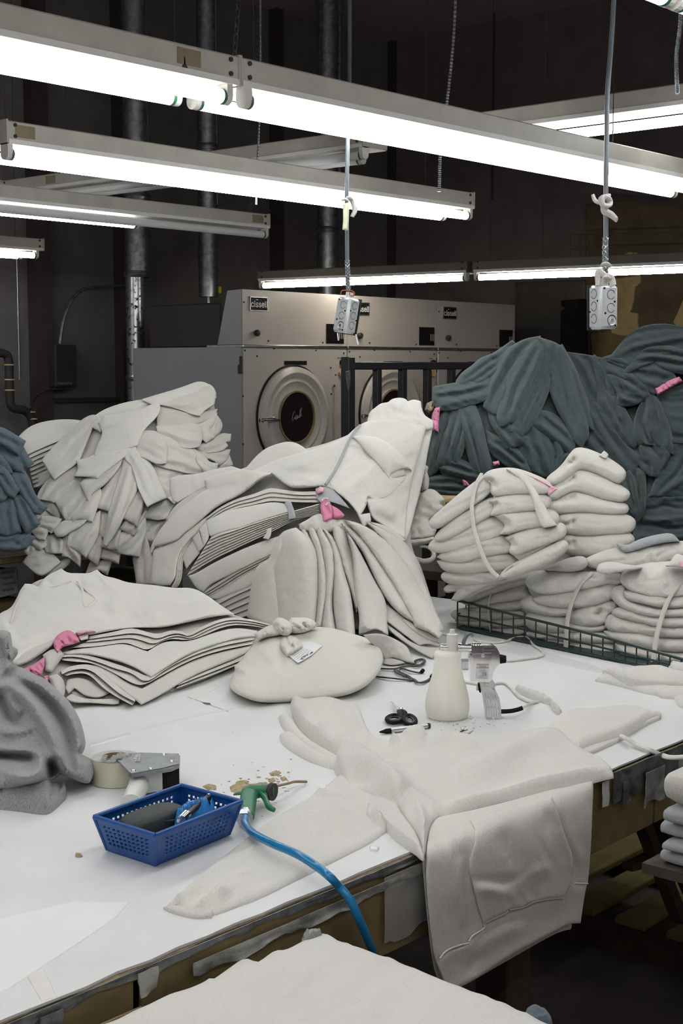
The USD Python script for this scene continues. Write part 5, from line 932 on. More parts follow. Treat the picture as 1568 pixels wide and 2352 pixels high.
bh = [('long beige roll forming the upper left ridge of the back heap', D_([(840, 400), (920, 340), (1040, 290), (1180, 255), (1320, 235), (1480, 220), (1420, 260), (1330, 300), (1240, 340), (1120, 380), (1000, 400), (900, 420)]), .0, .05, 'oat_light'),
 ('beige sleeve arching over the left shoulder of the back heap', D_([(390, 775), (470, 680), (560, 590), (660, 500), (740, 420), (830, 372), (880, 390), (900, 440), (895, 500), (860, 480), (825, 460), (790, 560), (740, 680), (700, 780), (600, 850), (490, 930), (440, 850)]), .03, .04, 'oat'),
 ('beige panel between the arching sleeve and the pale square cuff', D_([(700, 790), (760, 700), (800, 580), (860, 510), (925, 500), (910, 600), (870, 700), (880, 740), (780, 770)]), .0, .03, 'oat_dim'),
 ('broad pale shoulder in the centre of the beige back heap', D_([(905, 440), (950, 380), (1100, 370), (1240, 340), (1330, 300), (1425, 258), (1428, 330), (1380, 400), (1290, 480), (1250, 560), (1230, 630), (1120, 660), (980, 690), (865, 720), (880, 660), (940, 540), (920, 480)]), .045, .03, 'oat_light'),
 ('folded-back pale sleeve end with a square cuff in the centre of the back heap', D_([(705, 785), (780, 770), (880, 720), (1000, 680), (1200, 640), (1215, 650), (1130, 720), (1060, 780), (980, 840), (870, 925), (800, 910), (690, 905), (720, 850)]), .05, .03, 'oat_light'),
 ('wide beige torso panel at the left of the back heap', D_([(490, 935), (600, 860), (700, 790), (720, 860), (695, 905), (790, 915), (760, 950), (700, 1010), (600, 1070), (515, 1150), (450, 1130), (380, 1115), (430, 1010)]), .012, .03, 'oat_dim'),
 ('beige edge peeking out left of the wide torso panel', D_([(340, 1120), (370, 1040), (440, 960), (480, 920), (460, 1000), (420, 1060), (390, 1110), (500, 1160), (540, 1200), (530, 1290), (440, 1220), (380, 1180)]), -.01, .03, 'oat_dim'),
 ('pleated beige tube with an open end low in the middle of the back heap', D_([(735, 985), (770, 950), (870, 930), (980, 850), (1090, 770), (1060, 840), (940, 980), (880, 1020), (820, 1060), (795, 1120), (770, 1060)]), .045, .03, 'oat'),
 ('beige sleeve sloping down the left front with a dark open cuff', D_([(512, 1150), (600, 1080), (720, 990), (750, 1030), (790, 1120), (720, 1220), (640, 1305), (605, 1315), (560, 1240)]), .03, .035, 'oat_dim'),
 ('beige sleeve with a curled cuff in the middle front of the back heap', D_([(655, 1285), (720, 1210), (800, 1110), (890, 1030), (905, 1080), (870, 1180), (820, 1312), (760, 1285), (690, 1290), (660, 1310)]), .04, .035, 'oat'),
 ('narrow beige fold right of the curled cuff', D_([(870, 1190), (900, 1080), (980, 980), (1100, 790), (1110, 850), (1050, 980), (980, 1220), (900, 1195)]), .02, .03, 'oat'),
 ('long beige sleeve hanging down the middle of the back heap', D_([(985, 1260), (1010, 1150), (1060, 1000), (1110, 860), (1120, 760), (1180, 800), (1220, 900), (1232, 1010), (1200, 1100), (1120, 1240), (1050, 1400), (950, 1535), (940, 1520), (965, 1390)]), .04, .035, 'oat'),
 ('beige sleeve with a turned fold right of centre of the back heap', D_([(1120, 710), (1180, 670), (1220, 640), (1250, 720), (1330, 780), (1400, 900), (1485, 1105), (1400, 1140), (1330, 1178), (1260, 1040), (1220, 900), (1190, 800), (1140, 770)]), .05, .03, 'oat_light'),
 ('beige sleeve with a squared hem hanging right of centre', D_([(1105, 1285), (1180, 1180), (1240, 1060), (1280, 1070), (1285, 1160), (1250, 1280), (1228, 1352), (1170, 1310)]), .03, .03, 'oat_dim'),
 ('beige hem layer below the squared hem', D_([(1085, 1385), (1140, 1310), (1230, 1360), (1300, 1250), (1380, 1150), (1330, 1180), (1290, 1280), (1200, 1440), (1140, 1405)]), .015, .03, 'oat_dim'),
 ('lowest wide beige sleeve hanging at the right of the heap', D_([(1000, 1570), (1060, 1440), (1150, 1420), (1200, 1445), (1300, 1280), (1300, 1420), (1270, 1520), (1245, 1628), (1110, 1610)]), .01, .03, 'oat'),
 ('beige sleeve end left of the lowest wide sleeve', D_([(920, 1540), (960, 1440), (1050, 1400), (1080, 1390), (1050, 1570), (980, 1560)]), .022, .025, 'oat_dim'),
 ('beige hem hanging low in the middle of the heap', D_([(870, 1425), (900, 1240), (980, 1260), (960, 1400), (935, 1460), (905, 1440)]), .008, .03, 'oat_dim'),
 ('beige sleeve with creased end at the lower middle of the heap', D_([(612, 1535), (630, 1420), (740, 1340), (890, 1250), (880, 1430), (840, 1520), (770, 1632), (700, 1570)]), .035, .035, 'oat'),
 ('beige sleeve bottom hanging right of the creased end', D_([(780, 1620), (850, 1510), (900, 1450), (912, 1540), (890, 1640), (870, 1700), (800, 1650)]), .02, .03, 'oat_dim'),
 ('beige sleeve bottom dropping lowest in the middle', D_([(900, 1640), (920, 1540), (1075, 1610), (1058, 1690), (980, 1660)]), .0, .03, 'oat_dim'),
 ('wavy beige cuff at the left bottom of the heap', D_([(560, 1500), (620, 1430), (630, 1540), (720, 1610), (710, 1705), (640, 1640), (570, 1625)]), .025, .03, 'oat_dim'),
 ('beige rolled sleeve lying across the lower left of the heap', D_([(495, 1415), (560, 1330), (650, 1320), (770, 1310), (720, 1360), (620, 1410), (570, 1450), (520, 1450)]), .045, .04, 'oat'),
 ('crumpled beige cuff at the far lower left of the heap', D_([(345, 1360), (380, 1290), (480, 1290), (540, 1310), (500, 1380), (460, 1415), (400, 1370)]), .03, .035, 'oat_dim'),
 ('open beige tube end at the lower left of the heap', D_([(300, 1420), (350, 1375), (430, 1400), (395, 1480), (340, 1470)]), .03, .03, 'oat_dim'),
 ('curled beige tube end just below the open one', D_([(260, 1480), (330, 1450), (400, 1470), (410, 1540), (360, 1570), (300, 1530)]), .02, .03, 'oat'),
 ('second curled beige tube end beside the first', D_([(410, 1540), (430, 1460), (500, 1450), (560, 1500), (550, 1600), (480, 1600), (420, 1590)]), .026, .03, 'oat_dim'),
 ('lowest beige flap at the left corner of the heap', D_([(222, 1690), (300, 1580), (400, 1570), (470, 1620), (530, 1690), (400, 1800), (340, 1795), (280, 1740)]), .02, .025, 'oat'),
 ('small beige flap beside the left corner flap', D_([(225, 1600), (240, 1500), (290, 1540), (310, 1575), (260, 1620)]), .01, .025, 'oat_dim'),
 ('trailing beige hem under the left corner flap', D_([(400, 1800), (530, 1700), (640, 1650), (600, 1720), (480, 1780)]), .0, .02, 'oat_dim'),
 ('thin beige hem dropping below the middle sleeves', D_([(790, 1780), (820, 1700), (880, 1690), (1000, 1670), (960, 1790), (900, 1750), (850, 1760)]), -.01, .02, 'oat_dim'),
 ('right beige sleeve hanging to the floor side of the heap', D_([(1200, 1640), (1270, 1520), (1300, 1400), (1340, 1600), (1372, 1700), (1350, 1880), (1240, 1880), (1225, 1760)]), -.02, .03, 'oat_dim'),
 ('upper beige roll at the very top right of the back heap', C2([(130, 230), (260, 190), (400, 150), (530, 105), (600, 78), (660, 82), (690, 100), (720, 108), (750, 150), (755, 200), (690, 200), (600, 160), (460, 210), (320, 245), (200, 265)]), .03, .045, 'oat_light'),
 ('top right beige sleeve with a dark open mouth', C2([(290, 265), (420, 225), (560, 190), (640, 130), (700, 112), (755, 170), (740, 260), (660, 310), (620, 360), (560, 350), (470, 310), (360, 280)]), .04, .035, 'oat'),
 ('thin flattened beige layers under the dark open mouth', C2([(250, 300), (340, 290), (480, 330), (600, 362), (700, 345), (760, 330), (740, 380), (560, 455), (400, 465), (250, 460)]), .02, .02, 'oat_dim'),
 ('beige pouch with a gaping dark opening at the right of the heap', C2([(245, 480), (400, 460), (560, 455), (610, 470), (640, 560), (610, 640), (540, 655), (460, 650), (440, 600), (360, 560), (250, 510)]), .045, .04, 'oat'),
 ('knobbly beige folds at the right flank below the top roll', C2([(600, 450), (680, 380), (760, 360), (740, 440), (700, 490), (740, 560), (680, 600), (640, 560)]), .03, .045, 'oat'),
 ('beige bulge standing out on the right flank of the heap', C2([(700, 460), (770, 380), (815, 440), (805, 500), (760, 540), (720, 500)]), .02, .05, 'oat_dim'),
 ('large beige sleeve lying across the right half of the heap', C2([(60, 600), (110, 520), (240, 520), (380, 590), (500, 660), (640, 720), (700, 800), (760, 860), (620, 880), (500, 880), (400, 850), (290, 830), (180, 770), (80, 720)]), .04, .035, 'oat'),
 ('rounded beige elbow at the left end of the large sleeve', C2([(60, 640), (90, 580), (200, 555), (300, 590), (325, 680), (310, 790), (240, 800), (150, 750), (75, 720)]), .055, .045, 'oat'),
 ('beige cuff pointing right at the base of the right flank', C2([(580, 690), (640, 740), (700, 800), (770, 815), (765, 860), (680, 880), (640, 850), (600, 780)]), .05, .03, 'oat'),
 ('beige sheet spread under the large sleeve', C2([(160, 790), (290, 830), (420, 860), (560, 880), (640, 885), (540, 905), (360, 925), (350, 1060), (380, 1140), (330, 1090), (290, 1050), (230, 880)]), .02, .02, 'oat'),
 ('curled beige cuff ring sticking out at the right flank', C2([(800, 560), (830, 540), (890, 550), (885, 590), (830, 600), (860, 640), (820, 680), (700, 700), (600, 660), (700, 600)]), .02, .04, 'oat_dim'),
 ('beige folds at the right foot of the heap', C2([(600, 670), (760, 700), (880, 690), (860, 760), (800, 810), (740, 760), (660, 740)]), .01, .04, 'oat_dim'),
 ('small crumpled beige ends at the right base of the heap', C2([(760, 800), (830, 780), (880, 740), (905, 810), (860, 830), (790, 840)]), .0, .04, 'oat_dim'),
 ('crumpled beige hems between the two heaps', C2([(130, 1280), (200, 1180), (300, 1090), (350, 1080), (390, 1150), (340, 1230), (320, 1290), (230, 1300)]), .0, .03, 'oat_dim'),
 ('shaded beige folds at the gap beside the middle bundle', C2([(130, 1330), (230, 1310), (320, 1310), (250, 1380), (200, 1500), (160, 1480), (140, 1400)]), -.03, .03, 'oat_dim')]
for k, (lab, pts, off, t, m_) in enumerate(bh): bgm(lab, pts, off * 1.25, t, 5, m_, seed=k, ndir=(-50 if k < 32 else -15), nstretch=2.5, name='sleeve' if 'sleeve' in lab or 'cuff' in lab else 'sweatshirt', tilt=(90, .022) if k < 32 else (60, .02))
# ================================================================ blue-grey heap at the far left
SS = Surf([(0, 1265, 5.6), (90, 1250, 5.65), (0, 1000, 5.85), (50, 1000, 5.9), (90, 1150, 5.75), (-60, 1100, 5.7)], smooth=.002)
tag(obj('heaped_pants', relief(D_([(-140, 1560), (-230, 1300), (-230, 800), (-140, 560), (0, 520), (120, 600), (220, 800), (260, 1000), (340, 1200), (300, 1400), (220, 1570)]), SS.up(-.06), t=.06, r=30, tb=.4, step=12, noise=.03, nscale=24), 'steel', smooth=60), 'mass of blue-grey sweatpants inside the far left heap', 'clothing', kind='stuff')
for k, (lab, pts, off) in enumerate((('top blue-grey leg with a folded end at the far left', [(-150, 480), (0, 486), (60, 510), (140, 560), (215, 605), (195, 650), (160, 712), (60, 650), (0, 610), (-150, 600)], .04), ('blue-grey leg slanting right under the top one', [(0, 620), (100, 660), (200, 660), (240, 740), (288, 800), (240, 828), (195, 810), (200, 880), (120, 850), (0, 760)], .02), ('short blue-grey fold at the far left edge', [(-150, 700), (0, 720), (60, 780), (100, 880), (0, 900), (-150, 860)], .03),
   ('blue-grey leg curving down the far left heap', [(-60, 800), (40, 830), (100, 930), (160, 1040), (120, 1100), (60, 1080), (0, 960), (-60, 900)], .04), ('long blue-grey leg hanging down the right of the far left heap', [(100, 900), (200, 860), (250, 930), (290, 1060), (350, 1150), (412, 1200), (360, 1250), (300, 1240), (220, 1110), (150, 1010)], .03), ('blue-grey leg with an open cuff low on the far left heap', [(130, 1110), (200, 1090), (280, 1200), (310, 1290), (345, 1340), (270, 1400), (240, 1420), (170, 1290)], .035),
   ('straight blue-grey leg hanging at the far left', [(-60, 1100), (60, 1090), (120, 1100), (160, 1250), (175, 1410), (60, 1450), (0, 1420), (-60, 1400)], .03), ('blue-grey hem at the edge of the far left heap', [(-150, 1010), (0, 1000), (60, 1090), (20, 1140), (-150, 1160)], .045), ('lowest blue-grey folds resting on the back table edge', [(-60, 1460), (60, 1450), (160, 1420), (230, 1500), (200, 1570), (80, 1590), (-60, 1560)], .02), ('crumpled blue-grey end at the table corner', [(150, 1480), (230, 1440), (300, 1470), (230, 1560), (170, 1560)], .03))):
    garment('sweatpants', lab, 'clothing', relief(D_(pts), SS.up(off), gr=4, t=.006, r=3, tb=.03, step=4.5, dome=.016, ridges=folds(D_(pts), 3, .012, 5, k), noise=.012, nscale=14, ndir=75, seed=k + 5, tilt=(80, .025)), 'steel')
# ================================================================ folded sweatpants in the wire basket at the right
F_ = zoom(980, 1020, 1568)
SF = Surf([z_(1085, 1462, TZ + .01), z_(1300, 1500, TZ + .01), z_(1540, 1540, TZ + .01), (1080, 1330, 4.20), (1300, 1330, 4.06), (1545, 1330, 3.93), (1120, 1090, 4.42), (1290, 1150, 4.28), (1000, 1250, 4.34), (1560, 1290, 3.98)], smooth=.002)
def rg_(label, pts, off, t=.022, r=9, m='oat', S=None, name='sweatpants', **kw):
    kw.setdefault('step', 5); kw.setdefault('tb', .05); kw.setdefault('dome', t * .75); kw.setdefault('noise', .004); kw.setdefault('nscale', 30)
    return garment(name, label, 'clothing', relief(F_(pts), (S or SF).up(off), t=t * .5, r=r * .6, gr=kw.pop('gr', 3.5), keep=kw.pop('keep', 105), **kw), m)
tag(obj('folded_sweats', relief(F_([(120, 700), (300, 520), (420, 300), (760, 260), (900, 120), (1150, 200), (1220, 620), (1640, 640), (1640, 1330), (1200, 1250), (800, 1190), (320, 1110)]), SF.up(-.36), t=.02, r=14, tb=.06, step=14), 'oat_dim', smooth=60), 'mass of folded sweatpants at the back of the wire basket', 'clothing', kind='stuff')
O7 = ['top', 'second', 'third', 'fourth', 'fifth', 'sixth', 'lowest']
faces = [[(345, 210), (372, 172), (450, 153), (540, 153), (640, 185), (745, 233), (762, 268), (742, 304), (600, 300), (480, 308), (430, 318), (395, 300), (408, 240)],
 [(395, 350), (430, 322), (480, 309), (600, 300), (720, 308), (757, 330), (752, 380), (700, 402), (560, 412), (440, 432), (400, 430), (425, 370)],
 [(425, 440), (480, 414), (600, 404), (740, 398), (802, 428), (802, 482), (740, 502), (600, 517), (500, 547), (462, 545), (495, 490)],
 [(490, 575), (560, 538), (680, 500), (800, 484), (846, 500), (846, 562), (760, 602), (620, 652), (545, 682), (505, 655), (530, 610)],
 [(540, 735), (620, 690), (740, 632), (830, 588), (862, 610), (852, 652), (760, 722), (640, 772), (520, 812), (450, 822), (470, 780)]]
flanks = [[(18, 470), (100, 398), (240, 278), (345, 203), (378, 172), (412, 220), (405, 272), (330, 342), (200, 422), (120, 482), (60, 516), (24, 504)],
 [(48, 572), (130, 482), (250, 408), (350, 348), (420, 328), (432, 370), (402, 432), (300, 484), (200, 544), (120, 584), (60, 594)],
 [(14, 612), (100, 556), (200, 516), (330, 448), (440, 428), (502, 490), (482, 542), (350, 594), (200, 644), (80, 664), (24, 642)],
 [(76, 690), (160, 608), (300, 566), (420, 546), (502, 558), (546, 620), (502, 664), (350, 684), (200, 732), (105, 706)],
 [(74, 722), (200, 688), (350, 668), (480, 658), (562, 722), (502, 764), (380, 774), (240, 794), (108, 774)],
 [(96, 792), (230, 758), (380, 758), (462, 822), (400, 846), (250, 864), (150, 856), (94, 824)],
 [(104, 884), (200, 828), (330, 828), (470, 828), (350, 874), (250, 922), (192, 957), (160, 950), (196, 890), (124, 908)]]
for k, f_ in enumerate(flanks):
    x, y = f_[0]
    rg_(f'{O7[k]} rolled leg at the left side of the leaning stack, cuff pointing left', f_, .035 - .012 * k, .026, 8, 'oat' if k < 4 else 'oat_dim', seed=k, ndir=-32, nstretch=3, tilt=(110, .02),
        ridges=[([F_([(a_ * .62 + b_ * .38, c_ * .62 + d_ * .38)])[0][:2] for (a_, c_), (b_, d_) in ((f_[1], f_[-2]), (f_[-2], f_[1]))], -.005, 2.5), ([F_([q])[0][:2] for q in (f_[0], ((f_[2][0] + f_[-3][0]) / 2, (f_[2][1] + f_[-3][1]) / 2), f_[len(f_) // 2])], -.010, 3)])
for k, f_ in enumerate(faces):
    mid = [((f_[2 + j][0] * .45 + f_[-3 - j][0] * .55), (f_[2 + j][1] * .45 + f_[-3 - j][1] * .55)) for j in range(3)]
    rg_(f'{O7[k]} thick folded sweatpants of the leaning stack in the wire basket', f_, .055 - .008 * k, .034, 9, 'oat_warm', seed=10 + k, tilt=(110, .015),
        ridges=[(F_(mid), -.006, 1.8), (F_([f_[0], f_[1]]), .010, 6), (F_([((f_[-1][0] + f_[-2][0]) / 2 + 14, (f_[-1][1] + f_[-2][1]) / 2 + 2), (f_[-1][0] + 6, f_[-1][1] - 4), (f_[0][0] + 24, f_[0][1] + 2)]), -.022, 3.5)])
S2_ = SF.up(-.22)
rear = [[(725, 218), (830, 140), (880, 62), (920, 24), (1000, 40), (1110, 90), (1200, 153), (1214, 185), (1202, 217), (1162, 242), (1080, 192), (990, 157), (925, 152), (880, 192), (800, 242), (755, 252)],
 [(765, 262), (850, 200), (910, 154), (960, 154), (1060, 190), (1170, 250), (1232, 290), (1237, 317), (1202, 353), (1100, 342), (980, 302), (900, 282), (830, 312), (780, 342), (755, 322)],
 [(755, 362), (850, 310), (900, 284), (990, 300), (1120, 345), (1227, 369), (1227, 423), (1100, 432), (950, 412), (850, 422), (785, 424)],
 [(800, 432), (900, 414), (1050, 419), (1200, 429), (1267, 459), (1273, 500), (1232, 548), (1080, 553), (960, 562), (850, 543), (825, 502)],
 [(845, 552), (960, 560), (1100, 550), (1220, 539), (1264, 569), (1262, 602), (1180, 643), (1080, 683), (950, 688), (845, 664)]]
for k, f_ in enumerate(rear):
    ys = [q[1] for q in f_]; cx_, cy_ = (925, [95, 205, 330, 480, 605][k])
    rg_(f'{O7[k]} folded sweatpants of the rear stack, ' + ('frayed tag on top' if k == 0 else 'behind the leaning stack'), f_, .0 - .004 * k, .036, 10, 'oat' if k < 3 else 'oat_dim', S=S2_, seed=20 + k, tb=.10, tilt=(110, .02),
        ridges=[(F_([(cx_ + 20, cy_), (cx_ + 150, cy_ + (25 if k < 2 else 8)), (cx_ + 270, cy_ + (80 if k < 2 else 20 - 18 * (k > 2)))]), -.006, 1.8), (F_([(cx_ - 130, cy_ + 60 - 40 * (k > 1)), (cx_ - 60, cy_ + 30 - 20 * (k > 1)), (cx_ - 5, cy_ - 20)]), -.018, 4), (F_([(cx_ - 30, cy_ - 10), (cx_ - 18, cy_ + 14), (cx_ - 50, cy_ + 22)]), -.02, 4)])
tag(obj('frayed_tag', relief(F_([(1055, 70), (1085, 40), (1110, 58), (1112, 72), (1098, 92), (1075, 84)]), S2_.up(.035), t=.006, r=2, tb=.004, step=3, noise=.006, nscale=8), 'oat_light'), 'small frayed white tag on the top of the rear stack', 'tag')
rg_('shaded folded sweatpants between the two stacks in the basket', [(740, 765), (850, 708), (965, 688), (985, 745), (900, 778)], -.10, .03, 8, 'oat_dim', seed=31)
rows = [('small', [[(200, 955), (300, 910), (420, 850), (560, 800), (700, 780), (760, 792), (640, 850), (480, 890), (330, 940), (250, 985)], [(255, 985), (340, 945), (480, 895), (620, 850), (605, 890), (640, 940), (520, 960), (400, 975), (300, 1005)], [(270, 1010), (400, 980), (560, 960), (650, 955), (600, 1005), (440, 1020), (300, 1030)], [(150, 1030), (250, 1005), (420, 1025), (590, 1020), (600, 1060), (420, 1075), (240, 1080), (160, 1065)], [(190, 1085), (300, 1080), (450, 1075), (600, 1070), (610, 1110), (430, 1125), (260, 1120)], [(230, 1125), (430, 1130), (610, 1120), (610, 1170), (420, 1190), (280, 1165)]], 'bundle at the left of the wire basket'),
 ('centre', [[(608, 835), (640, 800), (800, 768), (860, 768), (1000, 790), (1170, 778), (1217, 830), (1180, 862), (1100, 852), (1000, 882), (850, 907), (720, 922), (650, 892), (613, 862)], [(648, 952), (720, 925), (880, 905), (1050, 870), (1140, 850), (1182, 880), (1130, 952), (1000, 992), (850, 1007), (750, 992), (668, 977)], [(572, 962), (640, 925), (662, 970), (760, 1000), (900, 1010), (880, 1042), (760, 1052), (640, 1022), (588, 1002)], [(860, 1050), (900, 1018), (1050, 958), (1152, 956), (1168, 1012), (1100, 1042), (1092, 1102), (980, 1117), (880, 1092)], [(602, 1062), (640, 1030), (760, 1050), (860, 1060), (880, 1100), (1000, 1120), (1105, 1110), (1085, 1142), (900, 1152), (760, 1152), (640, 1132), (606, 1097)], [(615, 1150), (800, 1155), (1000, 1150), (1150, 1165), (1165, 1215), (1000, 1215), (800, 1200), (618, 1180)], [(640, 1190), (800, 1205), (1000, 1220), (1165, 1220), (1160, 1290), (1000, 1285), (800, 1245)]], 'strapped bundle in the middle of the wire basket'),
 ('right', [[(1186, 830), (1220, 768), (1320, 738), (1400, 728), (1640, 715), (1640, 918), (1480, 937), (1380, 932), (1270, 902), (1216, 872)], [(1205, 902), (1280, 908), (1390, 935), (1640, 930), (1640, 990), (1460, 1007), (1330, 972), (1215, 952)], [(1126, 902), (1180, 868), (1217, 880), (1202, 950), (1300, 990), (1420, 1020), (1640, 1000), (1640, 1052), (1400, 1062), (1250, 1032), (1146, 962)], [(1136, 1022), (1200, 998), (1330, 1050), (1480, 1062), (1640, 1052), (1640, 1112), (1450, 1127), (1280, 1087), (1146, 1052)], [(1096, 1082), (1130, 1038), (1250, 1080), (1400, 1112), (1640, 1112), (1640, 1182), (1400, 1182), (1280, 1152), (1150, 1152), (1101, 1122)], [(1096, 1152), (1200, 1142), (1330, 1160), (1480, 1192), (1640, 1192), (1640, 1262), (1480, 1272), (1340, 1242), (1200, 1222), (1126, 1192)], [(1160, 1225), (1340, 1250), (1480, 1278), (1640, 1280), (1640, 1345), (1480, 1340), (1300, 1310), (1180, 1290)]], 'strapped bundle at the right of the wire basket')]
for rname, ls, what in rows:
    for k, f_ in enumerate(ls):
        q = np.array(f_, float); c = q.mean(0)
        hole = []
        if rname == 'centre' and k == 3: hole = [(F_([(1030, 1050), (1060, 1030), (1070, 1010)]), -.03, 6)]
        rg_(f'{O7[k]} folded layer of the {what}', f_, {'small': -.19, 'centre': -.15, 'right': -.11}[rname] - .006 * k, .034, 9, 'oat_dim' if rname == 'small' else ('oat_light' if k == 0 else 'oat'), seed=40 + k + len(rname) * 3, tilt=(95, .015), noise=.008, nscale=26, ridges=hole + ([(F_([(c[0] - 90, c[1] - 4), (c[0], c[1] + 8), (c[0] + 90, c[1] - 8)]), -.006, 3)] if k < 5 else []))
rg_('rear oatmeal bundle at the right edge, under the grey waistband', [(970, 712), (1010, 690), (1120, 650), (1200, 640), (1330, 618), (1640, 590), (1640, 705), (1480, 722), (1300, 752), (1160, 772), (1060, 762), (983, 742)], -.14, .04, 9, 'oat', noise=.012, nscale=22, seed=77, ridges=[(F_([(1400, 690), (1470, 650), (1520, 640)]), -.012, 4), (F_([(1050, 740), (1150, 720), (1300, 700)]), -.008, 5)])
rg_('folded edge in front of the rear bundle with the torn flap', [(1040, 780), (1060, 735), (1140, 728), (1200, 745), (1300, 755), (1180, 775), (1100, 790)], -.02, .014, 4, 'oat_light', seed=78)
rg_('grey ribbed waistband arching over the rear bundle at the right', [(1176, 620), (1230, 630), (1300, 590), (1420, 560), (1500, 552), (1532, 590), (1490, 590), (1380, 610), (1270, 645), (1215, 660)], -.09, .016, 5, 'rib_grey', name='waistband')
rg_('frayed white scrap with a pink edge at the right edge of the stacks', [(1478, 742), (1500, 725), (1528, 676), (1560, 690), (1640, 720), (1640, 770), (1560, 745)], .0, .014, 4, 'oat_light', name='fabric_scrap', seed=4)
tag(obj('pink_ribbon', relief(F_([(1545, 720), (1600, 715), (1600, 760), (1550, 752)]), SF.up(.02), t=.008, r=3, tb=.004, step=3), 'pink_pale'), 'pale pink ribbon scrap at the right edge of the stacks', 'ribbon')
def strap(label, pts, off, r=.0065, m='oat'): return tag(obj('strap', tube(SF.up(off).pos(np.array([p_[:2] for p_ in F_(pts)])), r, 8, sm=60, flat=.45), m), label, 'strap')
strap('narrow oatmeal tie round the leaning stack', [(335, 180), (300, 250), (275, 380), (285, 500), (312, 600), (345, 690), (390, 770), (440, 815)], .085)
strap('oatmeal tie round the small bundle at the left of the basket', [(445, 848), (395, 912), (376, 1000), (384, 1100), (396, 1175)], -.15)
strap('oatmeal tie round the middle bundle in the wire basket', [(1012, 788), (935, 868), (884, 980), (858, 1100), (850, 1250)], -.10, .009)
strap('oatmeal tie round the right bundle in the wire basket', [(1600, 800), (1560, 842), (1482, 950), (1432, 1080), (1402, 1200), (1385, 1335)], -.06, .008)
rg_('long oatmeal strap end flopping over the leaning stack', [(505, 158), (580, 176), (642, 258), (692, 338), (745, 440), (782, 492), (745, 500), (708, 508), (670, 402), (652, 322), (600, 232), (545, 184)], .095, .012, 4, 'oat_light', name='strap', ridges=[(F_([(620, 270), (680, 380), (740, 480)]), .004, 5)])
tag(obj('pink_ribbon', relief(F_([(600, 182), (700, 218), (802, 275), (770, 300), (745, 318), (738, 300), (752, 262), (660, 212)]), SF.up(.085), t=.008, r=3, tb=.06, step=3, noise=.006, nscale=10), 'pink_pale'), 'pale pink ribbon tucked between the leaning stack and the rear stack', 'ribbon')
# wire basket
wk = thing('wire_basket', 'dark green wire basket holding the folded sweatpants', 'basket', onz(1300, 1490, TZ + .005))
bpx = [(1062, 1441), (1125, 1454), (1212, 1470), (1304, 1490), (1400, 1511), (1477, 1528), (1640, 1563)]
BL = np.array([onz(x, y, TZ + .005) for x, y in bpx]); tpx = [(1046, 1379), (1207, 1418), (1390, 1464), (1549, 1509), (1640, 1533)]
def w_at(px):
    b = onz(px, np.interp(px, [p_[0] for p_ in bpx], [p_[1] for p_ in bpx]), TZ + .005); d = (b - CAM) @ FW
    ht = np.interp(px, [1046, 1207, 1390, 1549, 1640], [(np.interp(p_[0], [q[0] for q in bpx], [q[1] for q in bpx]) - p_[1]) for p_ in tpx]) * d / FPX
    return b, b + np.array([0, 0, ht])
xs = np.linspace(1050, 1640, 24); P2 = [w_at(x) for x in xs]
obj('top_rail', tube(np.array([p_[1] for p_ in P2]), .0042, 8), 'wire_green', wk); obj('mid_rail', tube(np.array([p_[0] * .55 + p_[1] * .45 for p_ in P2]) - FH * .003, .003, 8), 'wire_green', wk); obj('bottom_rail', tube(np.array([p_[0] for p_ in P2]), .003, 8), 'wire_green', wk)
for p_ in P2: obj('upright_wire', tube([p_[0], p_[1]], .0024, 6), 'wire_green', wk)
c0b, c0t = P2[0]; back = np.array([.42, .05, 0])
for z0 in (0, .5, 1.0): q = c0b * (1 - z0) + c0t * z0; obj('end_rail', tube([q, q + back], .0036 if z0 == 1 else .0026, 8), 'wire_green', wk)
for k in range(1, 9): obj('end_wire', tube([c0b + back * k / 8, c0t + back * k / 8], .0022, 6), 'wire_green', wk)
fl = (BL[0] + BL[-1]) / 2
obj('basket_base', trimesh.convex.convex_hull(np.array([P2[0][0], P2[-1][0], P2[0][0] + back, P2[-1][0] + back] + [q - [0, 0, .004] for q in (P2[0][0], P2[-1][0], P2[0][0] + back, P2[-1][0] + back)])), 'wire_green', wk, smooth=False)
tag(obj('crate_corner', box(onz(1590, 1535, TZ + .02) , (.07, .05, .045), HEAD, .006), 'blue_crate'), 'blue plastic corner showing at the right edge by the wire basket', 'crate')
# ================================================================ dark slate heap on a table behind
E_ = zoom(960, 740, 1568)
SD = Surf([(1000, 1150, 5.32), (1250, 1220, 5.25), (1560, 1220, 5.12), (990, 1000, 5.5), (1060, 920, 5.62), (1215, 785, 5.8), (1330, 850, 5.8), (1400, 830, 5.85), (1550, 760, 5.9), (1300, 1000, 5.5), (1150, 1000, 5.42), (1450, 1050, 5.45), (1120, 840, 5.78)], smooth=.003)
dt = thing('dark_table', 'low dark table carrying the slate heap', 'table', (5.0, 2.3, 0))
obj('table_top', box2((4.55, 1.6, .80), (6.4, 3.75, .835)), 'wood_dark', dt, smooth=False)
for x in (4.65, 6.3):
    for y in (1.7, 3.6): obj('leg', box2((x - .04, y - .04, 0), (x + .04, y + .04, .80)), 'wood_dark', dt, smooth=False)
tag(obj('heaped_pants', relief(E_([(60, 1100), (40, 800), (110, 470), (300, 320), (450, 210), (640, 115), (780, 130), (880, 210), (1060, 240), (1160, 230), (1300, 70), (1500, 30), (1660, 60), (1800, 260), (1860, 700), (1840, 1300), (60, 1300)]), SD.up(-.07), t=.08, r=60, tb=.45, step=11, noise=.035, nscale=22, ndir=80, nstretch=3), 'slate_dark', smooth=60), 'mass of dark slate sweatpants inside the heap behind the stacks', 'clothing', kind='stuff')
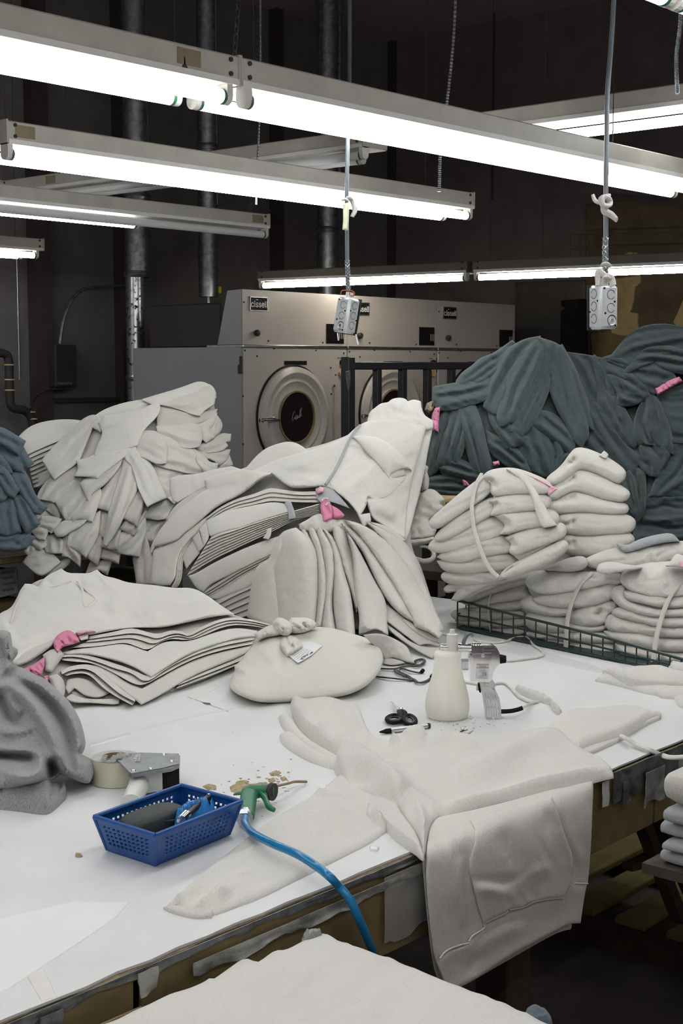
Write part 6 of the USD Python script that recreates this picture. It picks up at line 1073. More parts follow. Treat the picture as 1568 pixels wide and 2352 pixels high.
dk = [('slate leg falling left from the peak of the dark heap', [(700, 108), (640, 118), (580, 150), (520, 180), (480, 230), (440, 300), (420, 400), (408, 495), (440, 522), (472, 532), (500, 450), (540, 380), (600, 300), (690, 190)], .06),
 ('slate sleeve with an open cuff down the front of the dark heap', [(705, 125), (640, 190), (560, 290), (530, 400), (500, 480), (483, 570), (498, 598), (560, 572), (604, 562), (645, 480), (705, 380), (742, 250), (762, 160)], .09),
 ('second slate sleeve with a round cuff beside the front one', [(720, 140), (792, 180), (804, 250), (765, 380), (706, 520), (645, 622), (602, 664), (563, 642), (600, 558), (680, 430), (730, 280)], .075),
 ('long slate leg sweeping right from the peak of the dark heap', [(735, 118), (800, 138), (852, 170), (902, 280), (934, 400), (974, 560), (995, 662), (962, 715), (936, 692), (898, 602), (846, 522), (795, 402), (785, 250)], .085),
 ('narrow slate fold at the right side of the peak', [(855, 178), (902, 258), (954, 380), (996, 490), (1018, 606), (960, 562), (916, 420), (876, 300)], .05),
 ('slate shoulder folds left of the peak', [(535, 148), (450, 208), (380, 228), (338, 270), (278, 310), (245, 362), (330, 364), (404, 334), (446, 304), (486, 230)], .04),
 ('slate hood-like cap at the upper left of the dark heap', [(103, 452), (108, 400), (200, 384), (300, 368), (424, 338), (436, 400), (404, 444), (300, 474), (200, 504), (128, 504)], .075),
 ('slate leg hanging at the far left of the dark heap', [(128, 508), (204, 498), (226, 560), (204, 640), (164, 700), (132, 842), (58, 904), (46, 800), (76, 690), (86, 600)], .03),
 ('slate leg with a knee fold second from the left', [(206, 508), (264, 498), (296, 600), (266, 700), (236, 800), (204, 834), (126, 842), (156, 700), (198, 620)], .055),
 ('thick slate tube leg third from the left', [(236, 508), (314, 488), (346, 560), (366, 640), (388, 740), (428, 882), (402, 916), (346, 884), (324, 820), (284, 680), (254, 600)], .07),
 ('slate cuff curling under at the lower left of the heap', [(126, 832), (212, 818), (284, 848), (354, 880), (366, 924), (250, 936), (166, 904)], .065),
 ('slate hem band along the bottom left of the dark heap', [(40, 950), (150, 918), (300, 958), (426, 918), (426, 964), (300, 1026), (156, 1016), (60, 996)], .06),
 ('slate cuff pointing down in the centre of the heap', [(436, 538), (504, 558), (566, 640), (628, 690), (614, 706), (538, 730), (496, 662), (446, 592)], .06),
 ('slate folds wrapping below the central cuffs', [(426, 678), (524, 728), (606, 788), (646, 874), (610, 886), (516, 824), (436, 762)], .05),
 ('broad slate panel low in the centre of the heap', [(596, 702), (680, 598), (784, 648), (856, 680), (846, 780), (804, 906), (700, 886), (634, 802)], .05),
 ('slate strip crossing right of the broad panel', [(706, 538), (804, 558), (876, 640), (918, 700), (904, 764), (836, 702), (766, 652), (696, 602)], .065),
 ('slate folds low at the right of the centre', [(846, 688), (924, 698), (1006, 738), (1010, 806), (900, 806), (834, 876), (796, 886)], .04),
 ('slate bundle right behind the peak', [(876, 198), (960, 208), (1064, 228), (1106, 300), (1086, 424), (1000, 486), (936, 382), (906, 280)], .02),
 ('slate fold between the two right bundles', [(1056, 238), (1136, 330), (1168, 452), (1098, 476), (1076, 382)], .03),
 ('long slate leg slanting to the right of the heap', [(1086, 418), (1166, 438), (1226, 560), (1298, 692), (1272, 722), (1196, 694), (1124, 592), (1074, 502)], .07),
 ('slate cuff bulging right of the long slanting leg', [(1146, 328), (1222, 318), (1284, 308), (1346, 370), (1346, 424), (1280, 476), (1194, 476), (1206, 420)], .085),
 ('slate knot of folds above the bulging cuff', [(1196, 198), (1264, 228), (1276, 302), (1220, 346), (1134, 302), (1104, 228)], .05),
 ('smooth dark bag top at the upper right of the heap', [(1150, 222), (1240, 108), (1320, 48), (1400, 32), (1500, 32), (1730, 90), (1730, 190), (1450, 206), (1350, 256), (1256, 276)], .05),
 ('gathered dark rim below the smooth bag top', [(1256, 276), (1350, 168), (1440, 148), (1730, 210), (1730, 310), (1480, 276), (1400, 214), (1300, 256)], .09),
 ('slate lump left of the pink twisted tie', [(1274, 258), (1404, 246), (1486, 288), (1506, 334), (1400, 406), (1326, 354), (1274, 304)], .08),
 ('dark full bag below the pink twisted tie', [(1396, 438), (1730, 350), (1730, 710), (1486, 696), (1456, 602), (1416, 502)], .06),
 ('slate teardrop fold in front of the dark bag', [(1376, 426), (1436, 520), (1476, 620), (1488, 746), (1420, 706), (1314, 706), (1284, 642), (1324, 500)], .08),
 ('long slate leg running down behind the rear stack', [(996, 478), (1084, 498), (1186, 690), (1298, 802), (1266, 888), (1184, 836), (1094, 682), (1014, 562)], .05),
 ('slate fold under the teardrop fold', [(1284, 698), (1404, 716), (1488, 758), (1406, 898), (1366, 888), (1294, 804)], .06),
 ('slate leg end dangling right of the rear stack', [(1210, 838), (1326, 896), (1330, 1100), (1302, 1146), (1244, 1054), (1200, 952)], .06),
 ('slate leg lying along the left of the dangling end', [(994, 606), (1064, 638), (1156, 748), (1198, 834), (1150, 858), (1044, 764), (984, 704)], .035),
 ('wide dark sack side at the right edge', [(1474, 698), (1730, 698), (1730, 1010), (1394, 1016), (1444, 880)], .04),
 ('lowest dark sack at the right edge with a flat rim', [(1316, 1010), (1730, 1004), (1730, 1300), (1290, 1300)], .02)]
for k, (lab, pts, off) in enumerate(dk):
    P_ = np.array([q[:2] for q in E_(pts)]); w_ = np.ptp(P_, 0); ang = 80 if w_[1] > w_[0] else 15
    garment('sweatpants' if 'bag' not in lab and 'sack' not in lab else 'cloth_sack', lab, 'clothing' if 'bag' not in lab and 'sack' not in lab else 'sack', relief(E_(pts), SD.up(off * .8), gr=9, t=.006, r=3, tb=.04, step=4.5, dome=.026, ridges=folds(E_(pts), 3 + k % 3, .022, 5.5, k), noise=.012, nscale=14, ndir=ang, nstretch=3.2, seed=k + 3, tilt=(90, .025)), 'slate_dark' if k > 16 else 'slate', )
for lab, pts, m_ in (('bright pink ribbon at the upper left of the dark heap', [(78, 560), (98, 510), (132, 500), (124, 560), (120, 656), (88, 642)], 'pink'), ('tiny pink ribbon low on the left of the dark heap', [(260, 930), (286, 938), (308, 970), (270, 972)], 'pink'), ('twisted pink tie at the neck of the dark bag', [(1402, 392), (1440, 368), (1500, 338), (1546, 322), (1566, 350), (1500, 388), (1418, 434)], 'pink'), ('small dull pink scrap in the shade of the dark heap', [(440, 828), (478, 820), (484, 846), (448, 856)], 'pink')):
    tag(obj('pink_ribbon', relief(E_(pts), SD.up(.10), t=.008, r=3, dome=.014, tb=.03, step=2.5, noise=.03, nscale=7, ndir=60, seed=len(lab)), m_, smooth=60), lab, 'ribbon')
tag(obj('crumpled_paper', relief(E_([(38, 520), (50, 480), (90, 462), (112, 480), (104, 520), (70, 545)]), SD.up(.02), t=.03, r=6, tb=.05, step=3, noise=.03, nscale=9), 'label_tan'), 'crumpled tan paper behind the pink ribbon of the dark heap', 'paper')
bx = carton('yellow carton with stencilled numbers under the dark heap', 1008, 1138, 1085, 1210, float(at(1030, 1160, 5.1)[1]), 'kraft', .3, (('80/20', 1034, 1157, .016),))
# ================================================================ hoodie being worked on, in front
I_ = zoom(620, 1560, 1120); J_ = zoom(1000, 1560, 1568); K_ = zoom(920, 1720, 1420); L_ = zoom(360, 1800, 960)
def skin(mesh, pts, pad=14, n=90):
    """A surface through the front of a mesh near some frame pixels: for labels, cords and straps that lie on it."""
    v = np.array(mesh.vertices); w = (v - CAM) @ FW; px = W / 2 + FPX * ((v - CAM) @ RT) / w; py = H / 2 - FPX * ((v - CAM) @ UPV) / w
    p = np.array([q[:2] for q in pts], float); lo, hi = p.min(0) - pad, p.max(0) + pad
    k = np.where((px > lo[0]) & (px < hi[0]) & (py > lo[1]) & (py < hi[1]))[0]
    cell = {}
    for i in k:
        c = (int(px[i] // 9), int(py[i] // 9))
        if c not in cell or w[i] < w[cell[c]]: cell[c] = i
    k = np.array(list(cell.values())); k = k[np.argsort((px[k] * 7 + py[k] * 13) % 101)][:n]
    return Surf(np.stack([px[k], py[k], w[k]], 1), smooth=.003)
hd = thing('hoodie', 'oatmeal hooded sweatshirt laid face down over the table edge, its body hanging down', 'sweatshirt', onz(1150, 1760, TZ))
body = I_([(145, 200), (148, 160), (195, 136), (290, 122), (380, 118), (460, 130), (540, 160), (612, 172), (650, 212), (668, 272), (702, 352), (742, 412), (800, 428), (870, 432), (930, 408), (1010, 396), (1090, 383), (1132, 408), (1172, 448)]) + \
  J_([(20, 388), (60, 368), (120, 352), (190, 358), (250, 380), (330, 365), (440, 350), (560, 335), (660, 320), (720, 330), (800, 370), (848, 396), (905, 437), (962, 465), (1020, 490), (1082, 525), (1116, 560), (1130, 606), (1060, 622), (960, 650), (800, 690), (600, 737), (400, 786), (200, 837), (60, 866)]) + \
  K_([(300, 478), (262, 488), (238, 510), (212, 560), (192, 650), (172, 745), (155, 748)]) + \
  I_([(1085, 1180), (1032, 1062), (960, 980), (908, 897), (860, 887), (740, 850), (640, 812), (562, 772), (542, 730), (488, 690), (455, 645), (476, 540), (450, 520), (380, 480), (290, 430), (222, 370), (168, 285)])
ob = relief(body, TS.up(.002), t=.0065, r=8, tb=.004, step=6, rsc=1.15, noise=.004, nscale=60, ndir=-12, nstretch=2, seed=5, ridges=[
  (I_([(868, 425), (882, 452), (915, 500)]), .016, 6), (I_([(845, 430), (862, 445), (880, 470)]), -.010, 5), (I_([(960, 470), (1050, 430), (1120, 440)]), .020, 20), (I_([(1180, 480), (1260, 450), (1380, 440)]), .012, 14), (I_([(1330, 500), (1430, 470), (1520, 480)]), .010, 13),
  (I_([(480, 560), (620, 585), (800, 575), (960, 590)]), -.008, 9), (I_([(470, 640), (620, 640), (760, 700), (880, 790), (980, 870)]), .034, 24), (I_([(580, 740), (720, 750), (860, 730)]), -.010, 13), (I_([(190, 150), (160, 240), (260, 380), (460, 520)]), .016, 16),
  (I_([(250, 220), (400, 250), (560, 230)]), -.008, 14), (I_([(300, 300), (420, 330), (640, 320)]), .010, 20), (I_([(470, 490), (490, 480), (560, 520), (700, 540)]), .016, 9), (I_([(360, 330), (340, 420), (430, 500)]), .006, 10),
  (J_([(130, 640), (300, 600), (450, 520), (560, 440), (700, 410), (850, 400)]), .022, 26), (J_([(60, 845), (300, 790), (700, 690), (1100, 600)]), .012, 13), (J_([(600, 640), (800, 560), (1000, 540)]), .008, 30), (J_([(250, 470), (420, 430), (620, 380)]), -.006, 16), (J_([(300, 700), (500, 640), (700, 600)]), -.004, 14),
  (I_([(1000, 880), (1080, 900), (1200, 950)]), .012, 12), (I_([(1060, 950), (1100, 1050), (1120, 1200)]), .014, 12), (I_([(905, 900), (960, 880), (1010, 868)]), -.012, 5)])
obj('body', ob, 'fleece', hd, smooth=80)
for q_ in ([(60, 262), (75, 243), (120, 240), (155, 255), (175, 300), (230, 380), (300, 440), (400, 500), (490, 545), (520, 600), (390, 550), (290, 505), (200, 445), (130, 385), (78, 320)], [(68, 390), (100, 372), (160, 372), (230, 440), (320, 500), (420, 545), (500, 570), (520, 640), (470, 632), (400, 612), (300, 582), (200, 532), (110, 472), (72, 430)]):
    obj('hood', relief(I_(q_), TS.up(.001), t=.006, r=8, tb=.002, step=5, dome=.005, noise=.003, nscale=30, ndir=35), 'fleece', hd, smooth=80)
obj('sleeve', relief(J_([(905, 440), (980, 412), (1080, 383), (1180, 356), (1280, 303), (1350, 250), (1422, 226), (1428, 243), (1350, 275), (1250, 335), (1150, 395), (1060, 432), (982, 470), (925, 458)]), TS.up(.002), t=.006, r=3, tb=.002, step=5), 'oat', hd, smooth=80)
obj('sleeve', relief(J_([(690, 310), (760, 240), (830, 196), (900, 180), (1000, 175), (1100, 160), (1200, 150), (1300, 165), (1352, 190), (1422, 192), (1434, 214), (1380, 222), (1340, 245), (1270, 300), (1180, 350), (1080, 375), (980, 405), (905, 438), (850, 404), (780, 402), (700, 395), (640, 365)]), TS.up(.007), t=.007, r=8, tb=.003, step=6, dome=.005, noise=.003, nscale=50, ndir=-15, ridges=[(J_([(880, 420), (1000, 385), (1180, 330), (1330, 235)]), .008, 9), (J_([(760, 280), (900, 260), (1100, 230)]), .008, 22), (J_([(980, 185), (1080, 190), (1150, 160)]), -.005, 9)]), 'fleece', hd, smooth=80)
obj('sleeve_cuff', relief(L_([(38, 738), (120, 730), (200, 740), (300, 740), (345, 750), (330, 792), (232, 799), (150, 780), (80, 760)]), TS.up(.002), t=.005, r=3, tb=.002, step=4), 'oat', hd, smooth=80)
low = L_([(52, 733), (85, 728), (118, 720), (150, 748), (200, 776), (232, 772), (258, 744), (285, 772), (330, 790), (480, 732), (620, 682), (800, 592), (1000, 492), (1150, 417), (1280, 352), (1372, 286), (1420, 250), (1440, 180), (1470, 110), (1330, 60), (1200, 0), (1110, -60), (1060, -30), (1010, 20), (945, 66), (860, 112), (780, 160), (620, 260), (535, 328), (380, 450), (200, 600), (110, 680)])
obj('sleeve', relief(low, TS.up(.001), t=.0045, r=8, tb=.003, step=6, rsc=1.1, noise=.004, nscale=48, ndir=-30, nstretch=2.5, seed=9, ridges=[(L_([(940, 70), (1000, 80), (1090, 95)]), .010, 6), (L_([(660, 290), (850, 205), (1120, 180)]), .007, 12), (L_([(860, 360), (1000, 330), (1200, 320)]), -.006, 14), (L_([(340, 720), (420, 630), (560, 560)]), .010, 16), (L_([(400, 650), (470, 600), (520, 590)]), -.008, 10), (L_([(110, 725), (200, 690), (330, 640)]), .012, 9), (L_([(250, 750), (320, 720), (420, 690)]), .010, 8), (L_([(1290, 190), (1330, 240), (1362, 268)]), .018, 6)]), 'fleece', hd, smooth=80)
obj('sleeve_fold', relief(I_([(728, 985), (760, 960), (782, 968), (800, 1000), (850, 1068), (905, 1125), (980, 1180), (1050, 1222), (1088, 1262), (1112, 1262), (1085, 1160), (1035, 1062), (965, 975), (910, 885), (820, 850), (700, 880), (690, 960)]), TS.up(.004), t=.007, r=7, tb=.004, step=5, dome=.006, ridges=[(I_([(770, 975), (830, 1060), (960, 1160), (1070, 1230)]), .014, 9), (I_([(740, 985), (790, 1040), (825, 1075)]), -.014, 5)]), 'fleece', hd, smooth=80)
# hanging part over the table edge
anc = []
for x in (985, 1060, 1150, 1260, 1360):
    ye = 2335 - .405 * x
    anc += [z_(x, ye - 60, TZ + .006), z_(x, ye - 22, TZ + .006), (x, ye + 14, float(dy(x, ye + 14, TY0 - .022))), (x, ye + 60, float(dy(x, ye + 60, TY0 - .034))), (x, ye + 200, float(dy(x, ye + 200, TY0 - .04))), (x, ye + 360, float(dy(x, ye + 360, TY0 - .045)))]
SH = Surf(anc, smooth=.0006)
hang_o = K_([(212, 560), (262, 492), (350, 474), (600, 424), (900, 344), (1200, 264), (1384, 226), (1387, 300), (1377, 500), (1370, 700), (1354, 900), (1348, 965), (1332, 1010), (1317, 1100), (1302, 1200), (1296, 1256), (1210, 1262), (1150, 1292), (1060, 1340), (860, 1450), (700, 1545), (600, 1620), (480, 1695), (395, 1727), (318, 1705), (265, 1560), (238, 1500), (212, 1300), (192, 1100), (180, 900), (184, 750), (196, 640)])
hang_m = relief(hang_o, SH, t=.006, r=4, tb=.004, step=6, rsc=.8, noise=.003, nscale=46, ndir=80, nstretch=3, seed=12, ridges=[(K_([(470, 820), (450, 1000), (470, 1200), (492, 1390)]), -.010, 6), (K_([(430, 800), (420, 1000), (440, 1250)]), .010, 9), (K_([(330, 560), (380, 800), (400, 1100)]), .008, 12), (K_([(1090, 360), (1150, 560), (1240, 780), (1250, 900)]), -.008, 6), (K_([(1150, 330), (1200, 600), (1290, 800)]), .009, 12), (K_([(260, 1535), (330, 1460), (420, 1420), (492, 1400), (600, 1300), (740, 1200), (880, 1150), (1050, 1088), (1170, 1074)]), -.007, 2.5), (K_([(1250, 968), (1346, 972)]), -.006, 2.5), (K_([(540, 1440), (700, 1330), (900, 1260)]), .010, 20), (K_([(500, 1480), (520, 1540), (480, 1600)]), -.008, 12)])
obj('hanging_body', hang_m, 'fleece', hd, smooth=80)
obj('hanging_back', relief(K_([(140, 640), (152, 800), (170, 1000), (188, 1200), (215, 1450), (245, 1620), (300, 1722), (400, 1740), (700, 1565), (1060, 1358), (1160, 1312), (1228, 1300), (1236, 1240), (1220, 600), (1100, 320), (300, 480)]), SH.up(-.022), t=.004, r=3, tb=.006, step=9), 'oat', hd, smooth=80)
pk = relief(K_([(494, 512), (700, 452), (900, 398), (1088, 342), (1130, 450), (1165, 570), (1205, 680), (1234, 760), (1240, 850), (1224, 980), (1176, 1072), (1050, 1084), (960, 1102), (880, 1142), (780, 1160), (732, 1196), (612, 1252), (610, 1298), (560, 1160), (520, 1000), (488, 870), (492, 800), (530, 680), (534, 580)]), SH.up(.009), t=.007, r=3.5, tb=.010, step=6, rsc=.6, noise=.003, nscale=40, ndir=75, seed=14, rnd=0, ridges=[(K_([(560, 1010), (660, 1010), (760, 1060)]), .016, 15), (K_([(540, 950), (700, 960), (820, 950), (960, 850)]), -.012, 13), (K_([(820, 960), (920, 890), (1060, 860)]), .012, 16), (K_([(780, 560), (760, 700), (800, 820)]), -.006, 11), (K_([(940, 520), (960, 700)]), -.006, 12), (K_([(1040, 420), (1070, 620)]), -.010, 11), (K_([(760, 1060), (780, 1130)]), -.008, 7), (K_([(870, 1050), (890, 1130)]), -.006, 6), (K_([(950, 1030), (970, 1100)]), -.006, 6)])
obj('pocket', pk, 'fleece', hd, smooth=80)
SHs = SH.up(.013)
for ln in ([(280, 1512), (330, 1455), (420, 1416), (490, 1400)], [(490, 1388), (520, 1345), (600, 1292), (612, 1252), (735, 1196), (768, 1170)], [(780, 1160), (880, 1142), (960, 1103), (1050, 1085), (1172, 1073)], [(1252, 968), (1346, 971)]):
    obj('seam_stitch', tube(SHs.pos(np.array([p[:2] for p in K_(ln)])), .0016, 6, sm=30), 'oat_light', hd)
tag(obj('drawstring', tube(np.vstack([onz(1427, 1690, TZ + .012), onz(1440, 1697, TZ + .016), onz(1462, 1710, TZ + .008), onz(1490, 1722, TZ + .007), ony(1520, 1735, TY0 - .01), ony(1545, 1740, TY0 - .07), ony(1600, 1736, TY0 - .16)]), .0062, 10, sm=50, flat=.55), 'fleece'), 'flat oatmeal tie running from the right sleeve over the table edge to the grey stack', 'tie')
# ---- folded garment at the right edge of the table
Q_ = zoom(1340, 1480, 1568, 925)
for lab, pts, off, t in (('small rolled oatmeal hem between the wire basket and the folded pieces', [(780, 205), (830, 165), (925, 182), (1050, 190), (1050, 260), (870, 240)], .01, .03),
    ('lower oatmeal piece of the flat pair lying at the right edge of the table', [(108, 305), (200, 258), (240, 238), (350, 250), (640, 300), (1050, 340), (1050, 490), (925, 478), (830, 468), (722, 464), (690, 438), (560, 418), (400, 368), (250, 333)], .003, .016),
    ('upper oatmeal piece of the flat pair lying at the right edge of the table', [(175, 208), (300, 218), (440, 200), (560, 188), (700, 195), (925, 258), (1050, 300), (1050, 352), (925, 342), (640, 330), (450, 308), (350, 275), (240, 235)], .022, .018),
    ('crumpled oatmeal end hanging over the right table corner', [(835, 474), (925, 480), (1050, 495), (1050, 600), (925, 568), (880, 550), (850, 500)], .002, .012)):
    garment('folded_garment', lab, 'clothing', relief(Q_(pts), TS.up(off), t=t * .6, r=8, dome=t * .4, tb=.004 + off * .6, step=4, noise=.006, nscale=30, ndir=10, seed=int(off * 1000)), 'oat_light')
garment('fabric_scrap', 'twisted off-white fabric scrap lying behind the spray gun cable', 'scrap', relief(J_([(503, 44), (560, 52), (620, 78), (700, 108), (760, 158), (802, 200), (770, 207), (738, 180), (724, 146), (600, 107), (566, 92), (520, 66)]), TS.up(.001), t=.014, r=5, tb=.001, step=3, noise=.006, nscale=10, seed=3), 'oat_light')
# ---- grey folded stack at the right edge
SKX = ony(1512, 1830, 1.22)[0]
ztop = ony(1521, 1767, 1.22)[2]
def slab(name, label, x0, x1, y0, y1, z0, z1, m, seed=0, amp=.004, group=None, rz=0, cat='clothing'):
    """A soft folded slab: rounded block with a little sag and unevenness."""
    b = trimesh.creation.box((1, 1, 1)).subdivide().subdivide().subdivide().subdivide()
    v = np.array(b.vertices); s = np.array([x1 - x0, y1 - y0, z1 - z0]); v = v * s; rr = min(s) * .46
    q = np.clip(v, -(s / 2 - rr), s / 2 - rr); dlt = v - q; L = np.linalg.norm(dlt, axis=1)[:, None]; v = q + dlt / np.maximum(L, 1e-9) * np.minimum(L, rr)
    n = np.stack([meshkit.fbm(v * 9 + seed * 3.1 + k * 7, 3, seed + k) - .5 for k in range(3)], 1); v = v + n * amp * 2 * np.array([1.6, 1.6, 1.0])
    if rz: c, s_ = math.cos(rz), math.sin(rz); v = np.stack([v[:, 0] * c - v[:, 1] * s_, v[:, 0] * s_ + v[:, 1] * c, v[:, 2]], 1)
    v = v + np.array([(x0 + x1) / 2, (y0 + y1) / 2, (z0 + z1) / 2])
    return garment(name, label, cat, trimesh.Trimesh(v, b.faces, process=False), m, group)
hts = [(0, .062, 0), (-.064, .030, -.008), (-.095, .028, .006), (-.124, .018, -.016), (-.143, .026, -.004)]
for k, (o_, h_, dx_) in enumerate(hts):
    slab('folded_garment', ('top heather grey folded garment of the stack at the right edge below the table', 'second', 'third', 'fourth', 'bottom')[k] + ('' if k == 0 else ' folded grey garment down in the stack at the right edge below the table'), SKX + dx_, SKX + .34, .72, 1.22 + dx_, ztop + o_ - h_, ztop + o_, 'rib_grey' if k else 'oat', k, .004)
tag(obj('shelf_board', box2((SKX - .02, .7, ztop - .19), (SKX + .4, 1.24, ztop - .171)), 'wood_dark', smooth=False), 'dark board carrying the grey folded stack on the trestle', 'board')
# ---- tied cloth bag
M_ = zoom(520, 1400, 1020)
bagpts = M_([(22, 560), (38, 480), (62, 440), (54, 405), (76, 398), (150, 300), (230, 222), (290, 185), (350, 165), (480, 150), (620, 120), (780, 135), (900, 172), (1020, 205), (1095, 262), (1132, 330), (1122, 400), (1082, 480), (1000, 560), (900, 607), (800, 632), (640, 655), (480, 668), (300, 672), (200, 662), (100, 622), (48, 592)])
SBG = Surf([z_(560, 1600, TZ + .02), z_(640, 1611, TZ + .004), z_(780, 1600, TZ + .006), z_(850, 1565, TZ + .03), (535, 1545, 3.60), (600, 1470, 3.74), (700, 1432, 3.84), (860, 1490, 3.80)], smooth=.001)
bg = thing('cloth_bag', 'plump off-white cloth bag knotted at the top with a paper label', 'bag', onz(700, 1600, TZ))
bag_m = relief(bagpts, SBG, t=.055, r=58, tb=.05, step=6, dome=.03, rsc=2.0, noise=.010, nscale=34, seed=21, ridges=[(M_([(430, 180), (480, 200), (700, 160), (900, 180), (1080, 270)]), .016, 9), (M_([(470, 210), (650, 240), (800, 300)]), -.008, 8), (M_([(420, 230), (400, 330), (410, 420)]), -.010, 8), (M_([(440, 210), (330, 260), (250, 330)]), .010, 11), (M_([(560, 200), (760, 210), (1000, 290)]), -.006, 8), (M_([(60, 420), (90, 440), (150, 440)]), .014, 6), (M_([(500, 190), (640, 290), (690, 380)]), .006, 8)])
obj('bag_body', bag_m, 'bagcloth', bg, smooth=70)
SK = skin(bag_m, M_([(340, 60), (700, 400)]))
SK2 = SK.up(.012)
def lump(name, pts, S, t, r, m, parent, **kw): return obj(name, relief(pts, S, t=t, r=r, gr=3, tb=kw.pop('tb', .02), step=kw.pop('step', 3.5), **kw), m, parent, smooth=70)
SKN = Surf([(p_[0], p_[1], float(SK.depth([p_[:2]])[0])) for p_ in M_([(400, 190), (500, 190), (450, 240)])] + [(M_([(480, 70)])[0][0], M_([(480, 70)])[0][1], 3.76), (M_([(220, 190)])[0][0], M_([(220, 190)])[0][1], 3.74), (M_([(640, 100)])[0][0], M_([(640, 100)])[0][1], 3.78)])
lump('knot_tail', M_([(212, 180), (240, 160), (330, 110), (420, 110), (440, 160), (350, 185), (290, 190), (235, 212)]), SKN.up(.01), .03, 9, 'bagcloth', bg, noise=.028, nscale=8, ndir=-30)
lump('knot_tail', M_([(430, 130), (470, 68), (560, 64), (610, 78), (636, 100), (600, 108), (640, 118), (560, 160), (470, 165)]), SKN.up(.012), .03, 10, 'bagcloth', bg, noise=.03, nscale=8, ndir=20, seed=2)
lump('knot', M_([(338, 100), (365, 68), (400, 66), (470, 110), (472, 150), (440, 182), (400, 178), (350, 150)]), SKN.up(.03), .028, 9, 'bagcloth', bg, noise=.03, nscale=8, seed=4, ndir=60)
lump('knot_flap', M_([(440, 180), (470, 190), (530, 235), (545, 265), (500, 300), (440, 330), (395, 270), (390, 240), (410, 205)]), SK.up(.004), .018, 7, 'bagcloth', bg, noise=.026, nscale=8, ndir=75, seed=6)
lab_pts = M_([(405, 290), (500, 245), (600, 225), (690, 262), (612, 330), (515, 387), (455, 340)])
SKL = skin(bag_m, lab_pts, pad=10, n=70).up(.010)
obj('paper_label', relief(lab_pts, SKL, t=.0012, r=2, tb=.008, step=4, rnd=0), 'paper', bg)
for k in range(8):
    a, b = M_([(432 + k * 13, 300 + k * 9)])[0], M_([(505 + k * 15, 268 + k * 3)])[0]
    P_ = np.linspace(a, b, 14); P_[:, 1] += .5 * np.sin(np.arange(14) * 2.1 + k); obj('print_line', tube(SKL.up(.0022).pos(P_), .0006, 4), 'ink_grey', bg)
for k, (x, y, w_) in enumerate(((540, 352, 9), (556, 345, 5), (566, 340, 10), (582, 332, 4), (600, 322, 9), (612, 316, 5), (535, 358, 20), (605, 312, 16))):
    a, b = M_([(x, y)])[0], M_([(x + w_, y - 12 if k < 6 else y - 3)])[0]; obj('print_mark', tube(SKL.up(.0024).pos(np.linspace(a, b, 6)), .0010, 4), 'ink', bg)
# flat oatmeal piece and dark laces right of the bag
garment('sweatpants', 'oatmeal hem flap lying between the white bag and the dark laces', 'clothing', relief(M_([(985, 185), (1060, 170), (1140, 178), (1220, 215), (1300, 262), (1325, 320), (1355, 388), (1290, 380), (1240, 362), (1180, 352), (1140, 372), (1100, 300)]), Surf([z_(840, 1460, .96), z_(950, 1523, .868), z_(885, 1515, .868), (900, 1465, 3.9)]), t=.008, r=4, tb=.03, step=4, dome=.01, noise=.006, nscale=24), 'oat')
garment('sweatpants', 'thin layered hem edges tucked under the oatmeal flap by the bag', 'clothing', relief(M_([(1130, 350), (1180, 350), (1240, 362), (1290, 385), (1200, 405), (1130, 392)]), Surf([z_(880, 1512, .872), z_(930, 1520, .868), z_(900, 1530, .862)]), t=.006, r=3, tb=.004, step=3, noise=.004, nscale=8, ndir=5), 'oat_dim')
T_ = zoom(860, 1430, 1260)
lc = thing('shoelace', 'tangled black laces on the table between the bag and the spray bottle', 'laces', onz(930, 1545, TZ))
for ln in ([(60, 415), (180, 415), (260, 395), (360, 385), (430, 370), (448, 340), (420, 330), (370, 345), (360, 380)], [(180, 415), (210, 455), (300, 490), (350, 510), (400, 540), (470, 525), (520, 490)], [(20, 487), (150, 500), (280, 515), (330, 520), (310, 490), (230, 450), (190, 430)], [(230, 405), (320, 435), (400, 450), (435, 435)], [(340, 395), (390, 390), (440, 360)]):
    obj('lace', tube([onz(x, y, TZ + .004 + .003 * ((i % 3) == 1)) for i, (x, y) in enumerate(p_[:2] for p_ in T_(ln))], .0042, 8, sm=50, flat=.5), 'tool_black', lc)
for x, y in ((432, 440), (518, 488)): obj('lace_tip', cyl(onz(*T_([(x - 8, y + 4)])[0][:2], TZ + .006), onz(*T_([(x + 6, y - 14)])[0][:2], TZ + .010), .0052, 10), 'black', lc)
# ---- spray bottle cleaning gun
d_s = 3.225; O_s = onz(1026.6, 1648, TZ); ppm = FPX / d_s; FH = np.array([math.cos(HEAD), math.sin(HEAD), 0])
sg_ = thing('spray_gun', 'chrome electric cleaning gun with a cloudy white bottle standing on the table', 'spray gun', O_s)
def sp(x, y, f=0.0):
    q = T_([(x, y)])[0]; return O_s + RT * (q[0] - 1026.6) / ppm + ZDOWN * (1648 - q[1]) / ppm * 1.01 + FH * f
obj('bottle', lathe([(.0001, .001), (.040, .001), (.047, .005), (.0508, .022), (.0505, .038), (.048, .054), (.043, .073), (.0375, .092), (.033, .110), (.0312, .126), (.0305, .138), (.0312, .142), (.0318, .148), (.029, .153), (.020, .156), (.0001, .157)], O_s, 48), 'bottle', sg_)
obj('bottle_neck_cap', [lathe([(.0001, .205), (.006, .205), (.0065, .196), (.0125, .194), (.0125, .156), (.02, .155)], O_s + RT * .010, 28)], 'spray_white', sg_)
obj('nozzle', [cyl(sp(592, 210), sp(655, 210), .0078, 20), cyl(sp(586, 208), sp(594, 208), .0055, 16)], 'chrome', sg_)
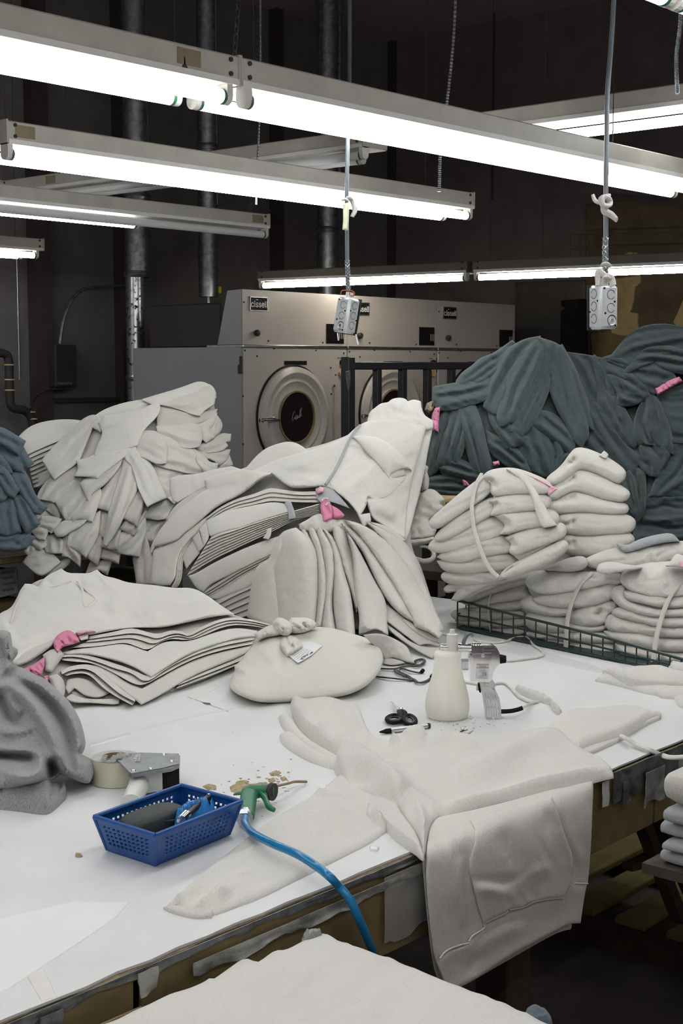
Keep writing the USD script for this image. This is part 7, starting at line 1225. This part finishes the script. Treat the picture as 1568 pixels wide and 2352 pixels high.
obj('barrel', [cyl(sp(745, 217), sp(1040, 222), .0095, 24), cyl(sp(745, 217), sp(775, 217), .0115, 20)], 'chrome', sg_)
for k in range(4): obj('barrel_ring', lathe([(.0098, -.0018), (.0125, -.001), (.0125, .001), (.0098, .0018)], sp(882 + 22 * k, 212), 20, RT), 'chrome', sg_)
def face(poly, f0, dep, bev=0): return prism([((T_([p])[0][0] - 1026.6) / ppm, (1648 - T_([p])[0][1]) / ppm * 1.01) for p in poly], O_s + FH * f0, RT, ZDOWN, FH, dep)
obj('top_housing', [face([(862, 186), (1050, 186), (1100, 220), (1116, 250), (1120, 350), (1090, 380), (1060, 430), (1050, 500), (1000, 515), (862, 250)], -.017, .034), face([(960, 196), (1045, 196), (1075, 216), (960, 218)], -.019, .038), face([(960, 224), (1080, 224), (1098, 244), (960, 244)], -.019, .038)], 'chrome', sg_, smooth=20)
obj('motor_case', [face([(850, 262), (1042, 250), (1030, 508), (852, 500)], -.027, .054), face([(875, 285), (1030, 275), (1020, 480), (880, 480)], -.032, .064)], 'chrome', sg_, smooth=20)
obj('rating_plate', face([(902, 318), (1020, 318), (1010, 474), (894, 468)], -.0332, .0015), 'ink_white', sg_, smooth=False)
def stext(t, x, y, h, m): obj('plate_lettering', text_on(t, sp(x, y, -.0334), h, -FH, ZDOWN, False, .0004), m, sg_, smooth=False)
stext('Kershmaw', 960, 340, .0038, 'ink_red'); stext('TEXTILE', 960, 357, .0028, 'ink'); stext('CLEANING GUN', 958, 370, .0024, 'ink'); stext('CE', 975, 428, .0062, 'ink')
for k in range(6): obj('plate_print', box(sp(955 - 3 * (k > 3), 386 + k * 11 + (22 if k > 2 else 0), -.0336), (.012 + .004 * (k % 3), .0008, .0009), HEAD - math.pi / 2), 'ink_grey', sg_, smooth=False)
obj('case_screw', [lathe([(.0001, .002), (.004, .0015), (.0045, 0)], sp(962, 268, -.028), 12, -FH)], 'chrome_dull', sg_)
obj('case_screw', [lathe([(.0001, .002), (.004, .0015), (.0045, 0)], sp(1002, 528, -.018), 12, -FH)], 'chrome_dull', sg_)
obj('rear_knob', cyl(sp(1115, 318), sp(1182, 320), .0115, 24, .0085), 'black', sg_)
obj('grip_neck', face([(930, 508), (1055, 500), (1085, 545), (1075, 575), (960, 570)], -.015, .030), 'chrome_dull', sg_, smooth=20)
obj('grip', face([(952, 552), (1025, 560), (1090, 600), (1118, 660), (1135, 760), (1140, 860), (1003, 856), (990, 760)], -.017, .034), 'chrome_dull', sg_, smooth=20)
for k in range(5): obj('grip_groove', tube([sp(985 + 22 * k, 610 + 6 * k, -.018), sp(1000 + 22 * k, 680, -.0185), sp(1012 + 22 * k, 760, -.0185), sp(1018 + 22 * k, 830, -.018)], .0016, 6, sm=16), 'chrome', sg_)
obj('base_screw', [lathe([(.0001, .002), (.004, .0015), (.0045, 0)], sp(1065, 838, -.018), 12, -FH)], 'chrome', sg_)
obj('trigger', face([(930, 540), (944, 538), (956, 600), (955, 622), (942, 618), (932, 590)], -.007, .014), 'black', sg_, smooth=20)
obj('trigger_button', cyl(sp(915, 588), sp(935, 588), .005, 14), 'spray_white', sg_)
obj('hose_arch', tube([sp(790, 200, .0), sp(805, 150, .005), sp(830, 112, .01), sp(862, 105, .02), sp(890, 140, .05)], .0042, 10, sm=40), 'cord_grey', sg_)
obj('strain_relief', tube([sp(1140, 800), sp(1230, 795), sp(1300, 780), sp(1340, 765)], .0052, 12, sm=30), 'black', sg_)
obj('white_cable', tube([sp(1335, 766), onz(*T_([(1400, 730)])[0][:2], TZ + .006), onz(*T_([(1470, 712)])[0][:2], TZ + .004), onz(*T_([(1400, 712)])[0][:2], TZ + .004), onz(*T_([(1300, 670)])[0][:2], TZ + .004), onz(*T_([(1215, 580)])[0][:2], TZ + .004), onz(*T_([(1150, 545)])[0][:2], TZ + .004), onz(*T_([(1000, 560)])[0][:2], TZ + .004), onz(*T_([(810, 535)])[0][:2], TZ + .004)], .0032, 8, sm=90), 'white_cable', sg_)
wc = tag(obj('white_cable', tube([onz(*T_([q])[0][:2], TZ + .004) for q in ((890, 150), (960, 175), (1080, 182), (1180, 168), (1250, 140), (1330, 128), (1380, 140), (1430, 200), (1500, 250), (1518, 290), (1470, 312), (1380, 325), (1290, 338), (1190, 345))], .0032, 8, sm=120), 'white_cable'), 'white power cable looping on the table behind the spray gun', 'cable')
tag(obj('grey_block', box(onz(*T_([(822, 395)])[0][:2], TZ + .012) + FH * .03, (.03, .02, .024), HEAD, .002), 'chrome_dull', smooth=False), 'small grey metal block half hidden behind the spray bottle', 'block')
# ---- scissors, pen, snips
tq = lambda x, y, z=.004: onz(*T_([(x, y)])[0][:2], TZ + z)
sc = thing('scissors', 'dark green-handled scissors lying partly open on the table', 'scissors', tq(240, 820, 0))
def flat_poly(pts, z0, z1): P = [tuple(tq(x, y, z0)[:2]) for x, y in pts]; return prism(P, (0, 0, TZ + z0), EX, np.array([0, 1.0, 0]), ZDOWN, z1 - z0)
obj('blade', flat_poly([(150, 713), (170, 728), (215, 770), (262, 808), (240, 822), (205, 790)], .003, .0055), 'chrome_dull', sc, smooth=False)
obj('blade', flat_poly([(148, 716), (190, 775), (225, 815), (200, 830), (180, 790)], .0055, .008), 'chrome', sc, smooth=False)
obj('pivot_screw', lathe([(.0001, .011), (.004, .0105), (.005, .008)], tq(236, 806, 0), 14), 'chrome', sc)
def loop(cx, cy, rx, ry, ang, z): a = np.linspace(0, 2 * math.pi, 41); c, s = math.cos(ang), math.sin(ang); return [tq(cx + rx * math.cos(q) * c - ry * math.sin(q) * s, cy + rx * math.cos(q) * s + ry * math.sin(q) * c, z) for q in a]
obj('handle', [tube(loop(178, 868, 66, 30, -.05, .008), .0056, 10), tube([tq(215, 800, .007), tq(235, 830, .008), tq(240, 865, .008)], [.005, .008, .006], 10, sm=14)], 'black', sc)
obj('handle', [tube(loop(318, 880, 52, 38, .45, .008), .0056, 10), tube([tq(240, 800, .007), tq(262, 820, .009), tq(275, 850, .008)], [.006, .009, .006], 10, sm=14)], 'black', sc)
obj('handle_grip', [tube(loop(180, 866, 48, 20, -.05, .0125), .0014, 6)], 'rail_black', sc); obj('handle_grip', [tube(loop(319, 878, 36, 26, .45, .0125), .0014, 6)], 'rail_black', sc)
pn_ = thing('pen', 'grey ballpoint pen with a black tip in front of the scissors', 'pen', tq(270, 960, 0))
a, b = tq(46, 986, .0062), tq(494, 928, .0062); ab = b - a
obj('barrel', cyl(a + ab * .215, a + ab * .95, .0058, 18), 'chrome_dull', pn_); obj('grip', cyl(a + ab * .12, a + ab * .215, .0056, 18), 'black', pn_); obj('tip', cyl(a, a + ab * .12, .0018, 14, .0052), 'black', pn_); obj('end_cap', cyl(a + ab * .95, b, .0061, 18), 'soot', pn_)
sn = thing('thread_snips', 'small black thread snips half under the hoodie hood edge', 'snips', tq(800, 1000, 0))
obj('blade', tube([tq(662, 1022, .004), tq(730, 995, .006), tq(838, 964, .008)], [.0008, .003, .0012], 8, sm=20, flat=.5), 'soot', sn); obj('blade', tube([tq(730, 1000, .006), tq(820, 1010, .006), tq(888, 972, .007)], [.003, .0035, .001], 8, sm=20, flat=.5), 'chrome_dull', sn); obj('pivot', lathe([(.0001, .012), (.004, .011), (.005, 0)], tq(790, 996, 0), 12), 'chrome', sn)
# ---- tape dispenser
V_ = zoom(190, 1680, 720)
vq = lambda x, y, z: onz(*V_([(x, y)])[0][:2], TZ + z)
td = thing('tape_dispenser', 'handheld tape dispenser with a full roll of clear tape lying on its side', 'tape dispenser', vq(200, 350, 0))
rc = vq(200, 392, 0) + FH * .048; rc[2] = TZ
obj('tape_roll', lathe([(.0395, .001), (.047, .001), (.0475, .003), (.0475, .049), (.047, .050), (.026, .050)], rc, 48), 'tape_roll', td); obj('roll_top', lathe([(.026, .0505), (.046, .0505)], rc, 48), 'tape_roll_top', td); obj('roll_core', lathe([(.026, .052), (.023, .052), (.023, .002), (.026, .002)], rc, 40), 'label_tan', td)
def vplate(pts, z0, z1): return prism([tuple(vq(x, y, z1)[:2]) for x, y in pts], (0, 0, TZ + z0), EX, np.array([0, 1.0, 0]), ZDOWN, z1 - z0)
obj('side_plate', vplate([(205, 168), (250, 150), (400, 143), (640, 150), (662, 166), (655, 218), (548, 246), (330, 284), (312, 270), (250, 208)], .0515, .0545), 'tape_metal', td, smooth=False)
obj('plate_lip', vplate([(548, 246), (655, 216), (655, 226), (600, 250), (330, 292), (312, 278), (330, 284)], .046, .0525), 'tape_metal', td, smooth=False)
obj('base_plate', vplate([(300, 240), (660, 190), (650, 300), (330, 345)], .001, .004), 'tape_metal', td, smooth=False)
obj('plastic_housing', vplate([(322, 270), (540, 232), (545, 170), (330, 200)], .004, .052), 'tape_white', td, smooth=False)
obj('blade_guard', vplate([(545, 238), (655, 216), (650, 150), (545, 170)], .006, .050), 'black', td, smooth=False)
hA = vq(395, 330, .018); hB = vq(345, 480, .006)
obj('handle', tube([vq(400, 300, .022), vq(375, 380, .022), vq(345, 440, .020), vq(330, 500, .018)], [.02, .019, .018, .02], 16, sm=30), 'tape_white', td)
for x0, x1, y0, y1 in ((568, 608, 252, 372), (530, 566, 322, 372)):
    A_, B_ = vq((x0 + x1) / 2, y1, 0), None
    c = vq((x0 + x1) / 2, 380, 0) + FH * .0; w_ = (x1 - x0) / 2.958 * 2.7 / FPX; h_ = (y1 - y0) / 2.958 * 2.7 / FPX
    obj('brass_plate', box(c + np.array([0, 0, .004 + h_ / 2]), (.002, w_, h_), HEAD), 'brass', td, smooth=False)
for x, y in ((345, 267), (462, 254), (552, 157), (604, 203)): obj('rivet', lathe([(.0001, .003), (.003, .0024), (.0042, 0)], vq(x, y, .0545), 12), 'chrome', td)
for k in range(5):
    rr = np.random.default_rng(k); P_ = [vq(150 + 55 * k + rr.uniform(-15, 15), 165 + rr.uniform(-22, 45), .054 + .004 * rr.uniform()) for _ in range(4)]
    obj('tape_shred', tube(P_, .005, 6, sm=20, flat=.15), 'clear_film', td)
# ---- blue basket with tools
bk = thing('plastic_basket', 'blue slotted plastic basket holding a black case and tools', 'basket', onz(360, 1950, TZ))
zr_ = .068; rim = [onz(x, y, TZ + zr_) for x, y in ((217, 1876), (357, 1919), (554, 1841), (420, 1800))]
bot = [onz(x, y, TZ + .003) for x, y in ((246, 1951), (356, 1987), (526, 1916))]; bot.append(bot[0] + (bot[2] - bot[1]))
rim[3] = rim[0] + (rim[2] - rim[1])
def wall(a0, a1, b0, b1, nx, nz, name):
    """lattice wall between the rim edge a0-a1 and the floor edge b0-b1"""
    n = np.cross(a1 - a0, b0 - a0); n /= np.linalg.norm(n); th = .0022; ms = []
    P = lambda u, v: (a0 * (1 - u) + a1 * u) * (1 - v) + (b0 * (1 - u) + b1 * u) * v
    def quad(u0, u1, v0, v1):
        q = [P(u0, v0), P(u1, v0), P(u1, v1), P(u0, v1)]; V = np.array([x + n * th / 2 for x in q] + [x - n * th / 2 for x in q])
        return trimesh.convex.convex_hull(V)
    us = np.linspace(.10, .90, nx + 1); vs = np.linspace(.17, .80, nz + 1); ws, hs = (us[1] - us[0]) * .20, (vs[1] - vs[0]) * .20
    ms += [quad(0, 1, 0, vs[0]), quad(0, 1, vs[-1], 1), quad(0, us[0], vs[0], vs[-1]), quad(us[-1], 1, vs[0], vs[-1])]
    for u in us: ms.append(quad(u - ws, u + ws, vs[0], vs[-1]))
    for v in vs: ms.append(quad(us[0], us[-1], v - hs, v + hs))
    obj(name, ms, 'basket_blue', bk, smooth=False)
for i, nx in ((0, 10), (1, 15), (2, 10), (3, 15)): wall(rim[i], rim[(i + 1) % 4], bot[i], bot[(i + 1) % 4], nx, 5, 'side_wall')
for i in range(4):
    j = (i + 1) % 4; obj('rim_edge', tube([rim[i], rim[j]], .0042, 8), 'basket_blue', bk)
    obj('corner_post', tube([rim[i], bot[i]], [.004, .003], 8), 'basket_blue', bk)
obj('basket_floor', trimesh.convex.convex_hull(np.array([b + [0, 0, z] for b in bot for z in (-.002, .001)])), 'basket_blue', bk, smooth=False)
bc = sum(bot) / 4; ul = (bot[2] - bot[1]); ul /= np.linalg.norm(ul); vl = np.array([-ul[1], ul[0], 0])
cs = thing('glasses_case', 'black rounded case lying in the blue basket', 'case', bc - ul * .03)
ell = [(.075 * np.sign(math.cos(a)) * abs(math.cos(a)) ** .7, .036 * np.sign(math.sin(a)) * abs(math.sin(a)) ** .7) for a in np.linspace(0, 2 * math.pi, 49)[:-1]]
def ring_stack(levels): 
    V = []; n = len(ell)
    for s_, z in levels: V += [bc - ul * .035 + vl * .006 + ul * x * s_ + vl * y * s_ + [0, 0, z] for x, y in ell]
    F = []
    for k in range(len(levels) - 1):
        for i in range(n): j = (i + 1) % n; F += [[k * n + i, k * n + j, (k + 1) * n + j], [k * n + i, (k + 1) * n + j, (k + 1) * n + i]]
    V += [bc - ul * .035 + vl * .006 + [0, 0, levels[-1][1] + .001]]; F += [[(len(levels) - 1) * n + i, (len(levels) - 1) * n + (i + 1) % n, len(V) - 1] for i in range(n)]
    m = trimesh.Trimesh(np.array(V), F, process=False); m.fix_normals(); return m
obj('case_base', ring_stack([(.72, .004), (.78, .008), (.92, .03), (.94, .034)]), 'case_black', cs); obj('case_lid', ring_stack([(.94, .035), (.94, .046), (.88, .055), (.76, .060), (.5, .063)]), 'case_black', cs)
pl_ = thing('pliers', 'blue-handled pliers lying on the black case in the basket', 'pliers', bc + ul * .05)
vb = lambda x, y, z: onz(*V_([(x, y)])[0][:2], TZ + z)
obj('handle', tube([vb(690, 590, .058), vb(760, 520, .060), vb(850, 448, .062)], [.005, .0065, .005], 12, sm=20), 'tool_black', pl_); obj('handle', tube([vb(640, 600, .05), vb(690, 540, .055), vb(790, 470, .06)], [.005, .006, .004], 12, sm=20), 'tool_black', pl_)
obj('chrome_jaw', cyl(vb(670, 605, .058), vb(705, 565, .060), .0085, 14), 'chrome', pl_); obj('chrome_end', cyl(vb(850, 452, .062), vb(882, 432, .063), .007, 14), 'chrome', pl_)
obj('grip_sleeve', tube([vb(700, 545, .056), vb(720, 520, .058), vb(735, 495, .060)], .0075, 10, sm=12), 'tool_blue', pl_)
obj('probe_wire', tube([vb(530, 615, .052), vb(650, 598, .056)], .0012, 6), 'soot', pl_)
tag(obj('blue_cloth', relief(V_([(620, 640), (640, 570), (700, 560), (760, 530), (820, 500), (840, 520), (900, 530), (900, 560), (800, 580), (700, 610), (650, 650)]), Flat((0, 0, TZ + .035), (0, 0, 1)), t=.02, r=6, tb=.02, step=3, noise=.016, nscale=10, seed=4), 'tool_blue'), 'crumpled bright blue glove beside the pliers in the basket', 'glove')
# ---- green air gun and blue hose
ag = thing('air_gun', 'green air blow gun lying on the table beside the blue basket', 'air gun', vq(1110, 480, 0))
az = .022
obj('handle', tube([vq(1112, 580, az - .006), vq(1118, 520, az - .002), vq(1125, 460, az), vq(1135, 410, az + .003)], [.014, .0155, .0155, .016], 14, sm=30, flat=.8), 'gun_green', ag)
obj('head', tube([vq(1095, 425, az + .002), vq(1150, 412, az + .004), vq(1210, 405, az + .004), vq(1260, 402, az + .004), vq(1292, 400, az + .004)], [.011, .014, .012, .012, .015], 16, sm=30), 'gun_green', ag)
obj('hanger_fin', tube([vq(1028, 428, az + .0), vq(1060, 420, az + .003), vq(1110, 415, az + .004)], [.004, .007, .008], 10, sm=14, flat=.5), 'gun_green', ag)
obj('nozzle_socket', cyl(vq(1272, 408, az + .004), vq(1296, 412, az + .004), .0162, 18), 'soot', ag)
obj('trigger', tube([vq(1210, 425, az + .002), vq(1240, 460, az), vq(1262, 510, az - .004), vq(1302, 535, az - .008)], [.004, .005, .005, .0035], 10, sm=24, flat=1.3), 'gun_green', ag)
obj('trigger_link', tube([vq(1240, 415, az + .004), vq(1246, 440, az + .002), vq(1240, 462, az)], .003, 8, sm=12), 'gun_green', ag)
obj('nozzle_tube', tube([vq(1285, 380, az + .004), vq(1400, 352, az - .004), vq(1440, 342, az - .010), vq(1520, 342, az - .016)], .0026, 8, sm=30), 'label_tan', ag)
obj('hose_fitting', [cyl(vq(1108, 590, az - .006), vq(1110, 556, az - .005), .0125, 14), cyl(vq(1092, 600, az - .006), vq(1096, 572, az - .005), .0135, 6)], 'chrome_dull', ag)
hz_ = TZ + .019
HP = [onz(562, 1878, hz_ + .004), onz(563, 1893, hz_), onz(580, 1913, hz_), onz(622, 1936, hz_ + .012), onz(682, 1962, hz_ + .014), onz(728, 1991, hz_ + .006), onz(757, 2014, hz_ + .002), ony(778, 2036, TY0 - .018), ony(804, 2068, TY0 - .035), ony(826, 2115, TY0 - .045), ony(845, 2160, TY0 - .04), ony(862, 2210, TY0 - .02), ony(900, 2400, TY0 + .06), ony(930, 2900, TY0 + .1)]
tag(obj('air_hose', tube(HP, .0068, 14, sm=140), 'hose_blue'), 'blue air hose running from the green gun down over the table edge', 'hose')
